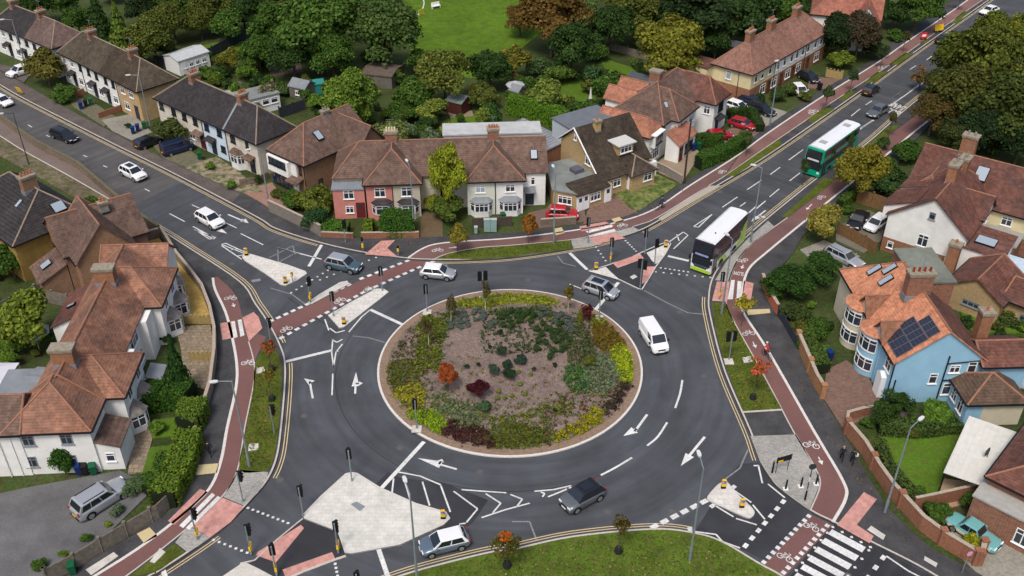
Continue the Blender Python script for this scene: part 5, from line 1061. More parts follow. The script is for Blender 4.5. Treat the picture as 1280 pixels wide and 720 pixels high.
    for s_, (i, j) in ((-1,(0,1)),(1,(3,2))):
        for u0, u1 in segs: pane('side_window', B0[i], B0[j], B1[i], B1[j], u0, u1, .14, .93)
    if sunroof: bm = bmesh.new(); box(bm, rr*L+.5, rf*L-.2, -tw*.6, tw*.6, tz-.02, tz+.012); obj('sunroof', bm, CGL, e)
    for x in (-.305, .315):
        for s_ in (-1, 1): wheel(e, x*L, s_*(hw-.10), wr, .23)
        for s_ in (-1,1):
            bm = bmesh.new(); n = 14; pts = [(x*L+(wr+.07)*cos(t), wr+(wr+.07)*sin(t)) for t in [pi*i/n for i in range(n+1)]]; extr_y(bm, pts, s_*(hw-.16) , s_*(hw+.004)) ; obj('wheel_arch', bm, TRIM, e)
    for s_ in (-1, 1):
        bm = bmesh.new(); box(bm, L*.468, L*.492, s_*hw*.62-.19, s_*hw*.62+.19, nose-.12, nose+.01) ; obj('headlight', bm, LAMPW, e)
        hz = belt-.22 if kind in ('hatch','mpv','suv','bigsuv','estate') else boot-.22
        bm = bmesh.new(); box(bm, -L*.5-.012, -L*.485, s_*hw*.76-.12, s_*hw*.76+.12, hz, hz+(.26 if kind not in ('saloon','classic') else .14)); obj('tail_light', bm, LAMPR, e)
        bm = bmesh.new(); box(bm, xf*L-.35, xf*L-.2, s_*(hw+.10)-.09, s_*(hw+.10)+.09, belt-.02, belt+.13); obj('wing_mirror', bm, body if kind != 'van' else TRIM, e)
        if kind in ('bigsuv','estate'): bm = bmesh.new(); box(bm, rr*L+.2, rf*L-.2, s_*tw*.84-.025, s_*tw*.84+.025, tz-.01, tz+.05); obj('roof_rail', bm, TRIM if roofm is None else RIM, e)
    bm = bmesh.new(); box(bm, L*.485, L*.503, -hw*.42, hw*.42, nose-.20, nose-.06); obj('grille', bm, TRIM, e)
    bm = bmesh.new(); box(bm, L*.49, L*.508, -hw*.7, hw*.7, .30, .42); obj('bumper', bm, TRIM if kind != 'classic' else RIM, e)
    bm = bmesh.new(); box(bm, -L*.508, -L*.49, -hw*.7, hw*.7, .30, .42); obj('bumper', bm, TRIM if kind != 'classic' else RIM, e)
    bm = bmesh.new(); box(bm, L*.503, L*.512, -.26, .26, .43, .54); obj('number_plate', bm, PLW, e)
    bm = bmesh.new(); box(bm, -L*.512, -L*.503, -.26, .26, .56, .67); obj('number_plate', bm, PLY, e)
    return e
mv = dict(name='car')
car((2,125), (40,16), 'hatch', P_WHITE, 'white car entering at the left edge of the upper left road', **mv)
car((80,168), (32,12), 'estate', P_BLK, 'black estate car driving down the upper left road', **mv)
car((166,215), (30,15), 'suv', P_WHITE, 'white crossover with dark sunroof on the old road surface of the upper left road', sunroof=True, **mv)
car((262,273), (32,18), 'suv', P_WHITE, 'white sports utility car beside the lane arrows on the upper left road', **mv)
car((429,329), (40,9), 'suv', P_SLATE, 'slate blue sports utility car with silver roof leaving the roundabout', roofm=P_SILV, **mv)
car((547,339), (40,4), 'hatch', P_SILV, 'silver hatchback driving beside the red cycle crossing', roofm=P_WHITE, **mv)
car((751,360), (38,13), 'mpv', P_SILV, 'silver people carrier next to the maroon tree on the roundabout', sunroof=True, **mv)
car((817,421), (22,34), 'van', P_WHITE, 'small white panel van driving round the roundabout', cat='van', name='van')
car((728,619), (-44,24), 'suv', P_GREY, 'dark grey hatchback with panoramic roof driving below the central island', roofm=P_BLK, scale=.9, sunroof=True, **mv)
car((555,676), (-56,14), 'hatch', P_BLUEG, 'pale blue hatchback with white roof passing the big concrete island', roofm=P_WHITE, **mv)
car((1089,111), (20,-15), 'hatch', P_BLK, 'black hatchback seen from behind on the upper right road, near the small roadside trees', **mv)
car((1098,137), (-26,16), 'saloon', P_GREY, 'grey saloon coming towards the green bus', **mv)
car((1181,47), (22,-12), 'saloon', P_BLK, 'black car seen from behind, beside the big tree at the upper right', **mv)
car((1237,12), (-26,9), 'saloon', P_WHITE, 'white saloon at the top right corner of the road', **mv)
car((703,266), (40,2), 'suv', P_RED, 'bright red car parked in front of the white semi', scale=.92)
car((126,622), (58,-36), 'bigsuv', P_SILV, 'large silver four-wheel drive parked on the tarmac drive', group=None)
car((1218,663), (44,28), 'classic', P_TURQ, 'turquoise and cream vintage saloon parked by round bushes', lower=P_CREAM)
car((222,184), (34,-10), 'van', P_DKB, 'dark navy van half hidden behind a bush by the terraces', cat='van', name='parked_van')
car((25,88), (-24,8), 'suv', P_WHITE, 'white car parked beside the bushy tree, upper left road')
car((185,176), (30,-12), 'hatch', P_BLK, 'black hatchback parked behind the wheelie bins, left of the navy van')
car((928,154), (26,7), 'hatch', P_CRIM, 'red hatchback parked between hedges near the cream terrace')
car((899,168), (28,-2), 'hatch', P_CRIM, 'dark crimson car parked against the porch of the white house')
car((922,132), (26,9), 'hatch', P_WHITE, 'white hatchback parked beside the cream and brick terrace')
car((952,135), (28,11), 'estate', P_BLK, 'black estate car parked in front of the cream terrace')
car((939,125), (26,8), 'hatch', P_DKB, 'dark blue car half hidden behind the white hatchback')
car((1000,112), (14,14), 'hatch', P_WHITE, 'white car parked under shrubs by the terrace footway')
car((1073,273), (-20,26), 'saloon', P_BLK, 'black saloon parked beside a white hatchback near the white gable house', scale=.95)
car((1096,278), (-22,16), 'hatch', P_WHITE, 'white hatchback parked beside the white gable house')
car((1056,320), (28,14), 'estate', P_SILV, 'silver car parked behind the dark bushes by a wooden fence')
car((1011,95), (16,8), 'hatch', P_BLK, 'dark car parked on the block drive of the terrace')
# ---- buses
def bus(f1, f2, r1, r2, label, bodym, roofm, lowm, frontm, upperm, hatches=False, swoosh=None):
    """corner pixels of the roof: front pair, rear pair at 4.25 m"""
    H = 4.3; P_ = [Vector((*G(*q, H), 0)) for q in (f1, f2, r1, r2)]; f = (P_[0]+P_[1])/2; r = (P_[2]+P_[3])/2; d = (f-r).normalized(); Lm = min(11.2, (f-r).length); c = (f+r)/2
    e = empty('double_decker_bus', (c.x, c.y, .02), atan2(d.y, d.x)); tag(e, label, 'bus'); L, hw = Lm/2, 1.27
    def shell(x0, x1, z0, z1, w, rr=.12, bev=.12, nm='body', m=bodym, tf=0):
        bm = bmesh.new(); box(bm, x0, x1, -w, w, z0, z1)
        for v in bm.verts:
            if v.co.x > x1-.01 and v.co.z > (z0+z1)/2: v.co.x -= tf
        bmesh.ops.bevel(bm, geom=[ed for ed in bm.edges if (abs(ed.verts[0].co.z-ed.verts[1].co.z) > .1) or ed.verts[0].co.z > z1-.01 and ed.verts[1].co.z > z1-.01], offset=bev, segments=2, affect='EDGES'); return obj(nm, bm, m, e)
    shell(-L, L, .32, 2.32, hw, nm='lower_body', m=bodym, bev=.10); shell(-L, L-.02, 2.325, 4.12, hw-.01, nm='upper_body', m=upperm, tf=.28, bev=.12); 
    bm = bmesh.new(); sec = [(-hw+.06,4.08),(-hw*.72,4.27),(0,4.33),(hw*.72,4.27),(hw-.06,4.08)]; extr_x(bm, sec, -L+.12, L-.42); obj('roof', bm, roofm, e)
    # window bands
    for s_ in (-1, 1):
        y0, y1 = (hw-.02, hw+.012) if s_ > 0 else (-hw-.012, -hw+.02)
        def band_(nm, x0, x1, z0, z1, m, k=0): bm = bmesh.new(); box(bm, x0, x1, y0-(k if s_ < 0 else 0), y1+(k if s_ > 0 else 0), z0, z1); return obj(nm, bm, m, e)
        n = 6; a = band_('window_band', -L+.35, L-.55, 2.95, 3.85, CGL); c_ = band_('window_band', -L+1.6, L-1.6 if s_ > 0 else L-.5, 1.45, 2.25, CGL)
        for w_, x0, x1, z0, z1 in ((a,-L+.35,L-.55,2.95,3.85),(c_,-L+1.6,L-1.6,1.45,2.25)):
            bm = bmesh.new()
            for i in range(1, n): xx = x0+(x1-x0)*i/n; box(bm, xx-.04, xx+.04, y0-.004 if s_ < 0 else y0, y1+.004 if s_ > 0 else y1, z0, z1)
            obj('window_pillar', bm, TRIM, w_)
        if lowm: band_('livery_panel', -L+.1, L-1.4 if s_ < 0 else L-1.0, .45, 1.38, lowm, .004)
        if swoosh:
            bm = bmesh.new(); extr_y(bm, [(-L+.05,.45),(-L+3.2,.45),(-L+1.8,1.6),(-L+.9,2.9),(-L+.05,3.2)], (hw+.014)*s_, (hw+.02)*s_); obj('livery_swoosh', bm, swoosh, e)
            bm = bmesh.new(); extr_y(bm, [(L-4.4,.45),(L-2.4,.45),(L-1.8,1.4),(L-3.6,1.4)], (hw+.014)*s_, (hw+.02)*s_); obj('livery_swoosh', bm, swoosh, e)
    # door on the nearside (UK left)
    bm = bmesh.new(); box(bm, L-1.55, L-.45, hw-.01, hw+.03, .4, 2.3); dr = obj('door', bm, CGL, e)
    bm = bmesh.new(); box(bm, L-1.03, L-.97, hw, hw+.04, .4, 2.3); obj('door_frame', bm, RIM, dr)
    # front
    bm = bmesh.new(); box(bm, L-.05, L+.02, -hw+.14, hw-.14, 1.15, 2.25); obj('windscreen', bm, CGL, e)
    bm = bmesh.new(); v = [(L-.005,-hw+.14,2.85),(L-.005,hw-.14,2.85),(L-.15,hw-.2,3.85),(L-.15,-hw+.2,3.85)]
    a = [bm.verts.new((p[0]-.05,p[1],p[2])) for p in v]; b_ = [bm.verts.new((p[0]+.0,p[1],p[2])) for p in v]; bm.faces.new(b_); bm.faces.new(a[::-1]); [bm.faces.new((a[i], b_[i], b_[(i+1)%4], a[(i+1)%4])) for i in range(4)]; obj('upper_windscreen', bm, CGL, e)
    bm = bmesh.new(); box(bm, L-.08, L+.012, -hw+.2, hw-.2, 2.28, 2.82); db = obj('destination_board', bm, TRIM, e)
    bm = bmesh.new(); box(bm, L+.012, L+.02, -hw+.45, hw-.45, 2.42, 2.68); obj('display', bm, mat('display_'+label[:5], (.25,.27,.5) if swoosh else (.6,.6,.6), .5, .5, 12), db)
    bm = bmesh.new(); box(bm, L-.05, L+.05, -hw+.06, hw-.06, .34, .72); obj('front_bumper', bm, frontm, e)
    bm = bmesh.new(); box(bm, L-.02, L+.03, -hw+.3, hw-.3, .80, 1.12); obj('front_panel', bm, mat('charcoal_panel', (.05,.055,.06), .4) if swoosh else bodym, e)
    for s_ in (-1,1):
        bm = bmesh.new(); box(bm, L-.02, L+.06, s_*(hw-.32)-.17, s_*(hw-.32)+.17, .74, .98); obj('headlight', bm, LAMPW, e)
        bm = bmesh.new(); box(bm, -L-.02, -L+.03, s_*(hw-.2)-.08, s_*(hw-.2)+.08, .9, 1.5); obj('tail_light', bm, LAMPR, e)
        bm = bmesh.new(); box(bm, L+.02, L+.28, s_*(hw+.05)-.05, s_*(hw+.05)+.05, 2.22, 2.3); box(bm, L+.2, L+.3, s_*(hw+.06)-.1, s_*(hw+.06)+.1, 1.75, 2.2); obj('wing_mirror', bm, TRIM, e)
        for x in (L-2.7, -L+3.1): wheel(e, x, s_*(hw-.15), .49, .3)
        for x in (L-2.7, -L+3.1): bm = bmesh.new(); extr_y(bm, [(x+.62*cos(t), .49+.62*sin(t)) for t in [pi*i/14 for i in range(15)]], s_*(hw-.3), s_*(hw+.022)); obj('wheel_arch', bm, TRIM, e)
    bm = bmesh.new(); box(bm, -L-.015, -L+.03, -hw+.25, hw-.25, 2.9, 3.75); obj('rear_window', bm, CGL, e)
    if hatches:
        for x in (L-2.2, -L+2.0): bm = bmesh.new(); box(bm, x-.45, x+.45, -.45, .45, 4.3, 4.40); obj('roof_hatch', bm, mat('hatch_grey', (.33,.33,.33), .6), e)
    else:
        bm = bmesh.new(); cyl(bm, (L-2.4,.3,4.3), (L-2.4,.3,4.45), .07); obj('roof_vent', bm, TRIM, e)
P_LIME = paint('lime', (.35,.55,.03)); P_GRN = paint('bus_green', (.0,.30,.17)); P_BW = paint('bus_white', (.72,.73,.76), .4); P_PUR = paint('plum', (.022,.018,.032))
bus((869,299), (890,306), (913,257), (935,264), 'white roofed double-decker bus with lime green bumper at the crossing', P_BW, P_BW, None, P_LIME, P_PUR, swoosh=P_LIME)
bus((1010,183.5), (1028,187), (1058,147.6), (1075.6,154.5), 'green double-decker bus with white roof coming down the upper right road', P_GRN, P_BW, P_GRN, P_GRN, P_GRN, hatches=True)
# ------------------------------------------------------------------ street furniture
STEEL = mat('galvanised_steel', (.25,.30,.32), .5, .08, 3, metal=.4); DKST = mat('dark_steel', (.05,.055,.06), .5); HEADB = mat('signal_black', (.012,.012,.013), .5); YB = mat('bollard_yellow', (.75,.45,.01), .5); WPLS = mat('white_plastic', (.7,.7,.7), .5)
def at(px, py, z=.12): x, y = G(px, py, z); return (x, y, z)
def lamp(px, py, h, lean, label, z=.12, col=None, r=.10, arm=1.2, group=None):
    """lean: pixel x of the arm direction relative to the post (screen right positive)"""
    e = empty('street_lamp', at(px, py, z), lean); tag(e, label, 'street lamp'); m = col or STEEL
    bm = bmesh.new(); cyl(bm, (0,0,0), (0,0,1.4), r*1.25, r*1.25, 10); cyl(bm, (0,0,1.4), (0,0,h), r, r*.55, 10); obj('post', bm, m, e)
    bm = bmesh.new(); cyl(bm, (0,0,h-.05), (arm,0,h+.12), .045, .04, 8); obj('bracket', bm, m, e)
    bm = bmesh.new(); prism(bm, [(arm-.1,-.10),(arm+.15,-.16),(arm+.55,-.13),(arm+.62,0),(arm+.55,.13),(arm+.15,.16),(arm-.1,.10)], h+.06, h+.17); hd = obj('lamp_head', bm, mat('lamp_grey', (.55,.57,.58), .45), e)
    bm = bmesh.new(); prism(bm, [(arm+.12,-.11),(arm+.52,-.10),(arm+.52,.10),(arm+.12,.11)], h+.035, h+.058); obj('lens', bm, mat('lamp_lens', (.5,.52,.55), .2), hd)
    return e
lamp(312,583,9.8, radians(190), 'tall grey street lamp beside the left cycle track'); lamp(522,732,10, radians(110), 'tall grey street lamp in front of the big concrete island', z=.12)
lamp(862,700,10.1, radians(95), 'tall grey street lamp standing on the bottom grass verge'); lamp(1106,640,9.5, radians(40), 'tall grey street lamp against the brick garden wall, lower right')
lamp(692,305,9.6, radians(100), 'street lamp on the grass verge in front of the tan brick house'); lamp(518,295,9.4, radians(110), 'street lamp in front of the clipped hedge of the pink house')
lamp(938,303,10, radians(150), 'street lamp on the right of the white roofed bus', arm=.8); lamp(902,392,9.4, radians(120), 'street lamp on the grass tip beside the pink tactile crossing, right of the roundabout', arm=.7)
lamp(188,158,8, radians(190), 'street lamp by the wheelie bins of the mossy roofed terrace'); lamp(32,83,8, radians(190), 'street lamp beside the parked white car, upper left'); lamp(337,262,8.6, radians(205), 'street lamp where the curved garden wall starts, beside the black roofed terrace')
lamp(962,157,10, radians(200), 'street lamp in front of the long cream terrace', arm=.3); lamp(36,205,7.6, radians(200), 'dark street lamp post behind the chimney pots at the left', col=DKST, r=.07); lamp(738,738,2.9, radians(90), 'short grey post in the middle of the bottom verge', r=.05, arm=.05) if False else None
bm = bmesh.new(); cyl(bm, (0,0,0), (0,0,9.2), .15, .10, 10); e = empty('telegraph_pole', at(855,229)); tag(e, 'dark wooden telegraph pole at the end of the gravel drive', 'telegraph pole'); obj('pole', bm, mat('creosote', (.05,.03,.025), .9), e)
bm = bmesh.new(); box(bm, -.12, .12, -.12, .12, 8.9, 9.25); obj('pole_cap', bm, DKST, e)
SIGL = {}
def signal(px, py, h, ang, label, heads=1, yellow=False, z=.12, body=True):
    e = empty('traffic_light', at(px, py, z), ang); tag(e, label, 'traffic light', 'traffic lights round the junction')
    bm = bmesh.new(); cyl(bm, (0,0,0), (0,0,h), .06, .06, 8); cyl(bm, (0,0,0), (0,0,.25), .09, .09, 8); obj('post', bm, STEEL, e)
    for k in range(heads):
        o = 0 if heads == 1 else (-.32 if k == 0 else .32)
        bm = bmesh.new(); box(bm, o-.23, o+.23, -.16, -.13, h-1.15, h+.05); bb = obj('backing_board', bm, HEADB, e)
        bm = bmesh.new(); box(bm, o-.16, o+.16, -.34, -.16, h-1.1, h-.02); hd = obj('signal_head', bm, HEADB, e)
        for i, c in enumerate(('red','amber','green')):
            key = c
            if key not in SIGL:
                bm = bmesh.new(); cyl(bm, (0,-.02,0), (0,.0,0), .10, .10, 10); me = bpy.data.meshes.new('lens'); bmesh.ops.recalc_face_normals(bm, faces=bm.faces); bm.to_mesh(me); bm.free(); me.materials.append(mat('lens_'+c, {'red': (.12,.01,.01), 'amber': (.12,.06,.01), 'green': (.01,.10,.05)}[c], .3))
                bm = bmesh.new(); strip(bm, [(.12*cos(t), .12*sin(t)) for t in [pi*j/8 for j in range(9)]], -.01, .01, 0, .18); bmesh.ops.rotate(bm, verts=bm.verts, matrix=Matrix.Rotation(pi/2, 3, 'X')); bmesh.ops.recalc_face_normals(bm, faces=bm.faces); mh = bpy.data.meshes.new('hood'); bm.to_mesh(mh); bm.free(); mh.materials.append(HEADB); SIGL[key] = (me, mh)
            l_ = bpy.data.objects.new('lens', SIGL[key][0]); link(l_, hd); l_.location = (o, -.341, h-.2-i*.34); q = bpy.data.objects.new('hood', SIGL[key][1]); link(q, hd); q.location = (o, -.345, h-.2-i*.34)
    if yellow:
        bm = bmesh.new(); box(bm, -.11, .11, -.2, -.06, .95, 1.35); box(bm, -.085, .085, -.13, .085, .45, .9); obj('push_button_box', bm, YB, e)
    return e
S = [(432,303,3.2,30,'at the kerb below the pink house, by the end of the hedge',1,0),(735,304,3.4,200,'on the pink tactile paving in front of the tan brick house',1,0),(806,317,3.3,190,'behind the white island, facing away up the upper right road',1,0),(763,328,3.2,160,'on the near side of the crossing island tip, with yellow button box',1,1),
 (818,330,3.5,20,'beside the yellow bollard of the upper right island',1,0),(800,359,3.5,150,'with twin heads, on the dark island next to pink paving',2,0),(899,374,3.4,150,'by the front of the white roofed bus',1,1),(388,378,3.4,60,'at the tip of the thin island, upper left crossing',1,1),(417,395,3.0,170,'beside the cycle crossing on the triangular concrete island',1,0),
 (478,363,3.0,200,'at the right end of the triangular concrete island',1,0),(339,430,3.1,160,'on the grass tip beside the orange sapling, left side',1,0),(343,541,3.2,150,'in the middle of the left grass verge',1,0),(534,389,3.3,200,'on the left of the planted island beside a white staked tree',1,0),(604,373,3.4,190,'with twin heads at the top of the planted island',2,0),
 (749,396,3.3,160,'beside the maroon tree on the planted island',1,0),(521,535,3.3,200,'on the lime green planting of the central island',1,0),(911,450,3.4,190,'with twin heads on the right grass verge',2,0),(304,627,3.4,150,'on the setts beside the lower left zebra',1,0),(247,674,3.3,150,'with yellow button box at the lower left zebra',1,1),
 (314,693,3.2,160,'at the left corner of the lower left dark splitter, with yellow box',1,1),(379,645,3.3,170,'at the left corner of the big concrete island',1,0),(440,601,3.6,190,'at the top corner of the big concrete island',1,0),(423,691,3.4,170,'at the bottom corner of the big concrete island, yellow box',1,1),(346,719,3.3,190,'between the two lower left pink strips',1,1),(450,755,3.4,180,'cut by the bottom edge of the photo, left of centre',1,0)]
for x, y, h, a, t, n, yb in S: signal(x, y, h, radians(a), ('traffic light '+t), n, bool(yb), z=.14 if (x, y) not in ((534,389),(604,373),(749,396),(521,535)) else .30)
for x, y in ((534,389),(604,373),(749,396),(521,535),(911,450),(562,394),(536,432)):
    pass
def small_signal(px, py, label, h=2.0):
    e = empty('signal_bollard', at(px, py), 0); tag(e, label, 'post'); bm = bmesh.new(); cyl(bm, (0,0,0), (0,0,h), .05); obj('post', bm, STEEL, e)
    bm = bmesh.new(); box(bm, -.12, .12, -.14, .1, h-.45, h); b_ = obj('signal_box', bm, HEADB, e); bm = bmesh.new(); box(bm, -.1, .1, -.2, .08, .7, 1.15); obj('push_button_box', bm, YB, e)
small_signal(454,315,'crossing post with yellow push button box below the pink house'); small_signal(498,320,'short crossing post with yellow band beside the pink brick ramp',1.4); small_signal(366,352,'small post on the far white island tip',1.2); small_signal(642,285,'slim post in front of the grey-green cabinets',2.6) if False else None
def bollard(px, py, label, z=.14, ang=0):
    e = empty('traffic_bollard', at(px, py, z), ang); tag(e, label, 'bollard', 'yellow keep-left bollards'); bm = bmesh.new(); box(bm, -.20, .20, -.11, .11, .22, 1.0); bmesh.ops.bevel(bm, geom=bm.edges[:], offset=.05, segments=2, affect='EDGES'); obj('shell', bm, YB, e)
    bm = bmesh.new(); box(bm, -.2, .2, -.1, .1, 0, .25); obj('base', bm, HEADB, e); bm = bmesh.new(); cyl(bm, (0,-.125,.8), (0,-.135,.8), .17, .17, 16); d = obj('sign_disc', bm, mat('sign_blue', (.02,.10,.45), .5), e)
    bm = bmesh.new(); box(bm, -.09, .05, -.145, -.137, .82, .85, Matrix.Translation((0,0,-.05))); box(bm, -.10,-.04,-.145,-.137,.72,.82); obj('arrow', bm, WPLS, d)
for x, y, t in ((308,319,'yellow traffic bollard at the left tip of the upper left white island'),(357,354,'yellow traffic bollard at the lower corner of the upper left white island'),(430,405,'yellow traffic bollard on the triangular island beside the cycle crossing'),(832,309,'yellow traffic bollard at the top of the upper right island'),(745,337,'yellow traffic bollard at the left tip of the upper right island'),(904,610,'yellow traffic bollard at the top of the small lower right island'),(927,634,'yellow traffic bollard at the rounded end of the small lower right island'),(554,648,'yellow traffic bollard at the right end of the big concrete island')): bollard(x, y, t)
def black_post(px, py, h, label, white=True):
    e = empty('bollard', at(px, py), 0); tag(e, label, 'bollard', 'black bollards on the setts'); bm = bmesh.new(); cyl(bm, (0,0,0), (0,0,h), .085, .075, 10); obj('post', bm, HEADB, e)
    bm = bmesh.new(); cyl(bm, (0,0,h), (0,0,h+.1), .09, .05, 10); obj('cap', bm, STEEL, e)
    if white: bm = bmesh.new(); box(bm, -.22, .22, -.22, .22, .0, .025); obj('footing', bm, WPLS, e)
black_post(982,611,1.15,'black bollard nearest the road on the pale setts'); black_post(1001,608,1.15,'black bollard in the middle of the pale setts'); black_post(1020,605,1.15,'black bollard beside the red track curve'); black_post(1006,625,1.2,'black bollard nearest the zebra crossing', False); black_post(965,591,1.4,'black bollard beneath the dark information board', False)
e = empty('beacon_sign', at(1009,612), 0); tag(e, 'tall slim sign post with dark round head on the pale setts', 'sign'); bm = bmesh.new()
for i in range(6): pass
cyl(bm, (0,0,0), (0,0,2.6), .045); obj('post', bm, DKST, e); bm = bmesh.new(); cyl(bm, (0,.0,2.75), (0,-.05,2.75), .32, .32, 18); obj('sign_face', bm, mat('dark_sign', (.03,.04,.045), .5), e)
bm = bmesh.new(); cyl(bm, (0,0,1.0), (0,0,1.5), .055); obj('white_band', bm, WPLS, e)
e = empty('information_board', at(977,590), radians(20)); tag(e, 'black board on two thin posts at the kerb of the pale setts', 'sign'); bm = bmesh.new(); box(bm, -.75, .75, -.03, .03, 1.3, 1.9); obj('board', bm, HEADB, e); bm = bmesh.new(); box(bm, -.6, -.1, -.04, -.032, 1.35, 1.55); obj('yellow_patch', bm, YB, e)
for x in (-.6,.6): bm = bmesh.new(); cyl(bm, (x,.05,0), (x,.05,1.9), .03); obj('post', bm, DKST, e)
e = empty('speed_sign', at(1202,716), radians(15)); tag(e, 'round sign with red ring on a post by the lower right brick wall', 'sign'); bm = bmesh.new(); cyl(bm, (0,0,0), (0,0,2.5), .04); obj('post', bm, STEEL, e)
bm = bmesh.new(); cyl(bm, (0,-.05,2.3), (0,-.07,2.3), .36, .36, 24); sf = obj('sign_ring', bm, mat('sign_red', (.5,.02,.03), .5), e); bm = bmesh.new(); cyl(bm, (0,-.071,2.3), (0,-.08,2.3), .27, .27, 24); obj('sign_face', bm, mat('sign_mauve', (.45,.40,.5), .5), sf)
e = empty('roadworks_sign', at(27,117), radians(150)); tag(e, 'yellow temporary roadworks sign on the upper left pavement', 'sign'); bm = bmesh.new(); box(bm, -.6, .6, -.02, .02, .25, 1.25, Matrix.Rotation(-.35, 4, 'X')); obj('board', bm, mat('sign_yellow', (.8,.48,.02), .5), e)
bm = bmesh.new(); box(bm, -.5, .5, -.035, -.022, .8, .9, Matrix.Rotation(-.35, 4, 'X')); box(bm, -.4, .4, -.035, -.022, .55, .65, Matrix.Rotation(-.35, 4, 'X')); obj('lettering_bar', bm, mat('sign_dark', (.15,.08,.02)), e); bm = bmesh.new(); box(bm, -.55, -.48, -.1, .5, 0, .08); box(bm, .48, .55, -.1, .5, 0, .08); obj('foot', bm, DKST, e)
e = empty('roadworks_sign', at(1174,41), radians(20)); tag(e, 'yellow diversion sign on the upper right grass verge', 'sign'); bm = bmesh.new(); box(bm, -.9, .9, -.03, .03, .4, 1.5, Matrix.Rotation(-.3, 4, 'X')); obj('board', bm, MATS['sign_yellow'], e); bm = bmesh.new(); [box(bm, x-.04, x+.04, 0, .6, 0, .5) for x in (-.7,.7)]; obj('foot', bm, DKST, e)
e = empty('roadworks_sign', at(1155,50), radians(20)); tag(e, 'red and white temporary sign beside the upper right cycle track', 'sign'); bm = bmesh.new(); box(bm, -.65, .65, -.03, .03, .3, 1.3, Matrix.Rotation(-.3, 4, 'X')); b_ = obj('board', bm, mat('sign_red2', (.55,.03,.04), .5), e); bm = bmesh.new(); box(bm, -.4, .4, -.045, -.032, .6, .95, Matrix.Rotation(-.3, 4, 'X')); obj('sign_face', bm, WPLS, e); bm = bmesh.new(); [box(bm, x-.04, x+.04, 0, .5, 0, .4) for x in (-.5,.5)]; obj('foot', bm, DKST, e)
for x, y, w_, h_, t in ((609,289,.75,1.75,'left grey-green utility cabinet below the white semi'),(617,289,.75,1.75,'right grey-green utility cabinet below the white semi'),(595,291,.35,.9,'small grey pillar left of the utility cabinets')):
    e = empty('utility_cabinet', at(x,y), 0); tag(e, t, 'cabinet'); bm = bmesh.new(); box(bm, -w_/2, w_/2, -.2, .2, 0, h_-.08); bd = obj('body', bm, mat('cabinet_green', (.22,.32,.31), .55, .08, 2), e); bm = bmesh.new(); box(bm, -w_/2-.04, w_/2+.04, -.25, .24, h_-.08, h_); obj('top', bm, mat('cabinet_top', (.35,.42,.42), .5), e); bm = bmesh.new(); box(bm, -w_/2+.06, w_/2-.06, -.215, -.202, .1, h_-.16); obj('door', bm, MATS['cabinet_green'], e)
BINS = {'blue': (.01,.03,.12), 'black': (.015,.015,.017), 'green': (.01,.09,.04)}
def bin_(px, py, c, label, ang=0, z=.12, group=None):
    e = empty('wheelie_bin', at(px, py, z), ang); tag(e, label, 'wheelie bin', group); m = mat('bin_'+c, BINS[c], .5); bm = bmesh.new()
    a = [bm.verts.new(p) for p in ((-.22,-.25,.06),(.22,-.25,.06),(.22,.25,.06),(-.22,.25,.06))]; b_ = [bm.verts.new(p) for p in ((-.29,-.34,1.0),(.29,-.34,1.0),(.29,.36,1.0),(-.29,.36,1.0))]
    for i in range(4): bm.faces.new((a[i], a[(i+1)%4], b_[(i+1)%4], b_[i]))
    bm.faces.new(a[::-1]); bm.faces.new(b_); obj('body', bm, m, e); bm = bmesh.new(); extr_y(bm, [(-.31,1.0),(.31,1.0),(.27,1.09),(-.27,1.09)], -.38, .38); obj('lid', bm, m, e)
    for s_ in (-1,1): bm = bmesh.new(); cyl(bm, (s_*.25,.3,.1), (s_*.31,.3,.1), .1); obj('wheel', bm, TYRE, e)
for x, y, c, t in ((100,592,'blue','blue wheelie bin against the white house wall'),(107,592,'black','black wheelie bin between the blue and the green one by the white wall'),(118,592,'green','green wheelie bin against the white house wall, right of the blue one'),(92,716,'green','dark green wheelie bin behind the fence at the lower left'),
    (102,136,'blue','blue bin, leftmost of the row by the red wall, upper left'),(108,133,'black','black bin beside the leftmost blue bin, upper left'),(114,131,'green','green bin at the right of the row by the red wall, upper left'),(167,167,'blue','blue bin left of the street lamp, by the sandy house end'),(173,164,'blue','blue bin next to the street lamp, by the sandy house end'),(181,161,'green','green bin right of the street lamp, by the sandy house end'),
    (345,228,'blue','blue wheelie bin in front of the brown hipped house'),(629,276,'green','green wheelie bin beside the bay window of the white semi'),(866,188,'blue','blue bin behind the hedge by the gravel drive'),(873,187,'green','green bin beside the blue one behind the hedge'),(905,153,'green','green bin beside the crimson car'),(1024,112,'black','dark bin at the drive entrance of the cream terrace'),(1036,449,'blue','blue tub bin in the shrubs by the blue house'),(250,199,'green','green bin between the navy van and the terrace door')): bin_(x, y, c, t, radians(20))
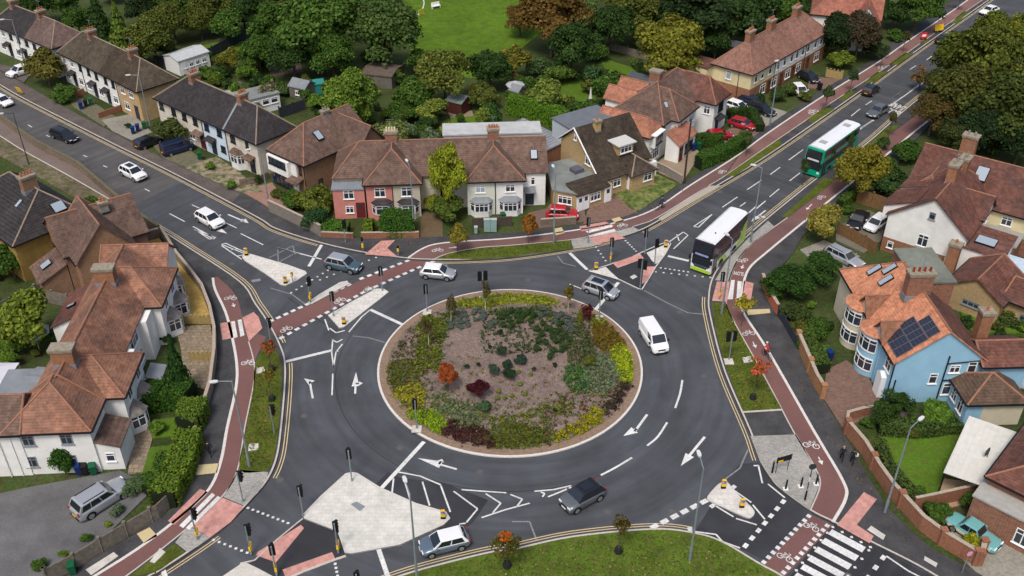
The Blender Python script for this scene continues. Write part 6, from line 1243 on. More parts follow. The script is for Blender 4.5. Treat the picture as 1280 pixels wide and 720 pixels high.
# ---------------- walls, fences
BWALL = mat('wall_brick', (.25,.115,.07), .9, .25, 5, n2=.2); RWALL = mat('rubble_wall', (.17,.13,.10), .9, .3, 3, n2=.2); FENCE = mat('weathered_fence', (.16,.14,.115), .9, .3, 3, n2=.2); FENB = mat('brown_fence', (.17,.10,.045), .9, .25, 3); COPE = mat('coping', (.36,.30,.24), .9, .2, 5); FEND = mat('dark_fence', (.035,.04,.05), .85, .2, 3)
def wall_(pts, h, w, m, label, cope=None, piers=0, cat='wall', name='garden_wall', z=.1, pm=None):
    P_ = W(pts, z); c = P_[0]; e = empty(name, (c[0], c[1], 0)); tag(e, label, cat); L_ = [(x-c[0], y-c[1]) for x, y in P_]
    bm = bmesh.new(); strip(bm, L_, -w/2, w/2, 0, h+z); obj('wall' if cat == 'wall' else 'panel', bm, m, e)
    if cope: bm = bmesh.new(); strip(bm, L_, -w/2-.05, w/2+.05, h+z+.002, h+z+.07); obj('coping', bm, cope, e)
    if piers:
        R_ = resample(L_, piers)+[L_[-1]]
        for x, y in R_: bm = bmesh.new(); q = w/2+(.10 if cat == 'wall' else .03); box(bm, x-q, x+q, y-q, y+q, 0, h+z+.14); box(bm, x-q-.05, x+q+.05, y-q-.05, y+q+.05, h+z+.142, h+z+.22); obj('pier' if cat == 'wall' else 'post', bm, pm or m, e)
    return e
wall_([(1057,541),(1078,566),(1096,596),(1113,620),(1150,661),(1180,683),(1217,705)], 1.5, .25, BWALL, 'long red brick garden wall with piers along the lower right footway', COPE, 4.6)
wall_([(1222,705),(1226,690)], 1.3, .3, BWALL, 'short brick return wall at the lower right drive', COPE, 3)
wall_([(996,430),(1008,458),(1018,482),(1027,497)], 1.5, .25, mat('wall_orange_brick', (.33,.17,.08), .9, .2, 5), 'orange brick wall between the footway and the block drive of the blue house', COPE, 4.5); wall_([(1056,540),(1058,525),(1080,519),(1110,516)], 1.0, .2, BWALL, 'low brick wall between the block drive and the lawn garden', COPE)
wall_([(952,353),(958,370),(971,392)], 1.2, .25, mat('wall_bright_brick', (.38,.12,.07), .9, .2, 5), 'short red wall below the two dark green bushes', COPE); wall_([(972,394),(984,414),(994,432)], 1.1, .08, FEND, 'dark fence beside the right footway above the orange brick wall', cat='fence', name='fence', piers=2)
wall_([(0,150),(45,183),(100,212),(150,255),(175,275),(200,292)], 1.1, .3, RWALL, 'rubble garden wall along the upper left road', mat('mossy_cope', (.12,.11,.07), .95, .3, 4)); wall_([(203,294),(222,325),(240,347),(254,366),(264,392),(270,420),(270,447),(265,487),(250,537),(246,547),(233,590)], 1.2, .22, mat('wall_buff', (.23,.20,.15), .9, .25, 4), 'curved low wall beside the left footway and yellow paved yard', COPE)
wall_([(156,312),(175,303),(200,296)], 1.2, .3, RWALL, 'short grey wall above the yellow paved yard', COPE)
wall_([(216,631),(199,647),(150,676),(100,707),(60,728)], 1.5, .10, FENCE, 'weathered timber fence between the tarmac drive and the lower left footway', piers=2.2, cat='fence', name='timber_fence'); wall_([(225,404),(264,404)], .9, .05, mat('picket', (.32,.24,.10), .9, .2, 4), 'low picket fence between the yellow yard and the flagstones', piers=.45, cat='fence', name='picket_fence'); wall_([(238,450),(268,450)], .9, .05, MATS['picket'], 'low picket fence behind the conifer garden', piers=.45, cat='fence', name='picket_fence')
wall_([(337,264),(352,271),(372,281),(392,290),(402,296)], 1.6, .2, mat('wall_concrete', (.19,.17,.15), .9, .25, 3), 'curved concrete garden wall under the dark shrubs', COPE); wall_([(402,296),(442,298)], .7, .2, BWALL, 'low brick wall under the left hedge of the pink house', COPE); wall_([(452,298),(524,297)], .8, .2, BWALL, 'low brick wall under the clipped hedge of the pink house', COPE)
wall_([(590,284),(640,281)], 1.2, .2, mat('wall_dark', (.07,.055,.045), .9, .2, 4), 'dark low wall in front of the white semi'); wall_([(676,282),(720,279)], .9, .2, RWALL, 'low wall in front of the bright red car', COPE); wall_([(806,206),(830,216),(852,229)], 1.1, .15, mat('wall_grey', (.22,.20,.18), .9, .15, 3), 'grey wall between the weedy lawn and the gravel drive', COPE)
wall_([(1046,292),(1062,300),(1084,312),(1092,318)], 1.6, .08, FENB, 'brown timber fence between the parked cars and the orange roofed house', piers=2, cat='fence', name='timber_fence'); wall_([(1070,252),(1100,262),(1114,268)], 1.9, .08, FENB, 'brown timber fence behind the black and white parked cars', piers=2, cat='fence', name='timber_fence')
wall_([(1032,95),(1052,99)], 1.2, .06, MATS['picket'], 'pale picket fence beside the terrace drive', piers=.6, cat='fence', name='picket_fence'); wall_([(195,82),(215,88),(265,72),(300,52),(330,45)], 1.8, .08, FEND, 'long dark fence behind the white cabin', piers=2.4, cat='fence', name='fence'); wall_([(350,147),(382,136)], 1.6, .08, FEND, 'dark fence in the garden behind the brown hipped house', piers=2.4, cat='fence', name='fence')
wall_([(72,128),(106,117)], .9, .2, BWALL, 'low dark red wall under the bushy tree, upper left', None); wall_([(124,148),(158,136)], .9, .2, BWALL, 'low dark red wall between two front drives, upper left', None); wall_([(0,396),(50,372),(95,350)], 1.7, .1, FENCE, 'grey timber fence behind the yellow-green tree, left', piers=2.2, cat='fence', name='timber_fence'); wall_([(60,345),(56,376),(88,384)], 1.6, .1, FENCE, 'timber fence round the small yard by the brown brick house', piers=2.2, cat='fence', name='timber_fence')
wall_([(300,232),(322,229),(336,222)], .9, .2, RWALL, 'low mossy wall beside the blue bin', None); wall_([(455,100),(500,104),(505,92)], 1.8, .08, FENB, 'brown fence panels below the two big trees', piers=2.2, cat='fence', name='timber_fence'); wall_([(755,60),(800,72),(850,84)], 1.2, .08, FENCE, 'old low fence behind the far back lawn', piers=2.4, cat='fence', name='timber_fence')
wall_([(1140,638),(1160,634),(1222,620)], 1.5, .15, BWALL, 'brick wall behind the turquoise car', COPE); wall_([(1080,518),(1130,527)], 1.1, .08, FENCE, 'fence strip behind the round dark bush', piers=2, cat='fence', name='timber_fence')
# ---------------- garden things
def parasol(px, py, r, m, label, h=2.2, n=8):
    e = empty('parasol', at(px, py, .1)); tag(e, label, 'parasol'); bm = bmesh.new(); cyl(bm, (0,0,0), (0,0,h+.5), .03); obj('pole', bm, WPLS, e)
    bm = bmesh.new(); t = bm.verts.new((0,0,h+.6)); c = [bm.verts.new((r*cos(2*pi*i/n), r*sin(2*pi*i/n), h)) for i in range(n)]; c2 = [bm.verts.new((r*cos(2*pi*i/n), r*sin(2*pi*i/n), h-.15)) for i in range(n)]
    for i in range(n): bm.faces.new((t, c[i], c[(i+1)%n])); bm.faces.new((c[i], c2[i], c2[(i+1)%n], c[(i+1)%n]))
    obj('canopy', bm, m, e)
parasol(49,436,1.6,mat('pale_blue_canvas', (.34,.42,.50), .9),'pale blue parasol open in the left garden'); parasol(644,122,1.5,mat('grey_canvas', (.36,.37,.38), .9),'grey parasol among the shrubs behind the long hedge')
e = empty('gazebo', at(2,490,.1)); tag(e, 'white gazebo canopy at the left edge above the roofs', 'gazebo'); bm = bmesh.new(); t = bm.verts.new((0,0,3.0)); c = [bm.verts.new(p) for p in ((-1.6,-1.8,2.2),(1.6,-1.8,2.2),(1.6,1.8,2.2),(-1.6,1.8,2.2))]; [bm.faces.new((t, c[i], c[(i+1)%4])) for i in range(4)]; obj('canopy', bm, mat('white_canvas', (.62,.64,.7), .9), e)
for x, y in ((-1.5,-1.7),(1.5,-1.7),(1.5,1.7),(-1.5,1.7)): bm = bmesh.new(); cyl(bm, (x,y,0), (x,y,2.2), .04); obj('leg', bm, WPLS, e)
e = empty('garden_statue', at(738,126,.1)); tag(e, 'small white obelisk standing in the back garden shrubs', 'statue'); bm = bmesh.new(); cyl(bm, (0,0,0), (0,0,.5), .35, .3, 8); cyl(bm, (0,0,.5), (0,0,2.2), .25, .05, 8); obj('pillar', bm, WPLS, e)
e = empty('satellite_dish', (*G(1235,568,3.2), 2.85), radians(200)); tag(e, 'dark satellite dish at the edge of the white canopy roof', 'satellite dish'); bm = bmesh.new(); cyl(bm, (0,0,.0), (0,0,.5), .03); obj('mast', bm, DKST, e)
bm = bmesh.new(); cyl(bm, (0,0,.6), (.03,-.08,.66), .1, .42, 18); bmesh.ops.rotate(bm, verts=bm.verts, cent=(0,0,.6), matrix=Matrix.Rotation(.7, 3, 'X')); obj('dish', bm, mat('dish_grey', (.07,.07,.075), .6), e)
e = empty('motorbike', at(1208,620,.12), radians(20)); tag(e, 'motorcycle parked beneath the white canopy roof', 'motorcycle')
for x in (-.65,.65): bm = bmesh.new(); cyl(bm, (x,-.06,.3), (x,.06,.3), .3, .3, 16); w_ = obj('wheel', bm, TYRE, e); bm = bmesh.new(); cyl(bm, (x,-.07,.3), (x,.07,.3), .17, .17, 12); obj('rim', bm, RIM, w_)
bm = bmesh.new(); box(bm, -.3, .35, -.14, .14, .35, .75); bmesh.ops.bevel(bm, geom=bm.edges[:], offset=.06, affect='EDGES'); obj('engine', bm, DKST, e); bm = bmesh.new(); extr_y(bm, [(-.05,.72),(.4,.78),(.35,1.0),(.0,.95)], -.13, .13); obj('tank', bm, P_SILV, e); bm = bmesh.new(); extr_y(bm, [(-.75,.8),(-.02,.72),(0,.85),(-.7,.92)], -.12, .12); obj('seat', bm, TRIM, e); bm = bmesh.new(); cyl(bm, (.42,-.35,1.08), (.42,.35,1.08), .025); cyl(bm, (.65,.08,.3), (.4,.08,1.08), .03); cyl(bm, (.65,-.08,.3), (.4,-.08,1.08), .03); obj('handlebar', bm, RIM, e)
# inflatable-like play trail on the far lawn: hose line and white seats
for x, y, t in ((514,36,'white bench at the left edge of the bright far lawn'),(545,10,'white chair on the bright far lawn, near the top edge'),(497,4,'brown stool at the top of the far lawn')):
    e = empty('park_bench', at(x,y,.1), radians(30)); tag(e, t, 'bench'); m = WPLS if 'white' in t else FENB; bm = bmesh.new(); box(bm, -.9, .9, -.3, .3, .4, .5); obj('seat', bm, m, e); bm = bmesh.new(); box(bm, -.9, .9, .25, .33, .5, 1.1); obj('backrest', bm, m, e)
    for sx in (-.8,.8): bm = bmesh.new(); box(bm, sx-.05, sx+.05, -.28, .3, 0, .398); obj('leg', bm, m, e)
bm = bmesh.new(); P_ = W(sm([(512,28),(521,21),(528,12),(530,3),(526,-6)],5), .15); strip(bm, P_, -.12, .12, .1, .3); tag(obj('garden_edging', bm, mat('pale_tape', (.45,.5,.5), .6)), 'long pale curved strip laid on the bright far lawn', 'edging'); e = empty('banner', at(527,20,.1), radians(60)); tag(e, 'small yellow banner on the far lawn', 'banner'); bm = bmesh.new(); box(bm, -.8, .8, -.03, .03, .3, 1.3); obj('cloth', bm, mat('yellow_cloth', (.6,.5,.02), .8), e); bm = bmesh.new(); cyl(bm, (-.85,0,0), (-.85,0,1.5), .03); cyl(bm, (.85,0,0), (.85,0,1.5), .03); obj('pole', bm, WPLS, e)
# long posts (rugby-like clothes post in the gardens)
# ---------------- people
def skinned(V, E_, R, m, name, parent, sub=1):
    me = bpy.data.meshes.new(name); me.from_pydata(V, E_, []); o = bpy.data.objects.new(name, me); COL.objects.link(o)
    s = o.modifiers.new('s', 'SKIN'); s.use_smooth_shade = True
    for i, v in enumerate(me.skin_vertices[0].data): v.radius = (R[i], R[i]); v.use_root = (i == 0)
    o.modifiers.new('u', 'SUBSURF').levels = sub; bpy.context.view_layer.update()
    me2 = bpy.data.meshes.new_from_object(o.evaluated_get(bpy.context.evaluated_depsgraph_get())); bpy.data.objects.remove(o)
    for q in m: me2.materials.append(q)
    return me2
SKIN = mat('skin', (.42,.24,.17), .6)
def person(px, py, ang, top, legs, hair, label, pose='walk', z=.125, arms=True, hatm=None):
    e = empty('person', at(px, py, z), ang); tag(e, label, 'person')
    lg = .22 if pose == 'walk' else .03
    if pose == 'ride':
        V = [(0,0,.98),(-.02,0,1.10),(.10,0,1.28),(.20,0,1.44),(.24,0,1.53),(.28,0,1.60),(.30,0,1.70), (.0,.12,.96),(.34,.13,.86),(.24,.12,.46),(.34,.12,.42), (0,-.12,.96),(.36,-.13,.72),(.16,-.12,.30),(.26,-.12,.25), (.18,.20,1.40),(.34,.24,1.20),(.58,.22,1.10), (.18,-.20,1.40),(.34,-.24,1.20),(.58,-.22,1.10)]
    else:
        V = [(0,0,.92),(0,0,1.05),(0,0,1.22),(0,0,1.40),(0,0,1.48),(.01,0,1.55),(.02,0,1.66), (0,.10,.88),(lg*.6,.10,.48),(lg,.10,.07),(lg+.14,.10,.04), (0,-.10,.88),(-lg*.4,-.10,.50),(-lg-.1,-.10,.12),(-lg+.02,-.10,.05), (0,.20,1.38),(-.06,.25,1.12),(.08,.25,.90), (0,-.20,1.38),(.06,-.25,1.12),(.20,-.24,.95)]
    E_ = [(0,1),(1,2),(2,3),(3,4),(4,5),(5,6),(0,7),(7,8),(8,9),(9,10),(0,11),(11,12),(12,13),(13,14),(3,15),(15,16),(16,17),(3,18),(18,19),(19,20)]
    R = [.13,.13,.14,.12,.055,.085,.08,.09,.065,.045,.04,.09,.065,.045,.04,.065,.045,.033,.065,.045,.033]
    me = skinned(V, E_, R, [SKIN, top, legs, TRIM], 'body', e)
    for p in me.polygons:
        c = p.center
        hz = c.z
        if hz > (1.50 if pose != 'ride' else 1.55): p.material_index = 0
        elif hz > .93: p.material_index = 1 if abs(c.y) < .30 or 1 else 0
        elif abs(c.y) > .215 and hz > .8: p.material_index = 0
        elif hz > .12: p.material_index = 2
        else: p.material_index = 3
    o = bpy.data.objects.new('body', me); link(o, e)
    hx = .285 if pose == 'ride' else .0; hz = 1.70 if pose == 'ride' else 1.66
    bm = bmesh.new(); bmesh.ops.create_uvsphere(bm, u_segments=12, v_segments=8, radius=.115)
    for v in bm.verts: v.co = Vector((v.co.x*1.05+hx-.01, v.co.y*.88, v.co.z*.75+hz+.055))
    obj('hair' if not hatm else 'helmet', bm, hatm or hair, e, smooth=True)
    return e
BLKC = mat('black_cloth', (.015,.015,.018), .9); NAVC = mat('navy_cloth', (.03,.045,.08), .9); REDC = mat('red_cloth', (.4,.03,.03), .9); GRYC = mat('grey_cloth', (.2,.2,.2), .9); WHC = mat('white_cloth', (.55,.55,.52), .9); HAIR = mat('dark_hair', (.03,.02,.015), .8); BLUC = mat('blue_cloth', (.04,.12,.35), .9); FAIR = mat('fair_hair', (.35,.22,.10), .8)
person(263,570, radians(-80), BLKC, BLKC, HAIR, 'person in black walking down the left footway')
person(1051,576, radians(70), BLKC, BLKC, FAIR, 'fair haired person in black walking beside the brick wall'); person(1064,580, radians(70), BLKC, BLKC, HAIR, 'person in black with a pale bag, nearest the brick wall')
e = empty('shoulder_bag', at(1066.5,579,.125)); tag(e, 'pale bag carried by the walker nearest the brick wall', 'bag'); bm = bmesh.new(); box(bm, .0, .28, -.12, .12, .85, 1.15); bmesh.ops.bevel(bm, geom=bm.edges[:], offset=.04, affect='EDGES'); obj('bag_body', bm, WHC, e); bm = bmesh.new(); cyl(bm, (.14,-.1,1.13), (.05,0,1.4), .012); cyl(bm, (.14,.1,1.13), (.05,0,1.4), .012); obj('strap', bm, WHC, e)
def bicycle(px, py, ang, label, z=.13, m=None):
    e = empty('bicycle', at(px, py, z), ang); tag(e, label, 'bicycle')
    for x in (-.52,.52):
        bm = bmesh.new(); c = [(x+.33*cos(t), .34+.33*sin(t)) for t in [2*pi*i/20 for i in range(20)]]
        for a_, b_ in zip(c, c[1:]+c[:1]): cyl(bm, (a_[0],0,a_[1]), (b_[0],0,b_[1]), .022, .022, 5, False)
        w_ = obj('wheel', bm, TYRE, e); bm = bmesh.new()
        for k in range(8): cyl(bm, (x,0,.34), (x+.32*cos(k*pi/4),0,.34+.32*sin(k*pi/4)), .004, .004, 4)
        obj('spokes', bm, RIM, w_)
    bm = bmesh.new()
    for a_, b_ in (((-.52,.34),(-.02,.30)),((-.02,.30),(-.17,.85)),((-.17,.80),(.38,.82)),((-.02,.30),(.40,.74)),((-.52,.34),(-.15,.74)),((.36,.90),(.52,.34))): cyl(bm, (a_[0],0,a_[1]), (b_[0],0,b_[1]), .018, .018, 6)
    obj('frame', bm, m or DKST, e); bm = bmesh.new(); cyl(bm, (.36,0,.9), (.40,0,1.03), .015); cyl(bm, (.46,-.26,1.04), (.46,.26,1.04), .015); obj('handlebar', bm, DKST, e); bm = bmesh.new(); box(bm, -.30, -.06, -.07, .07, .88, .93); obj('saddle', bm, TRIM, e)
A1 = radians(35); bicycle(825,261.5, A1, 'bicycle ridden on the upper cycle track past the weedy lawn'); person(825,261.5, A1, NAVC, BLKC, HAIR, 'cyclist in dark clothes riding past the weedy lawn', 'ride', z=.13, hatm=BLKC)
A2 = radians(115); bicycle(958,447, A2, 'bicycle on the right red cycle track'); person(958,447, A2, REDC, BLKC, HAIR, 'cyclist in a red jacket on the right cycle track', 'ride', z=.13, hatm=WHC)
# ------------------------------------------------------------------ vegetation
BARK = mat('bark', (.10,.075,.055), .95, .3, 5); BARKW = mat('pale_bark', (.42,.38,.34), .9, .2, 5)
rng = np.random.default_rng(11)
def cards(name, P, N, size, tilt=.55, jit=.35):
    """leaf quads at points P facing roughly N"""
    n = len(P); N = N/np.maximum(np.linalg.norm(N, axis=1, keepdims=True), 1e-6)
    N = N+rng.normal(0, tilt, (n,3)); N /= np.linalg.norm(N, axis=1, keepdims=True)
    A = np.cross(N, rng.normal(0,1,(n,3))); A /= np.maximum(np.linalg.norm(A, axis=1, keepdims=True), 1e-6); B = np.cross(N, A)
    s = (size*(1+rng.uniform(-jit, jit, n)))[:,None]*.5
    V = np.stack([P-A*s-B*s*.7, P+A*s*.6-B*s, P+A*s+B*s*.8+N*s*.3, P-A*s*.7+B*s], 1).reshape(-1,3)
    me = bpy.data.meshes.new(name); me.vertices.add(len(V)); me.vertices.foreach_set('co', V.ravel())
    me.loops.add(len(V)); me.loops.foreach_set('vertex_index', np.arange(len(V), dtype=np.int32)); me.polygons.add(n)
    me.polygons.foreach_set('loop_start', np.arange(0, len(V), 4, dtype=np.int32)); me.polygons.foreach_set('loop_total', np.full(n, 4, np.int32)); me.update(calc_edges=True)
    me.materials.append(LEAF); return me
def unit(n): v = rng.normal(0,1,(n,3)); return v/np.linalg.norm(v, axis=1, keepdims=True)
def crown_round(nc, nl, leaf, cr=.34, spread=.66, flat=1.0, low=-.55):
    C = []
    while len(C) < nc:
        d = unit(1)[0]
        if d[2] < low: continue
        r = spread*(rng.uniform(.55,1) if rng.random() < .75 else rng.uniform(0,.6)); C.append(d*r*np.array([1,1,flat]))
    C = np.array(C); idx = rng.integers(0, nc, nl); d = unit(nl); d[:,2] = np.where(d[:,2] < -.3, -d[:,2], d[:,2])
    R = cr*rng.uniform(.6,1.25,nc)[idx]; P = C[idx]+d*(R*rng.uniform(.55,1.05,nl))[:,None]
    return cards('crown', P, d*.7+P*.6+np.array([0,0,.35]), leaf)
def crown_cone(nl, leaf, p=1.0, tiers=9):
    h = rng.uniform(0,1,nl)**1.25; t = (h*tiers)%1; r = (1-h)**p*(.55+.45*(1-t))*rng.uniform(.55,1.05,nl); a = rng.uniform(0,2*pi,nl); lob = 1+.18*np.sin(a*5+h*20)
    P = np.stack([r*lob*np.cos(a), r*lob*np.sin(a), h*2-1], 1); N = np.stack([np.cos(a), np.sin(a), np.full(nl,.8)], 1); return cards('crown', P, N, leaf)
def crown_box(nl, leaf):
    P = rng.uniform(-1,1,(nl,3)); k = rng.integers(0,3,nl); s = np.where(rng.random(nl) < .5, -1., 1.); s = np.where(k == 2, 1., s); P[np.arange(nl), k] = s*rng.uniform(.86,1.05,nl); N = np.zeros((nl,3)); N[np.arange(nl), k] = s
    return cards('foliage', P, N, leaf, .45)
def crown_weep(nl, leaf):
    n = 60; d = unit(n); d[:,2] = np.abs(d[:,2]); base = d*np.array([.75,.75,.55])*rng.uniform(.5,1,(n,1)); idx = rng.integers(0,n,nl); t = rng.random(nl)
    P = base[idx]+np.stack([d[idx,0]*.25*t, d[idx,1]*.25*t, .45-t*rng.uniform(.5,1.5,n)[idx]], 1)+rng.normal(0,.05,(nl,3)); return cards('crown', P, P+np.array([0,0,.4]), leaf)
PR = {'big': [crown_round(46, 15000, .058, .30, .70) for _ in range(3)], 'mid': [crown_round(26, 7000, .085, .34, .66) for _ in range(3)], 'small': [crown_round(14, 2200, .13, .40, .60) for _ in range(3)],
      'ball': [crown_round(40, 9000, .06, .26, .76, 1, -1.0)], 'sparse': [crown_round(16, 520, .13, .30, .72) for _ in range(2)], 'cone': [crown_cone(7000, .09), crown_cone(9000, .075, .7, 14)], 'column': [crown_round(26, 6000, .09, .36, .66)],
      'weep': [crown_weep(11000, .075)], 'tiny': [crown_round(7, 420, .24, .5, .5, 1, -.2)], 'box': [crown_box(9000, .07)]}
TRK = {}
def trunk_mesh(kind):
    if kind in TRK: return TRK[kind]
    bm = bmesh.new(); r = random.Random(3); cyl(bm, (0,0,0), (.02,.01,.55), .05, .035, 9); cyl(bm, (.02,.01,.55), (0,.02,.8), .035, .02, 8)
    for k in range(7 if kind != 'stake' else 3):
        a = k*2.4; z0 = .38+.05*k; cyl(bm, (.015,.01,z0), (.28*cos(a), .28*sin(a), z0+.30), .020, .007, 6)
    bmesh.ops.recalc_face_normals(bm, faces=bm.faces); me = bpy.data.meshes.new('trunk'); bm.to_mesh(me); bm.free(); me.materials.append(BARK if kind != 'pale' else BARKW); TRK[kind] = me; return me
cnt_ = [0]
def tree(cx, cy, rpx, kind, col, label, k=1.0, clear=.25, group=None, cat='tree', name='tree', trunk='n', ht=None):
    """cx, cy: middle of the crown in the photo; rpx: half its width there; k: crown height / width"""
    if name == 'shrub': clear = -.22
    elif clear == .22 and kind != 'cone': clear = .02; rpx *= 1.10 if kind != 'big' else 1.19
    r = rpx/pxm(cx, cy, 3); rz = r*k
    for _ in range(4):
        hc = rz*(1+clear) if ht is None else ht-rz
        r = rpx/pxm(cx, cy, hc); rz = r*k
    hc = rz*(1+clear) if ht is None else max(rz*.8, ht-rz)
    x, y = G(cx, cy, hc); i = cnt_[0]; cnt_[0] += 1
    e = empty(name, (x, y, 0), i*1.7); tag(e, label, cat, group); P_ = PR[kind]; o = bpy.data.objects.new('crown' if name != 'shrub' else 'foliage', P_[i%len(P_)]); link(o, e); o.location = (0,0,hc); sx = 1+.13*sin(i*2.3); o.scale = (r*1.06*sx, r*1.06/sx, rz*1.06); v = 1.5*(.93+.14*((i*37)%10)/10); o.color = (col[0]*v, col[1]*v*1.14, col[2]*v*.75, 1)
    t = bpy.data.objects.new('trunk' if name != 'shrub' else 'stem', trunk_mesh(trunk)); link(t, e); s = hc*1.25; w_ = min(r*1.0, s) if trunk != 'stake' else .8; t.scale = (max(w_,.6), max(w_,.6), s); return e
DG = (.022,.042,.014); MG = (.036,.066,.016); LG_ = (.065,.105,.020); YG = (.105,.125,.018); OL = (.058,.064,.018); OLY = (.105,.092,.020); RU = (.085,.048,.018); DKT = (.014,.024,.012); SV = (.075,.10,.075); ORG = (.32,.075,.015); MAR = (.055,.010,.014); BR = (.050,.035,.016); LIME = (.20,.22,.02)
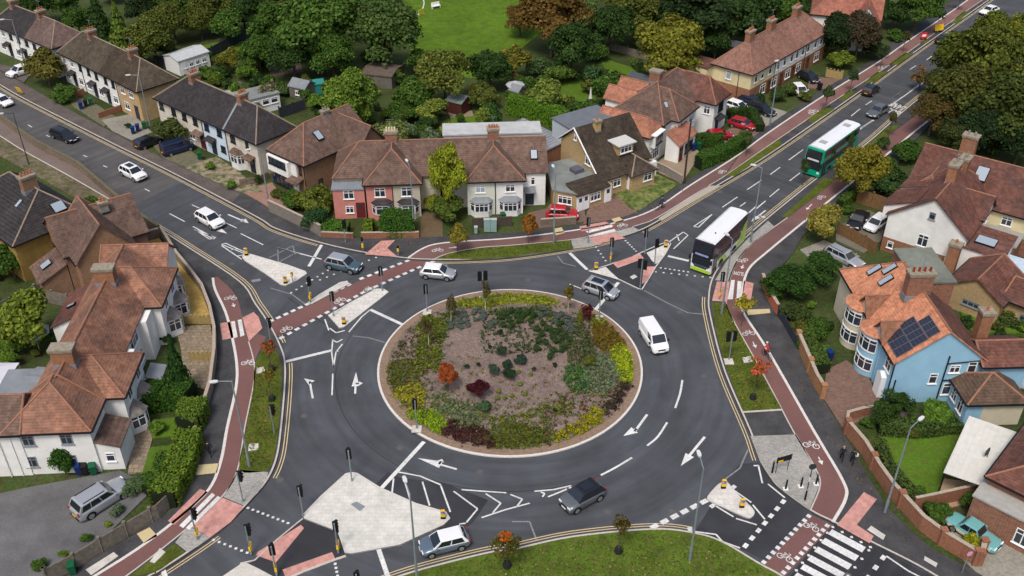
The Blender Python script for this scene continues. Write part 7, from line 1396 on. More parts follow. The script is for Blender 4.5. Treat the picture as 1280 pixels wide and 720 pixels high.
T = [
 (57,86,29,'mid',(.085,.072,.022),'brownish olive bushy tree beside the white parked car, upper left road',1.0),(80,117,20,'mid',MG,'green hedge-like bush at the foot of the brownish olive tree',.6),
 (150,40,25,'cone',(.085,.115,.028),'tall bright green conifer behind the brown roofed terrace',1.5),(96,26,20,'big',MG,'mid green tree behind the brown gabled terrace, left of the tall conifer'),(122,22,20,'cone',DG,'dark conifer between two terraces at the upper left',1.6),(45,6,22,'big',DG,'dark tree behind the leftmost terrace chimney'),(75,4,20,'big',MG,'green tree at the top edge near the leftmost terrace'),
 (190,50,30,'big',OL,'wide olive tree right of the tall bright conifer'),(215,28,24,'big',OL,'olive crown above the wide olive tree'),(222,6,26,'big',MG,'mid green tree at the top edge, left third'),(262,16,26,'big',OL,'olive grey tree at the top edge above the white cabin'),(285,34,22,'mid',MG,'mid green tree above the dark long fence'),(303,14,24,'big',DG,'dark green tree at the top edge left of the big green pair'),
 (207,60,18,'mid',MG,'bush in front of the wide olive tree'),(176,12,22,'big',DKT,'very dark tree at the top edge beside the tall conifer'),
 (322,66,24,'big',MG,'mid green tree right of the white cabin'),(345,34,30,'big',MG,'mid green tree left of the largest green crown'),(395,38,50,'big',(.045,.078,.020),'largest mid green tree, left of the bright far lawn'),(365,70,30,'big',DG,'dark green tree beneath the largest green tree'),(415,72,30,'big',MG,'green tree below and right of the largest green tree'),
 (480,44,42,'big',(.045,.070,.026),'big grey-green tree on the left edge of the bright far lawn'),(440,14,34,'big',MG,'green tree at the top edge above the big grey-green tree'),(470,70,22,'mid',DG,'dark bush under the big grey-green tree'),(388,8,30,'big',OL,'olive tree at the top edge above the largest green tree'),(348,4,24,'big',BR,'brownish tree at the top edge, second from the largest green tree'),
 (437,128,37,'big',(.075,.110,.022),'bright green round tree behind the brown hipped house'),(555,98,34,'big',(.085,.092,.026),'olive round tree in front of the bright far lawn'),(520,118,26,'mid',MG,'green tree between the bright round tree and the olive round one'),(524,78,18,'mid',MG,'small green tree at the lower left corner of the bright far lawn'),(540,140,22,'mid',(.105,.120,.030),'yellowish green shrub left of the maroon shed'),(505,140,22,'mid',MG,'green shrub right of the bright round tree'),
 (490,168,24,'mid',(.10,.115,.05),'feathery pale shrub behind the pink house chimney'),(507,166,18,'mid',SV,'silvery shrub just behind the pink house roof'),(532,158,15,'small',DG,'dark round shrub behind the white semi pair, below the yellowish one'),(560,164,16,'small',YG,'yellow-green shrub in front of the small back lawn'),(537,172,16,'small',SV,'grey-green shrub touching the white flat roof'),(575,150,10,'small',MG,'little shrub by the maroon shed'),
 (614,148,14,'column',(.030,.062,.020),'clipped upright dark conifer on the small back lawn',1.6),(604,152,12,'column',(.10,.12,.03),'clipped upright pale green conifer next to the dark one',1.8),(612,88,26,'big',DG,'dark green tree at the foot of the bright far lawn'),(642,78,22,'mid',OLY,'yellow olive tree at the right foot of the bright far lawn'),(604,122,22,'mid',OL,'olive shrub behind the clipped conifers'),(594,112,9,'small',(.28,.11,.05),'orange-tinted small shrub beside the maroon shed'),(643,98,14,'small',(.10,.06,.04),'pinkish brown shrub beyond the grey parasol'),
 (690,26,40,'big',RU,'large russet brown tree at the right of the bright far lawn'),(650,24,20,'big',RU,'russet side crown overlapping the bright far lawn edge'),(715,62,32,'big',DG,'dark green tree right of the large russet tree'),(728,20,26,'big',(.060,.085,.035),'pale green tall tree at the top edge, right of the russet one'),(762,34,30,'big',DG,'dark green tree at the top edge, centre right'),(795,20,34,'big',OL,'dark olive tree at the top edge, centre right'),
 (700,94,20,'mid',(.075,.110,.030),'fluffy light green shrub below the russet tree'),(672,84,18,'mid',(.045,.070,.035),'grey-green tree left of the fluffy light green shrub'),(682,122,30,'mid',(.085,.105,.028),'spreading yellow-green tree behind the long hedge'),(655,105,15,'mid',MG,'green shrub above the grey parasol'),(722,138,16,'small',MG,'green shrub behind the white obelisk'),(765,112,25,'mid',MG,'dense green tree left of the grey workshop'),(777,128,12,'small',YG,'yellow-green shrub in front of the grey workshop'),(738,92,16,'small',(.035,.065,.035),'blue-green shrub beyond the middle back lawn'),(700,140,18,'small',MG,'green shrub at the right end of the long hedge'),(738,108,14,'small',OL,'olive shrub by the middle back lawn'),
 (838,62,42,'big',(.115,.105,.020),'large yellow-olive tree behind the white house roofs'),(870,22,42,'big',DKT,'very dark tree mass beyond the yellow-olive tree'),(915,30,34,'big',(.025,.045,.018),'dark green tree left of the cream terrace roof'),(935,6,34,'big',DG,'dark tree at the top edge above the cream terrace'),(830,8,28,'big',DKT,'very dark tree at the top edge above the yellow-olive tree'),(895,58,20,'mid',DG,'dark tree between the yellow-olive tree and the cream terrace'),(975,8,28,'big',MG,'green tree at the top edge above the terrace chimneys'),(892,4,30,'big',DKT,'very dark tree at the top edge left of the cream terrace'),(808,60,18,'mid',OL,'olive bush at the left of the large yellow-olive tree'),(745,66,18,'mid',MG,'green bush behind the old low fence'),
 (1045,46,26,'big',DKT,'very dark tree beside the end of the cream terrace'),(1075,44,28,'big',(.040,.028,.022),'dark purple brown tree left of the upper right footway'),(1092,62,18,'mid',(.022,.030,.016),'dark bush below the purple brown tree'),(1052,76,17,'mid',(.085,.110,.020),'light green bush in front of the dark trees by the terrace'),(1030,62,14,'mid',OL,'olive shrub at the end wall of the cream terrace'),(1150,6,30,'big',MG,'green tree at the top edge beside the footway'),(1118,20,18,'mid',DG,'dark tree behind the upper right footway'),(1120,44,12,'small',MG,'small bright shrub by the upper right footway'),(1100,8,16,'mid',DG,'dark tree beside the white gable at the top edge'),
 (1232,82,48,'big',(.058,.064,.016),'very large olive green tree at the upper right, central crown'),(1268,60,36,'big',(.095,.100,.018),'yellow-green top crown at the upper right edge'),(1198,118,42,'big',(.050,.050,.016),'large brown-green tree beside the bus lane lettering'),(1258,140,46,'big',(.034,.044,.014),'dark olive tree behind the long brown roof'),(1168,142,26,'big',(.062,.042,.018),'russet brown lower crown overhanging the right kerb'),(1210,72,38,'big',(.052,.060,.016),'large olive crown at the upper right, just left of the yellow-green top'),(1243,44,26,'big',(.070,.078,.018),'olive top crown beside the yellow-green one, upper right'),(1176,108,20,'big',(.045,.050,.016),'olive crown at the left side of the upper right tree group'),(1152,98,18,'sparse',(.10,.055,.03),'thin brown branches overhanging the bus lane'),(1226,164,30,'big',DKT,'dark tree directly behind the tall chimney of the long roof'),(1276,180,26,'big',DKT,'very dark tree at the right edge behind the long brown roof'),(1195,170,24,'big',(.030,.036,.014),'dark brown-green tree left of the tall chimney'),
 (1075,215,33,'big',(.115,.095,.018),'golden olive tree beside the green bus and the right cycle track'),(1030,279,24,'mid',(.155,.125,.035),'pale golden small tree by the right footway'),(1136,190,22,'mid',(.030,.060,.014),'glossy green bush at the corner of the long brown roofed house'),(1112,232,24,'mid',(.024,.044,.018),'dark green tree right of the golden olive tree'),(1060,262,9,'small',MG,'small hedge bush beside the black parked saloon'),
 (984,354,34,'big',(.020,.045,.012),'big dark green bush left of the pair beside the right footway'),(1024,336,29,'big',(.022,.046,.014),'big dark green bush right of the pair, behind the silver car'),(995,395,22,'mid',(.030,.042,.016),'dark tangled shrub below the pair of dark bushes'),(1020,412,20,'mid',MG,'leafy garden shrub beside the round bays'),(1000,410,16,'mid',OL,'olive shrub behind the dark footway fence'),(1030,440,12,'small',(.045,.085,.02),'fresh green shrub behind the orange brick wall'),(1018,452,10,'small',MG,'shrub growing over the orange brick wall'),
 (1117,509,28,'ball',(.022,.042,.012),'round clipped dark green tree in front of the blue gable'),(1170,518,22,'mid',(.060,.105,.020),'bright green shrub below the blue house windows'),(1150,530,12,'small',MG,'shrub between the round clipped tree and the bright one'),(1250,516,12,'small',(.045,.095,.015),'small bright bush against the ivory wall'),(1085,528,10,'small',MG,'shrub at the corner of the lawn garden'),(1092,552,14,'mid',(.055,.065,.028),'grey-green shrub along the inside of the brick wall'),(1112,590,9,'small',MG,'small dark shrub at the foot of the tall lamp by the wall'),
 (1130,622,13,'small',(.055,.085,.018),'bright shrub row at the lower end of the lawn'),(1150,618,13,'small',MG,'second shrub at the lower end of the lawn'),(1172,640,18,'mid',MG,'dark green shrub left of the turquoise car'),(1218,628,17,'mid',MG,'green shrub behind the turquoise car, against the brick house'),(1235,642,12,'small',MG,'shrub right of the turquoise car roof'),(1254,659,11,'ball',(.075,.125,.018),'round clipped bright green bush right of the turquoise car'),(1216,677,14,'small',(.19,.18,.015),'yellow-green bush in front of the turquoise car'),
 (1243,376,18,'mid',MG,'garden shrub behind the brick outbuilding lawn'),(1265,392,16,'mid',OL,'olive shrub at the right edge behind the back lawn'),(1225,366,14,'small',MG,'shrub beside the brick gabled outbuilding'),(1272,358,10,'small',YG,'yellow-green shrub at the right edge'),(1268,430,14,'mid',DG,'dark shrub beyond the plum roofed wing'),
 (32,402,38,'mid',(.095,.115,.022),'yellow-green spreading tree in the left back garden'),(12,326,24,'mid',MG,'green tree at the left edge by the ochre wall'),(66,420,16,'mid',MG,'green shrub right of the pale blue parasol'),(8,452,16,'mid',LG_,'light green shrub at the left edge above the gazebo'),(14,430,22,'mid',LG_,'light green shrub left of the parasol'),(75,455,10,'small',DG,'dark shrub between summerhouse and roof'),
 (219,455,20,'cone',(.018,.042,.014),'dark green conifer between the white house group and the footway',2.1),(208,425,11,'small',DG,'dark shrub at the top of the dark conifer garden'),(78,577,17,'column',(.025,.060,.014),'climbing evergreen shrub against the white house wall',1.55),(195,535,13,'small',LG_,'light shrub inside the clipped hedges'),(165,608,18,'mid',(.06,.085,.055),'grey-green shrub right of the silver four-wheel drive'),(145,638,12,'small',SV,'silvery shrub behind the timber fence'),(182,600,14,'small',MG,'green shrub at the end of the tarmac drive'),(48,706,12,'small',MG,'small shrub behind the timber fence at the lower left'),(80,692,8,'small',LG_,'tiny bright shrub behind the timber fence'),(108,672,8,'small',MG,'tiny dark shrub behind the timber fence'),(135,655,6,'small',YG,'tiny yellowish shrub behind the timber fence'),
 (558,224,23,'big',(.150,.160,.020),'weeping yellow-green tree in front of the central houses',1.85),(560,262,24,'mid',(.050,.070,.018),'darker leafy bush at the foot of the weeping tree'),(545,255,16,'mid',(.13,.14,.02),'yellow-green lower branch bush of the weeping tree'),
 (392,252,27,'mid',(.075,.085,.020),'yellowish shrub above the curved concrete wall'),(395,275,20,'mid',(.02,.045,.022),'dark shrub behind the curved concrete wall'),(365,250,18,'mid',MG,'green shrub left part above the curved concrete wall'),(345,243,10,'small',OL,'olive shrub near the blue bin'),
 (211,166,25,'mid',(.048,.058,.024),'grey-green bush in front of the cream terrace, left of the navy van'),(250,30,18,'big',OL,'olive tree behind the dark long fence'),(288,232,9,'small',LG_,'small bright shrub by the drives of the black roofed terrace'),(262,208,8,'small',LG_,'small bright weeds patch bush beside the pale blue front'),(321,224,8,'small',DG,'small dark bush by the lamp, at the end of the black roofed terrace'),(160,157,6,'small',DG,'small dark bush beside the bins of the sandy house'),
 (985,112,12,'small',(.045,.060,.022),'shrub row in front of the long cream terrace'),(972,118,13,'mid',(.030,.048,.020),'dark hedge bush by the white car of the terrace'),(1007,120,11,'small',OL,'olive shrub right of the white car of the terrace'),(950,122,9,'small',DG,'dark small shrub against the terrace corner'),(883,172,0.1,'tiny',MG,'tiny plant by the drive'),
 (455,258,8,'small',MG,'ivy-like shrub left of the maroon door'),(487,245,9,'column',(.045,.085,.018),'climbing shrub between the pink and beige bays',1.5),(462,283,10,'small',LG_,'light green round shrub by the steps of the pink house'),(607,265,7,'small',LG_,'small bright bush in front of the pale green bay'),(500,30,0.1,'tiny',MG,'tiny plant'),
 (335,113,14,'sparse',(.14,.12,.10),'bare grey-brown tree among the back gardens, upper left',1.3),(308,92,16,'mid',LG_,'bright shrub by the conservatory garden'),(382,120,12,'small',MG,'shrub beside the teal playhouse'),(350,110,12,'small',MG,'shrub left of the grey timber shed'),(392,128,14,'small',LG_,'light green shrub behind the brown hipped house'),(270,100,13,'small',LG_,'bright garden shrub behind the black roofed terrace'),(290,75,16,'mid',OLY,'yellowish tree right of the white cabin')]
for t in T:
    if t[2] < 1: continue
    sh = t[3] in ('small',) or 'shrub' in t[5] or 'bush' in t[5] or 'hedge' in t[5]
    tree(t[0], t[1], t[2], t[3], t[4], t[5], *(t[6:7] if len(t) > 6 else (.95 if t[3] in ('big','mid') and not sh else .8,)), clear=.05 if sh else .22, name='shrub' if sh else 'tree', cat='shrub' if sh else 'tree')
# small staked street trees
for x, y, hpx, r, c, k, t in ((1003,232,26,8,(.04,.07,.02),'small','slim roadside tree in front of the green bus, left of its bumper'),(1032,212,0,8,MG,'small','slim roadside tree overlapping the front of the green bus'),(1056,196,0,8,(.06,.095,.02),'small','slim roadside tree overlapping the side of the green bus'),(932,195,0,7,(.07,.10,.03),'small','small green tree on the verge beyond the clipped hedge'),
    (1031,138,0,8,(.05,.085,.025),'small','young tree by the cycle symbols of the upper right track'),(1062,116,0,8,(.05,.085,.03),'small','young tree on the verge left of the black hatchback'),(1100,86,0,7,(.04,.065,.025),'small','young tree on the verge beyond the black hatchback'),(1128,66,0,6,OL,'small','thin young tree near the red temporary sign'),(1197,13,0,7,OL,'small','young tree by the top right footway'),(1110,172,0,7,(.09,.09,.03),'small','young olive tree on the verge right of the grey saloon'),
    (660,304,0,13,(.24,.115,.02),'small','young orange-leaved tree on the upper grass verge'),(572,318,0,14,(.19,.17,.025),'small','young yellow-green tree beside the cycle track symbols'),(634,708,0,20,(.10,.095,.02),'sparse','young tree with orange and green leaves on the bottom verge'),(773,690,0,14,(.09,.075,.02),'sparse','thin young tree on the bottom verge, right one'),(340,463,0,11,(.26,.10,.03),'sparse','orange sapling at the top of the left verge'),
    (941,498,0,14,(.42,.12,.04),'sparse','leafless looking orange sapling on the right verge'),(926,408,0,13,(.30,.27,.02),'sparse','yellow sapling at the top of the right verge'),(340,500,0,10,(.16,.14,.02),'sparse','thin yellowish sapling on the left verge')):
    e = empty('young_tree', at(x, y, .13), x*1.3); tag(e, t, 'tree'); h = 3.7 if k == 'small' else 3.9; s_ = 1.2*r/pxm(x, y-30, 3)
    if (x, y) == (941,498): h = 4.8
    o = bpy.data.objects.new('crown', PR[k][x%len(PR[k])]); link(o, e); o.location = (0,0,h-s_*.9); o.scale = (s_, s_, s_*1.3); o.color = (*c, 1)
    tr = bpy.data.objects.new('trunk', trunk_mesh('n')); link(tr, e); tr.scale = (1.0, 1.0, h-s_*.2)
    if (x, y) == (634,708): o2 = bpy.data.objects.new('crown', PR['sparse'][0]); link(o2, e); o2.location = (-.2,0,h-s_*.1); o2.scale = (s_*.45, s_*.45, s_*.6); o2.color = (.45,.14,.02,1)
    bm = bmesh.new(); cyl(bm, (0,0,0), (0,0,.5), .35, .28, 10); obj('planter_bag', bm, mat('black_bag', (.02,.022,.02), .9), e) if k == 'sparse' and y > 450 else bm.free()
# hedges
def hedge(pts, w, h, col, label, z=.1):
    P_ = resample(W(sm(pts,4), z), .5); A = np.array(P_); L = len(A); n = int(L*.5*(w+2*h)*95); i = rng.integers(0, L-1, n); t = rng.random(n)[:,None]; C = A[i]*(1-t)+A[i+1]*t; D = A[i+1]-A[i]; D = D/np.maximum(np.linalg.norm(D, axis=1, keepdims=True), 1e-6); Nn = np.stack([-D[:,1], D[:,0]], 1)
    f = rng.uniform(0,1,n)*(w+2*h); u = np.where(f < h, -w/2, np.where(f < h+w, f-h-w/2, w/2)); zz = np.where(f < h, f, np.where(f < h+w, h, w+2*h-f)); nx = np.where(f < h, -1., np.where(f < h+w, 0., 1.)); nz = np.where((f >= h)&(f < h+w), 1., .2)
    wob = 1+.05*np.sin(i*.9)+rng.normal(0,.035,n); P3 = np.concatenate([C+Nn*(u*wob)[:,None], (z+zz*wob)[:,None]], 1); N3 = np.concatenate([Nn*nx[:,None], nz[:,None]], 1)
    me = cards('foliage', P3-np.array([A[0][0],A[0][1],0]), N3, .15, .38); e = empty('hedge', (A[0][0], A[0][1], 0)); tag(e, label, 'hedge'); o = bpy.data.objects.new('foliage', me); link(o, e); o.color = (col[0]*1.6, col[1]*1.8, col[2]*1.1, 1)
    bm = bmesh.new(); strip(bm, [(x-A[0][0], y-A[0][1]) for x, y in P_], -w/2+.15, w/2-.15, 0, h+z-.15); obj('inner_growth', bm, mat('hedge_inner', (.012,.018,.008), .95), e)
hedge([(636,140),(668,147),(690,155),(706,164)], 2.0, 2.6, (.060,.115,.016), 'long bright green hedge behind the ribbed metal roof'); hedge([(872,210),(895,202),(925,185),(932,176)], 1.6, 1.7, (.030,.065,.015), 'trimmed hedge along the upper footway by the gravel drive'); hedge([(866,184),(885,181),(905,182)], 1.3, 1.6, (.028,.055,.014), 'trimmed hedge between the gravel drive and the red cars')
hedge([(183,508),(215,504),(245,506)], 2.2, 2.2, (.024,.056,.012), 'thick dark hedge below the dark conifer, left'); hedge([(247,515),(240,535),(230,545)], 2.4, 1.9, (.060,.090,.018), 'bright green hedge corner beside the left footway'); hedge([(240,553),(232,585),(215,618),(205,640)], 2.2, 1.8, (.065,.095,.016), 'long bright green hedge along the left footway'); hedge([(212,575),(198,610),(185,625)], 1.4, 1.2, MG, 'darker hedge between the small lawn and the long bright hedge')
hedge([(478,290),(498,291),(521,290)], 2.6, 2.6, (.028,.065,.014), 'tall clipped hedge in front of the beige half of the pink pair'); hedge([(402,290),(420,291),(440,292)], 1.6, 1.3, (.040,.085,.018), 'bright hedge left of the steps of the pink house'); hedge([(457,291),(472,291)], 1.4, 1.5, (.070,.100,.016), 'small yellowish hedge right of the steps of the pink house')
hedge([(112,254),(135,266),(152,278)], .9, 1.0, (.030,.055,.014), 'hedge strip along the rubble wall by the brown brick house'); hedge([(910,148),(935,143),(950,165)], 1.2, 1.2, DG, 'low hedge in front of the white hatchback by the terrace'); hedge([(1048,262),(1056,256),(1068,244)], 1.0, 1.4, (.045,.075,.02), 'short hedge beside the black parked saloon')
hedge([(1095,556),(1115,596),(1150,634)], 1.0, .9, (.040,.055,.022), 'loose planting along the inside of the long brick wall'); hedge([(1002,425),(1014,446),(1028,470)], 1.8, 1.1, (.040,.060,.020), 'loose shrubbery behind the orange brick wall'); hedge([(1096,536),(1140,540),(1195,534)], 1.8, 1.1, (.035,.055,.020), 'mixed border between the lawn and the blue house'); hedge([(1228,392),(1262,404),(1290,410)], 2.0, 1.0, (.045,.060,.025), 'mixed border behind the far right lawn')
# filler shrubs of the back gardens
zones = [([(330,100),(500,85),(560,120),(600,165),(420,172),(395,140)],40),([(200,60),(320,45),(400,110),(330,140),(250,90)],30),([(600,95),(800,70),(840,105),(720,150),(640,140)],46),([(840,60),(900,70),(880,90),(840,90)],6),([(960,20),(1040,20),(1060,60),(1000,50)],5),([(-20,340),(40,340),(60,385),(40,470),(-20,520)],9),([(1190,380),(1290,400),(1290,440),(1230,425)],8),([(1100,530),(1190,525),(1200,540),(1100,545)],5),([(970,370),(1040,380),(1045,430),(1010,425)],8),([(1090,170),(1140,200),(1110,260),(1080,250)],6),([(0,-10),(500,-40),(480,10),(200,10)],34),([(720,-30),(1100,-30),(1050,15),(760,15)],34),([(130,20),(170,20),(180,60),(140,60)],3),([(1200,150),(1290,150),(1290,210),(1200,180)],8)]
R_ = random.Random(5); C_ = [MG, DG, OL, LG_, (.05,.07,.03), (.03,.05,.02)]; lawns = [[(470,-60),(730,-60),(690,30),(650,62),(645,90),(590,98),(530,85),(512,60),(505,20)],[(750,72),(830,98),(830,115),(750,88)],[(566,145),(600,143),(605,175),(566,178)],[(695,98),(732,94),(742,122),(703,127)]]
NAMESC = ['mid green', 'dark green', 'olive', 'light green', 'grey-green', 'deep green']
for zi, (zn, n) in enumerate(zones):
    xs = [p[0] for p in zn]; ys = [p[1] for p in zn]; k = 0
    while k < n:
        x, y = R_.uniform(min(xs), max(xs)), R_.uniform(min(ys), max(ys)); k += .25
        if not inside((x,y), zn) or any(inside((x,y), l) for l in lawns): continue
        k += .75; ci = R_.randrange(6); far = y < 15
        tree(x, y, R_.uniform(13,22) if far else R_.uniform(7,13), 'mid' if far else 'small', C_[ci], NAMESC[ci]+(' tree in the row beyond the top of the gardens' if far else ' leafy shrub filling the back gardens'), .9, .1, group='unmanaged shrubs of the back gardens, '+NAMESC[ci] if not far else 'far trees, '+NAMESC[ci], name='tree' if far else 'shrub', cat='tree' if far else 'shrub')
# ---------------- central island planting
def scatter(name, n, col, leaf, label, r0, r1, hgt, pred=None):
    Q = []
    while len(Q) < n*8:
        a = R_.uniform(0,2*pi); r = sqrt(R_.uniform(r0*r0, r1*r1)); x, y = CX+r*cos(a), CY+r*sin(a)
        if pred and not pred(x-CX, y-CY): continue
        s = R_.uniform(.5,1.3)
        for _ in range(8): Q.append((x+R_.gauss(0,.12)*s, y+R_.gauss(0,.12)*s, domez(min(r,12.3))+abs(R_.gauss(.4,.3))*hgt*s))
    A = np.array(Q); o = bpy.data.objects.new('ground_cover', cards('ground_cover', A, np.tile(np.array([[0,0,1.]]), (len(A),1)), leaf, .7)); link(o); o.color = (*col, 1); tag(o, label, 'ground cover', kind='stuff')
scatter('g', 650, (.10,.135,.03), .13, 'mixed green low plants spread round the outer part of the planting bed', 8.2, 12.1, .3)
scatter('g', 420, (.11,.14,.075), .12, 'grey-green low plants spread round the planting bed', 6.5, 12.0, .28, lambda x, y: y < 3 and not (x > 0 and y < -3 and x*x+y*y > 70))
scatter('g', 260, (.16,.15,.03), .11, 'yellowish weeds dotted over the lower half of the planting bed', 3.0, 11.8, .2, lambda x, y: y < 1)
scatter('g', 380, (.05,.085,.03), .14, 'green tufts among the clipped balls and tall bushes', 1.0, 9.0, .3, lambda x, y: y > 1 and x > -3)
scatter('g', 300, (.10,.05,.035), .12, 'brown seed heads on the lower right and left of the planting bed', 7.5, 12.0, .3, lambda x, y: (x > 3 and y < -2) or x < -8)
def isl(px, py): x, y = G(px, py, .4); r = hypot(x-CX, y-CY); return x, y, domez(min(r,12.3)), r
def cover(pts, col, dens, hgt, label, leaf=.17, col2=None):
    P_ = [isl(*p)[:2] for p in sm(pts, 3, True)]; xs = [p[0] for p in P_]; ys = [p[1] for p in P_]; Q = []; ar = (max(xs)-min(xs))*(max(ys)-min(ys))
    for _ in range(int(ar*dens)):
        x, y = R_.uniform(min(xs), max(xs)), R_.uniform(min(ys), max(ys))
        if inside((x,y), P_) and hypot(x-CX, y-CY) < 12.2:
            zb = domez(hypot(x-CX, y-CY)); s = R_.uniform(.6,1.2)
            for _ in range(14): Q.append((x+R_.gauss(0,.17)*s, y+R_.gauss(0,.17)*s, zb+abs(R_.gauss(.5,.3))*hgt*s))
    A = np.array(Q); me = cards('ground_cover', A, np.tile(np.array([[0,0,1.]]), (len(A),1)), leaf, .6); o = bpy.data.objects.new('ground_cover', me); link(o); o.color = (col[0]*1.3, col[1]*1.4, col[2]*1.1, 1); tag(o, label, 'ground cover', kind='stuff')
cover([(565,378),(600,368),(650,366),(692,372),(690,380),(640,378),(600,384)], (.16,.17,.02), 14, .14, 'yellow-green carpet planting along the top of the island'); cover([(765,436),(780,430),(792,455),(793,478),(780,477),(768,462)], (.20,.24,.012), 18, .2, 'bright lime carpet planting at the right of the island'); cover([(505,512),(550,515),(556,535),(552,552),(525,540),(505,525)], (.15,.22,.012), 18, .25, 'bright lime carpet planting at the lower left of the island')
cover([(525,400),(548,395),(552,430),(545,465),(520,465),(522,430)], (.085,.10,.016), 8, .3, 'olive green low planting left of centre'); cover([(484,455),(520,450),(522,475),(492,492),(484,475)], (.07,.075,.018), 12, .15, 'dull olive planting at the left edge of the island'); cover([(492,488),(522,478),(530,505),(510,512),(495,500)], (.20,.18,.018), 9, .3, 'yellow flowering planting at the lower left of the island'); cover([(550,392),(575,380),(565,405),(550,430)], (.06,.08,.02), 8, .3, 'green low planting around the white staked tree')
cover([(742,400),(760,398),(775,412),(780,432),(765,440),(745,430)], (.10,.065,.012), 16, .2, 'rusty brown-green carpet planting at the right of the island'); cover([(738,395),(755,392),(768,405),(760,402),(745,405)], (.13,.14,.02), 14, .2, 'yellowish green patch near the maroon tree'); cover([(742,445),(765,448),(772,475),(758,492),(735,485),(728,470)], (.10,.125,.085), 9, .35, 'silvery green clumps at the right of the island'); cover([(705,462),(725,458),(738,480),(728,495),(708,482)], (.05,.10,.03), 8, .35, 'green mounds beside the silvery clumps')
cover([(560,528),(600,535),(618,560),(580,563),(552,550)], (.048,.018,.020), 12, .35, 'dark maroon low planting at the bottom of the island'); cover([(612,535),(660,530),(700,548),(670,562),(615,563)], (.062,.072,.014), 14, .15, 'olive carpet planting at the bottom of the island'); cover([(695,545),(720,525),(745,510),(757,518),(735,540),(705,552)], (.20,.18,.012), 10, .3, 'yellow shrubby planting at the lower right of the island'); cover([(772,483),(788,478),(788,495),(765,520),(755,510)], (.035,.025,.022), 9, .3, 'dark brown low planting at the lower right of the island')
cover([(548,492),(580,505),(600,510),(600,535),(575,532),(545,515)], (.10,.12,.07), 7, .3, 'grey-green clumps left of the maroon shrub'); cover([(590,515),(640,520),(690,500),(720,495),(700,520),(640,530)], (.09,.10,.02), 3, .25, 'scattered yellow-green clumps across the lower mulch'); cover([(700,420),(730,405),(745,430),(742,450),(715,455)], (.055,.06,.03), 6, .3, 'mixed low planting right of the clipped balls'); cover([(610,388),(680,385),(720,400),(640,400)], (.05,.07,.035), 4, .3, 'mixed green planting behind the clipped balls'); cover([(495,415),(505,430),(500,445),(488,445)], (.06,.05,.03), 2, .2, 'sparse planting at the left of the island')
def plant(px, py, r, h, kind, col, label, group=None, name='shrub', cat='shrub', trunk=False):
    x, y, z, _ = isl(px, py); e = empty(name, (x, y, z), px*2.1); tag(e, label, cat, group); o = bpy.data.objects.new('foliage', PR[kind][int(px)%len(PR[kind])]); link(o, e); o.scale = (r, r, h/2); o.location = (0,0,h*.5 if not trunk else h*.6); o.color = (*col, 1)
    if trunk: t = bpy.data.objects.new('trunk', trunk_mesh('n')); link(t, e); t.scale = (.9,.9,h*.7)
    return e
for i, (x, y) in enumerate(((663,405),(671,415),(678,408),(684,414),(677,422),(672,430),(681,432),(690,425),(695,430),(690,417),(671,440),(692,442),(703,426),(711,428),(703,440),(688,450),(697,418),(700,408),(640,392),(632,396),(626,400),(645,398),(650,392),(636,404),(629,410),(640,412),(655,398),(661,394),(648,404),(667,398))):
    plant(x, y, .52, .9, 'ball', (.045,.090,.028), 'dark green clipped ball plant, one of the cluster right of the island centre' if x > 655 else 'dark green rounded plant of the cluster behind the island centre', 'clipped balls' if x > 655 else 'rounded plants behind')
for i, (x, y) in enumerate(((648,468),(663,471),(640,497),(650,483),(656,495),(630,500),(623,492),(645,404),(660,400),(688,401),(622,500))): plant(x, y, .33, .45, 'small', (.16,.20,.03), 'small bright lime tuft on the mulch', 'lime tufts')
for i in range(34):
    x, y = R_.uniform(560,618), R_.uniform(386,420)
    if hypot((x-588)/32, (y-402)/18) < 1: plant(x, y, .45, .45, 'small', (.095,.125,.105), 'blue-grey tufted plant of the upper left clump', 'blue-grey tufts, left')
for i in range(36):
    x, y = R_.uniform(675,722), R_.uniform(386,418)
    if abs((y-386)-(x-675)*.6) < 11: plant(x, y, .45, .5, 'small', (.090,.115,.095), 'blue-grey tufted plant of the diagonal band at the upper right', 'blue-grey tufts, right')
for x, y, r, h, k, c, t in ((627,447,.6,1.5,'mid',(.035,.065,.035),'slim dark juniper in the middle of the island'),(633,462,.8,1.0,'small',(.025,.052,.030),'dark spreading juniper at the island centre'),(650,455,.9,.9,'small',(.030,.055,.038),'blue-green spreading juniper right of the island centre'),(636,475,.8,1.4,'mid',(.022,.046,.020),'dense dark juniper below the island centre'),(617,470,.7,1.3,'mid',(.05,.08,.05),'grey-green upright juniper left of the island centre'),(625,420,.4,.9,'small',DG,'dark plant behind the slim juniper'),
    (583,462,.4,.7,'small',(.035,.06,.025),'small dark bush left of the junipers'),(598,460,.3,.7,'small',DG,'tiny conifer left of the junipers'),(667,465,.35,.6,'small',(.04,.06,.025),'small bush right of the junipers'),(693,460,.35,.6,'small',DG,'small dark bush at the right of the mulch'),(612,437,.3,.5,'small',DG,'small dark bush above the maroon shrub'),(605,512,.9,.9,'small',(.05,.10,.04),'fresh green mound below the maroon shrub'),(736,458,.8,1.3,'mid',(.10,.12,.02),'yellow-green rounded shrub at the right of the island'),(724,468,.6,.5,'small',(.05,.12,.03),'bright green mound at the right of the island'),(713,464,.6,.5,'small',(.05,.12,.04),'green mound left of the yellow-green rounded shrub'),(728,483,.5,.5,'small',(.04,.09,.05),'blue-green mound at the right of the island'),(725,402,.45,1.8,'cone',(.15,.17,.02),'slim yellow-green conifer beside the maroon tree'),(693,515,.3,.5,'small',DG,'small dark bush on the lower mulch')):
    plant(x, y, r, h, k, c, t)
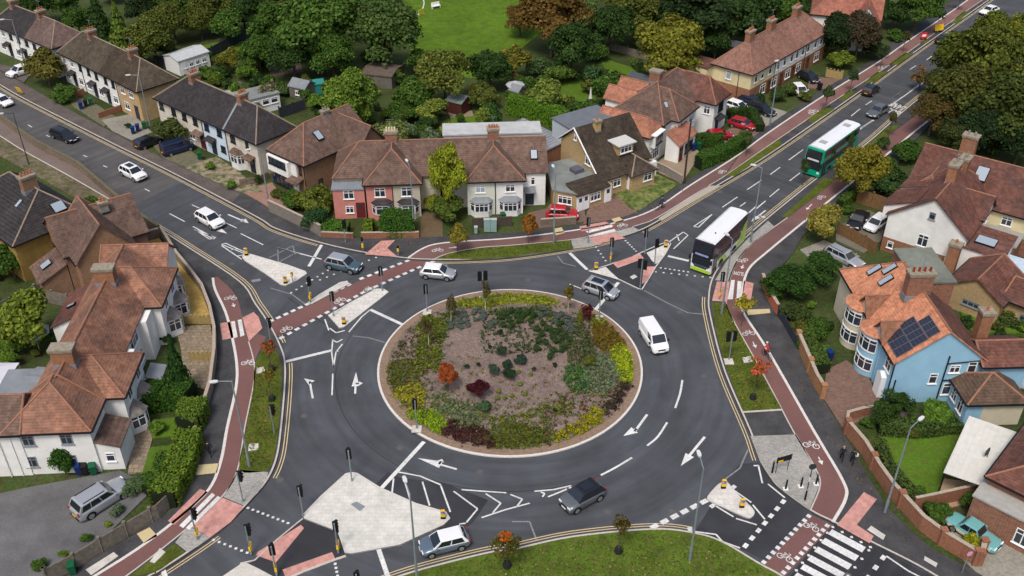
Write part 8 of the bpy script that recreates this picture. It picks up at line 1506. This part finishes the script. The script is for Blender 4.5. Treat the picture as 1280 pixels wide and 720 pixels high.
plant(560,489,1.15,3.1,'mid',(.30,.085,.022),'orange-red tree on the left part of the island', name='tree', cat='tree', trunk=True); plant(598,497,1.25,1.9,'mid',MAR,'deep maroon shrub beside the orange-red tree', trunk=True); plant(733,402,1.0,2.4,'sparse',(.10,.018,.016),'spiky maroon tree by the traffic light on the island', name='tree', cat='tree', trunk=True); plant(733,402,.7,1.6,'sparse',(.10,.02,.018),'lower maroon shrub at the foot of the spiky maroon tree')
for x, y, t in ((536,432,'bare young tree with pale guard at the left of the island'),(564,404,'bare young tree with pale guard at the upper left of the island'),(607,388,'bare young tree with pale guard at the top of the island'),(710,388,'thin yellowish young tree at the upper right of the island')):
    plant(x, y, .75, 4.0, 'sparse', (.10,.085,.03) if x < 700 else (.14,.12,.02), t, name='young_tree', cat='tree', trunk=True).children
    xx, yy, zz, _ = isl(x, y); e_ = [o for o in COL.objects if o.get('label') == t][0]; bm = bmesh.new(); cyl(bm, (0,0,0), (0,0,1.7), .05, .045, 8); g = obj('trunk_guard', bm, BARKW, e_)
for x, y in ((534,391),(604,374),(749,398),(521,537),(911,452)):
    q = at(x, y, .18) ; bm = bmesh.new(); box(bm, -.45, .45, -.45, .45, 0, .10); o = obj('concrete_base', bm, CONC, None, loc=(q[0], q[1], .14 if x > 900 else .2)); tag(o, 'square pale concrete pad under the traffic light at '+{534:'the upper left island edge',604:'the top of the island',749:'the upper right island edge',521:'the lower left island edge',911:'the right verge'}[x], 'concrete pad')
# tufts of turf on the verges
def turf(pts, z, dens, label, col=(.050,.075,.014)):
    P_ = W(pts, z); xs = [p[0] for p in P_]; ys = [p[1] for p in P_]; n = int((max(xs)-min(xs))*(max(ys)-min(ys))*dens); Q = [(x, y, z+R_.uniform(0,.06)) for x, y in ((R_.uniform(min(xs), max(xs)), R_.uniform(min(ys), max(ys))) for _ in range(n)) if inside((x,y), P_)]
    A = np.array(Q); me = cards('grass', A, np.tile(np.array([[0,0,1.]]), (len(A),1)), .12, .9); o = bpy.data.objects.new('grass', me); link(o); o.color = (*col, 1); tag(o, label, 'grass', kind='stuff')
turf([(515,727),(560,708),(615,694),(640,691),(715,675),(815,665),(865,670),(900,681),(945,706),(975,727)], PZ, 20, 'grass of the wide bottom verge', (.070,.115,.014)); turf([(332,434),(345,442),(350,480),(346,540),(336,583),(322,588),(301,585),(316,490),(320,457)], PZ+.016, 20, 'grass of the left verge', (.065,.095,.014)); turf([(891,380),(908,381),(919,408),(958,480),(975,510),(930,512),(906,453)], PZ+.016, 20, 'grass of the right verge', (.062,.100,.014)); turf([(550,322),(600,311),(640,308),(712,301),(716,309),(640,320)], PZ+.016, 25, 'grass of the upper verge', (.065,.11,.014))

def litter(pts, z, n, cols, label):
    P_ = W(pts, z); xs = [p[0] for p in P_]; ys = [p[1] for p in P_]; Q = []
    while len(Q) < n:
        x, y = R_.uniform(min(xs), max(xs)), R_.uniform(min(ys), max(ys))
        if inside((x,y), P_): Q.append((x, y, z+.02))
    o = bpy.data.objects.new('fallen_leaves', cards('fallen_leaves', np.array(Q), np.tile(np.array([[0,0,1.]]), (n,1)), .13, .15)); link(o); o.color = (*cols, 1); tag(o, label, 'fallen leaves', kind='stuff')
litter([(520,727),(620,696),(720,676),(860,670),(940,706),(970,727)], PZ+.05, 110, (.26,.22,.09), 'yellow fallen leaves on the wide bottom verge')
litter([(333,436),(346,445),(350,500),(340,575),(303,583),(315,490)], PZ+.06, 70, (.25,.15,.05), 'orange fallen leaves on the left verge')
litter([(893,382),(908,384),(970,508),(932,510),(908,456)], PZ+.06, 80, (.28,.16,.05), 'orange fallen leaves on the right verge')
litter([(980,400),(1060,560),(1150,690),(1110,660),(1040,560),(975,440)], PZ+.01, 160, (.12,.09,.05), 'brown fallen leaves on the right footway')
litter([(400,302),(520,320),(520,300),(420,294)], PZ+.01, 90, (.14,.10,.06), 'brown fallen leaves on the footway below the pink house')
litter([(700,308),(850,250),(1000,160),(1000,150),(860,235),(700,300)], PZ+.03, 120, (.25,.18,.08), 'fallen leaves along the upper cycle track')
# ------------------------------------------------------------------ light
SUN_EL, SUN_AZ = radians(58), radians(200)
w = bpy.data.worlds.new('World'); sc.world = w; w.use_nodes = True; nt = w.node_tree; nt.nodes.clear()
out = nt.nodes.new('ShaderNodeOutputWorld'); bg = nt.nodes.new('ShaderNodeBackground'); st = nt.nodes.new('ShaderNodeTexSky')
st.sky_type = 'NISHITA'; st.sun_disc = False; st.sun_elevation = SUN_EL; st.sun_rotation = SUN_AZ; st.air_density = 1.0; st.dust_density = 5.0; st.ozone_density = .6
bg.inputs[1].default_value = .11; nt.links.new(st.outputs[0], bg.inputs[0]); nt.links.new(bg.outputs[0], out.inputs[0])
sl_ = bpy.data.lights.new('sun', 'SUN'); sl_.energy = 1.5; sl_.angle = radians(16); sl_.color = (1, .97, .92)
so = bpy.data.objects.new('sun', sl_); link(so)
dv = Vector((sin(SUN_AZ)*cos(SUN_EL), cos(SUN_AZ)*cos(SUN_EL), sin(SUN_EL))); so.rotation_euler = dv.to_track_quat('Z', 'Y').to_euler()
sc.view_settings.view_transform = 'Standard'; sc.view_settings.look = 'None'; sc.view_settings.exposure = 0.46; sc.view_settings.gamma = 1
sc.render.engine = 'CYCLES'; sc.render.resolution_x = 1024; sc.render.resolution_y = 576
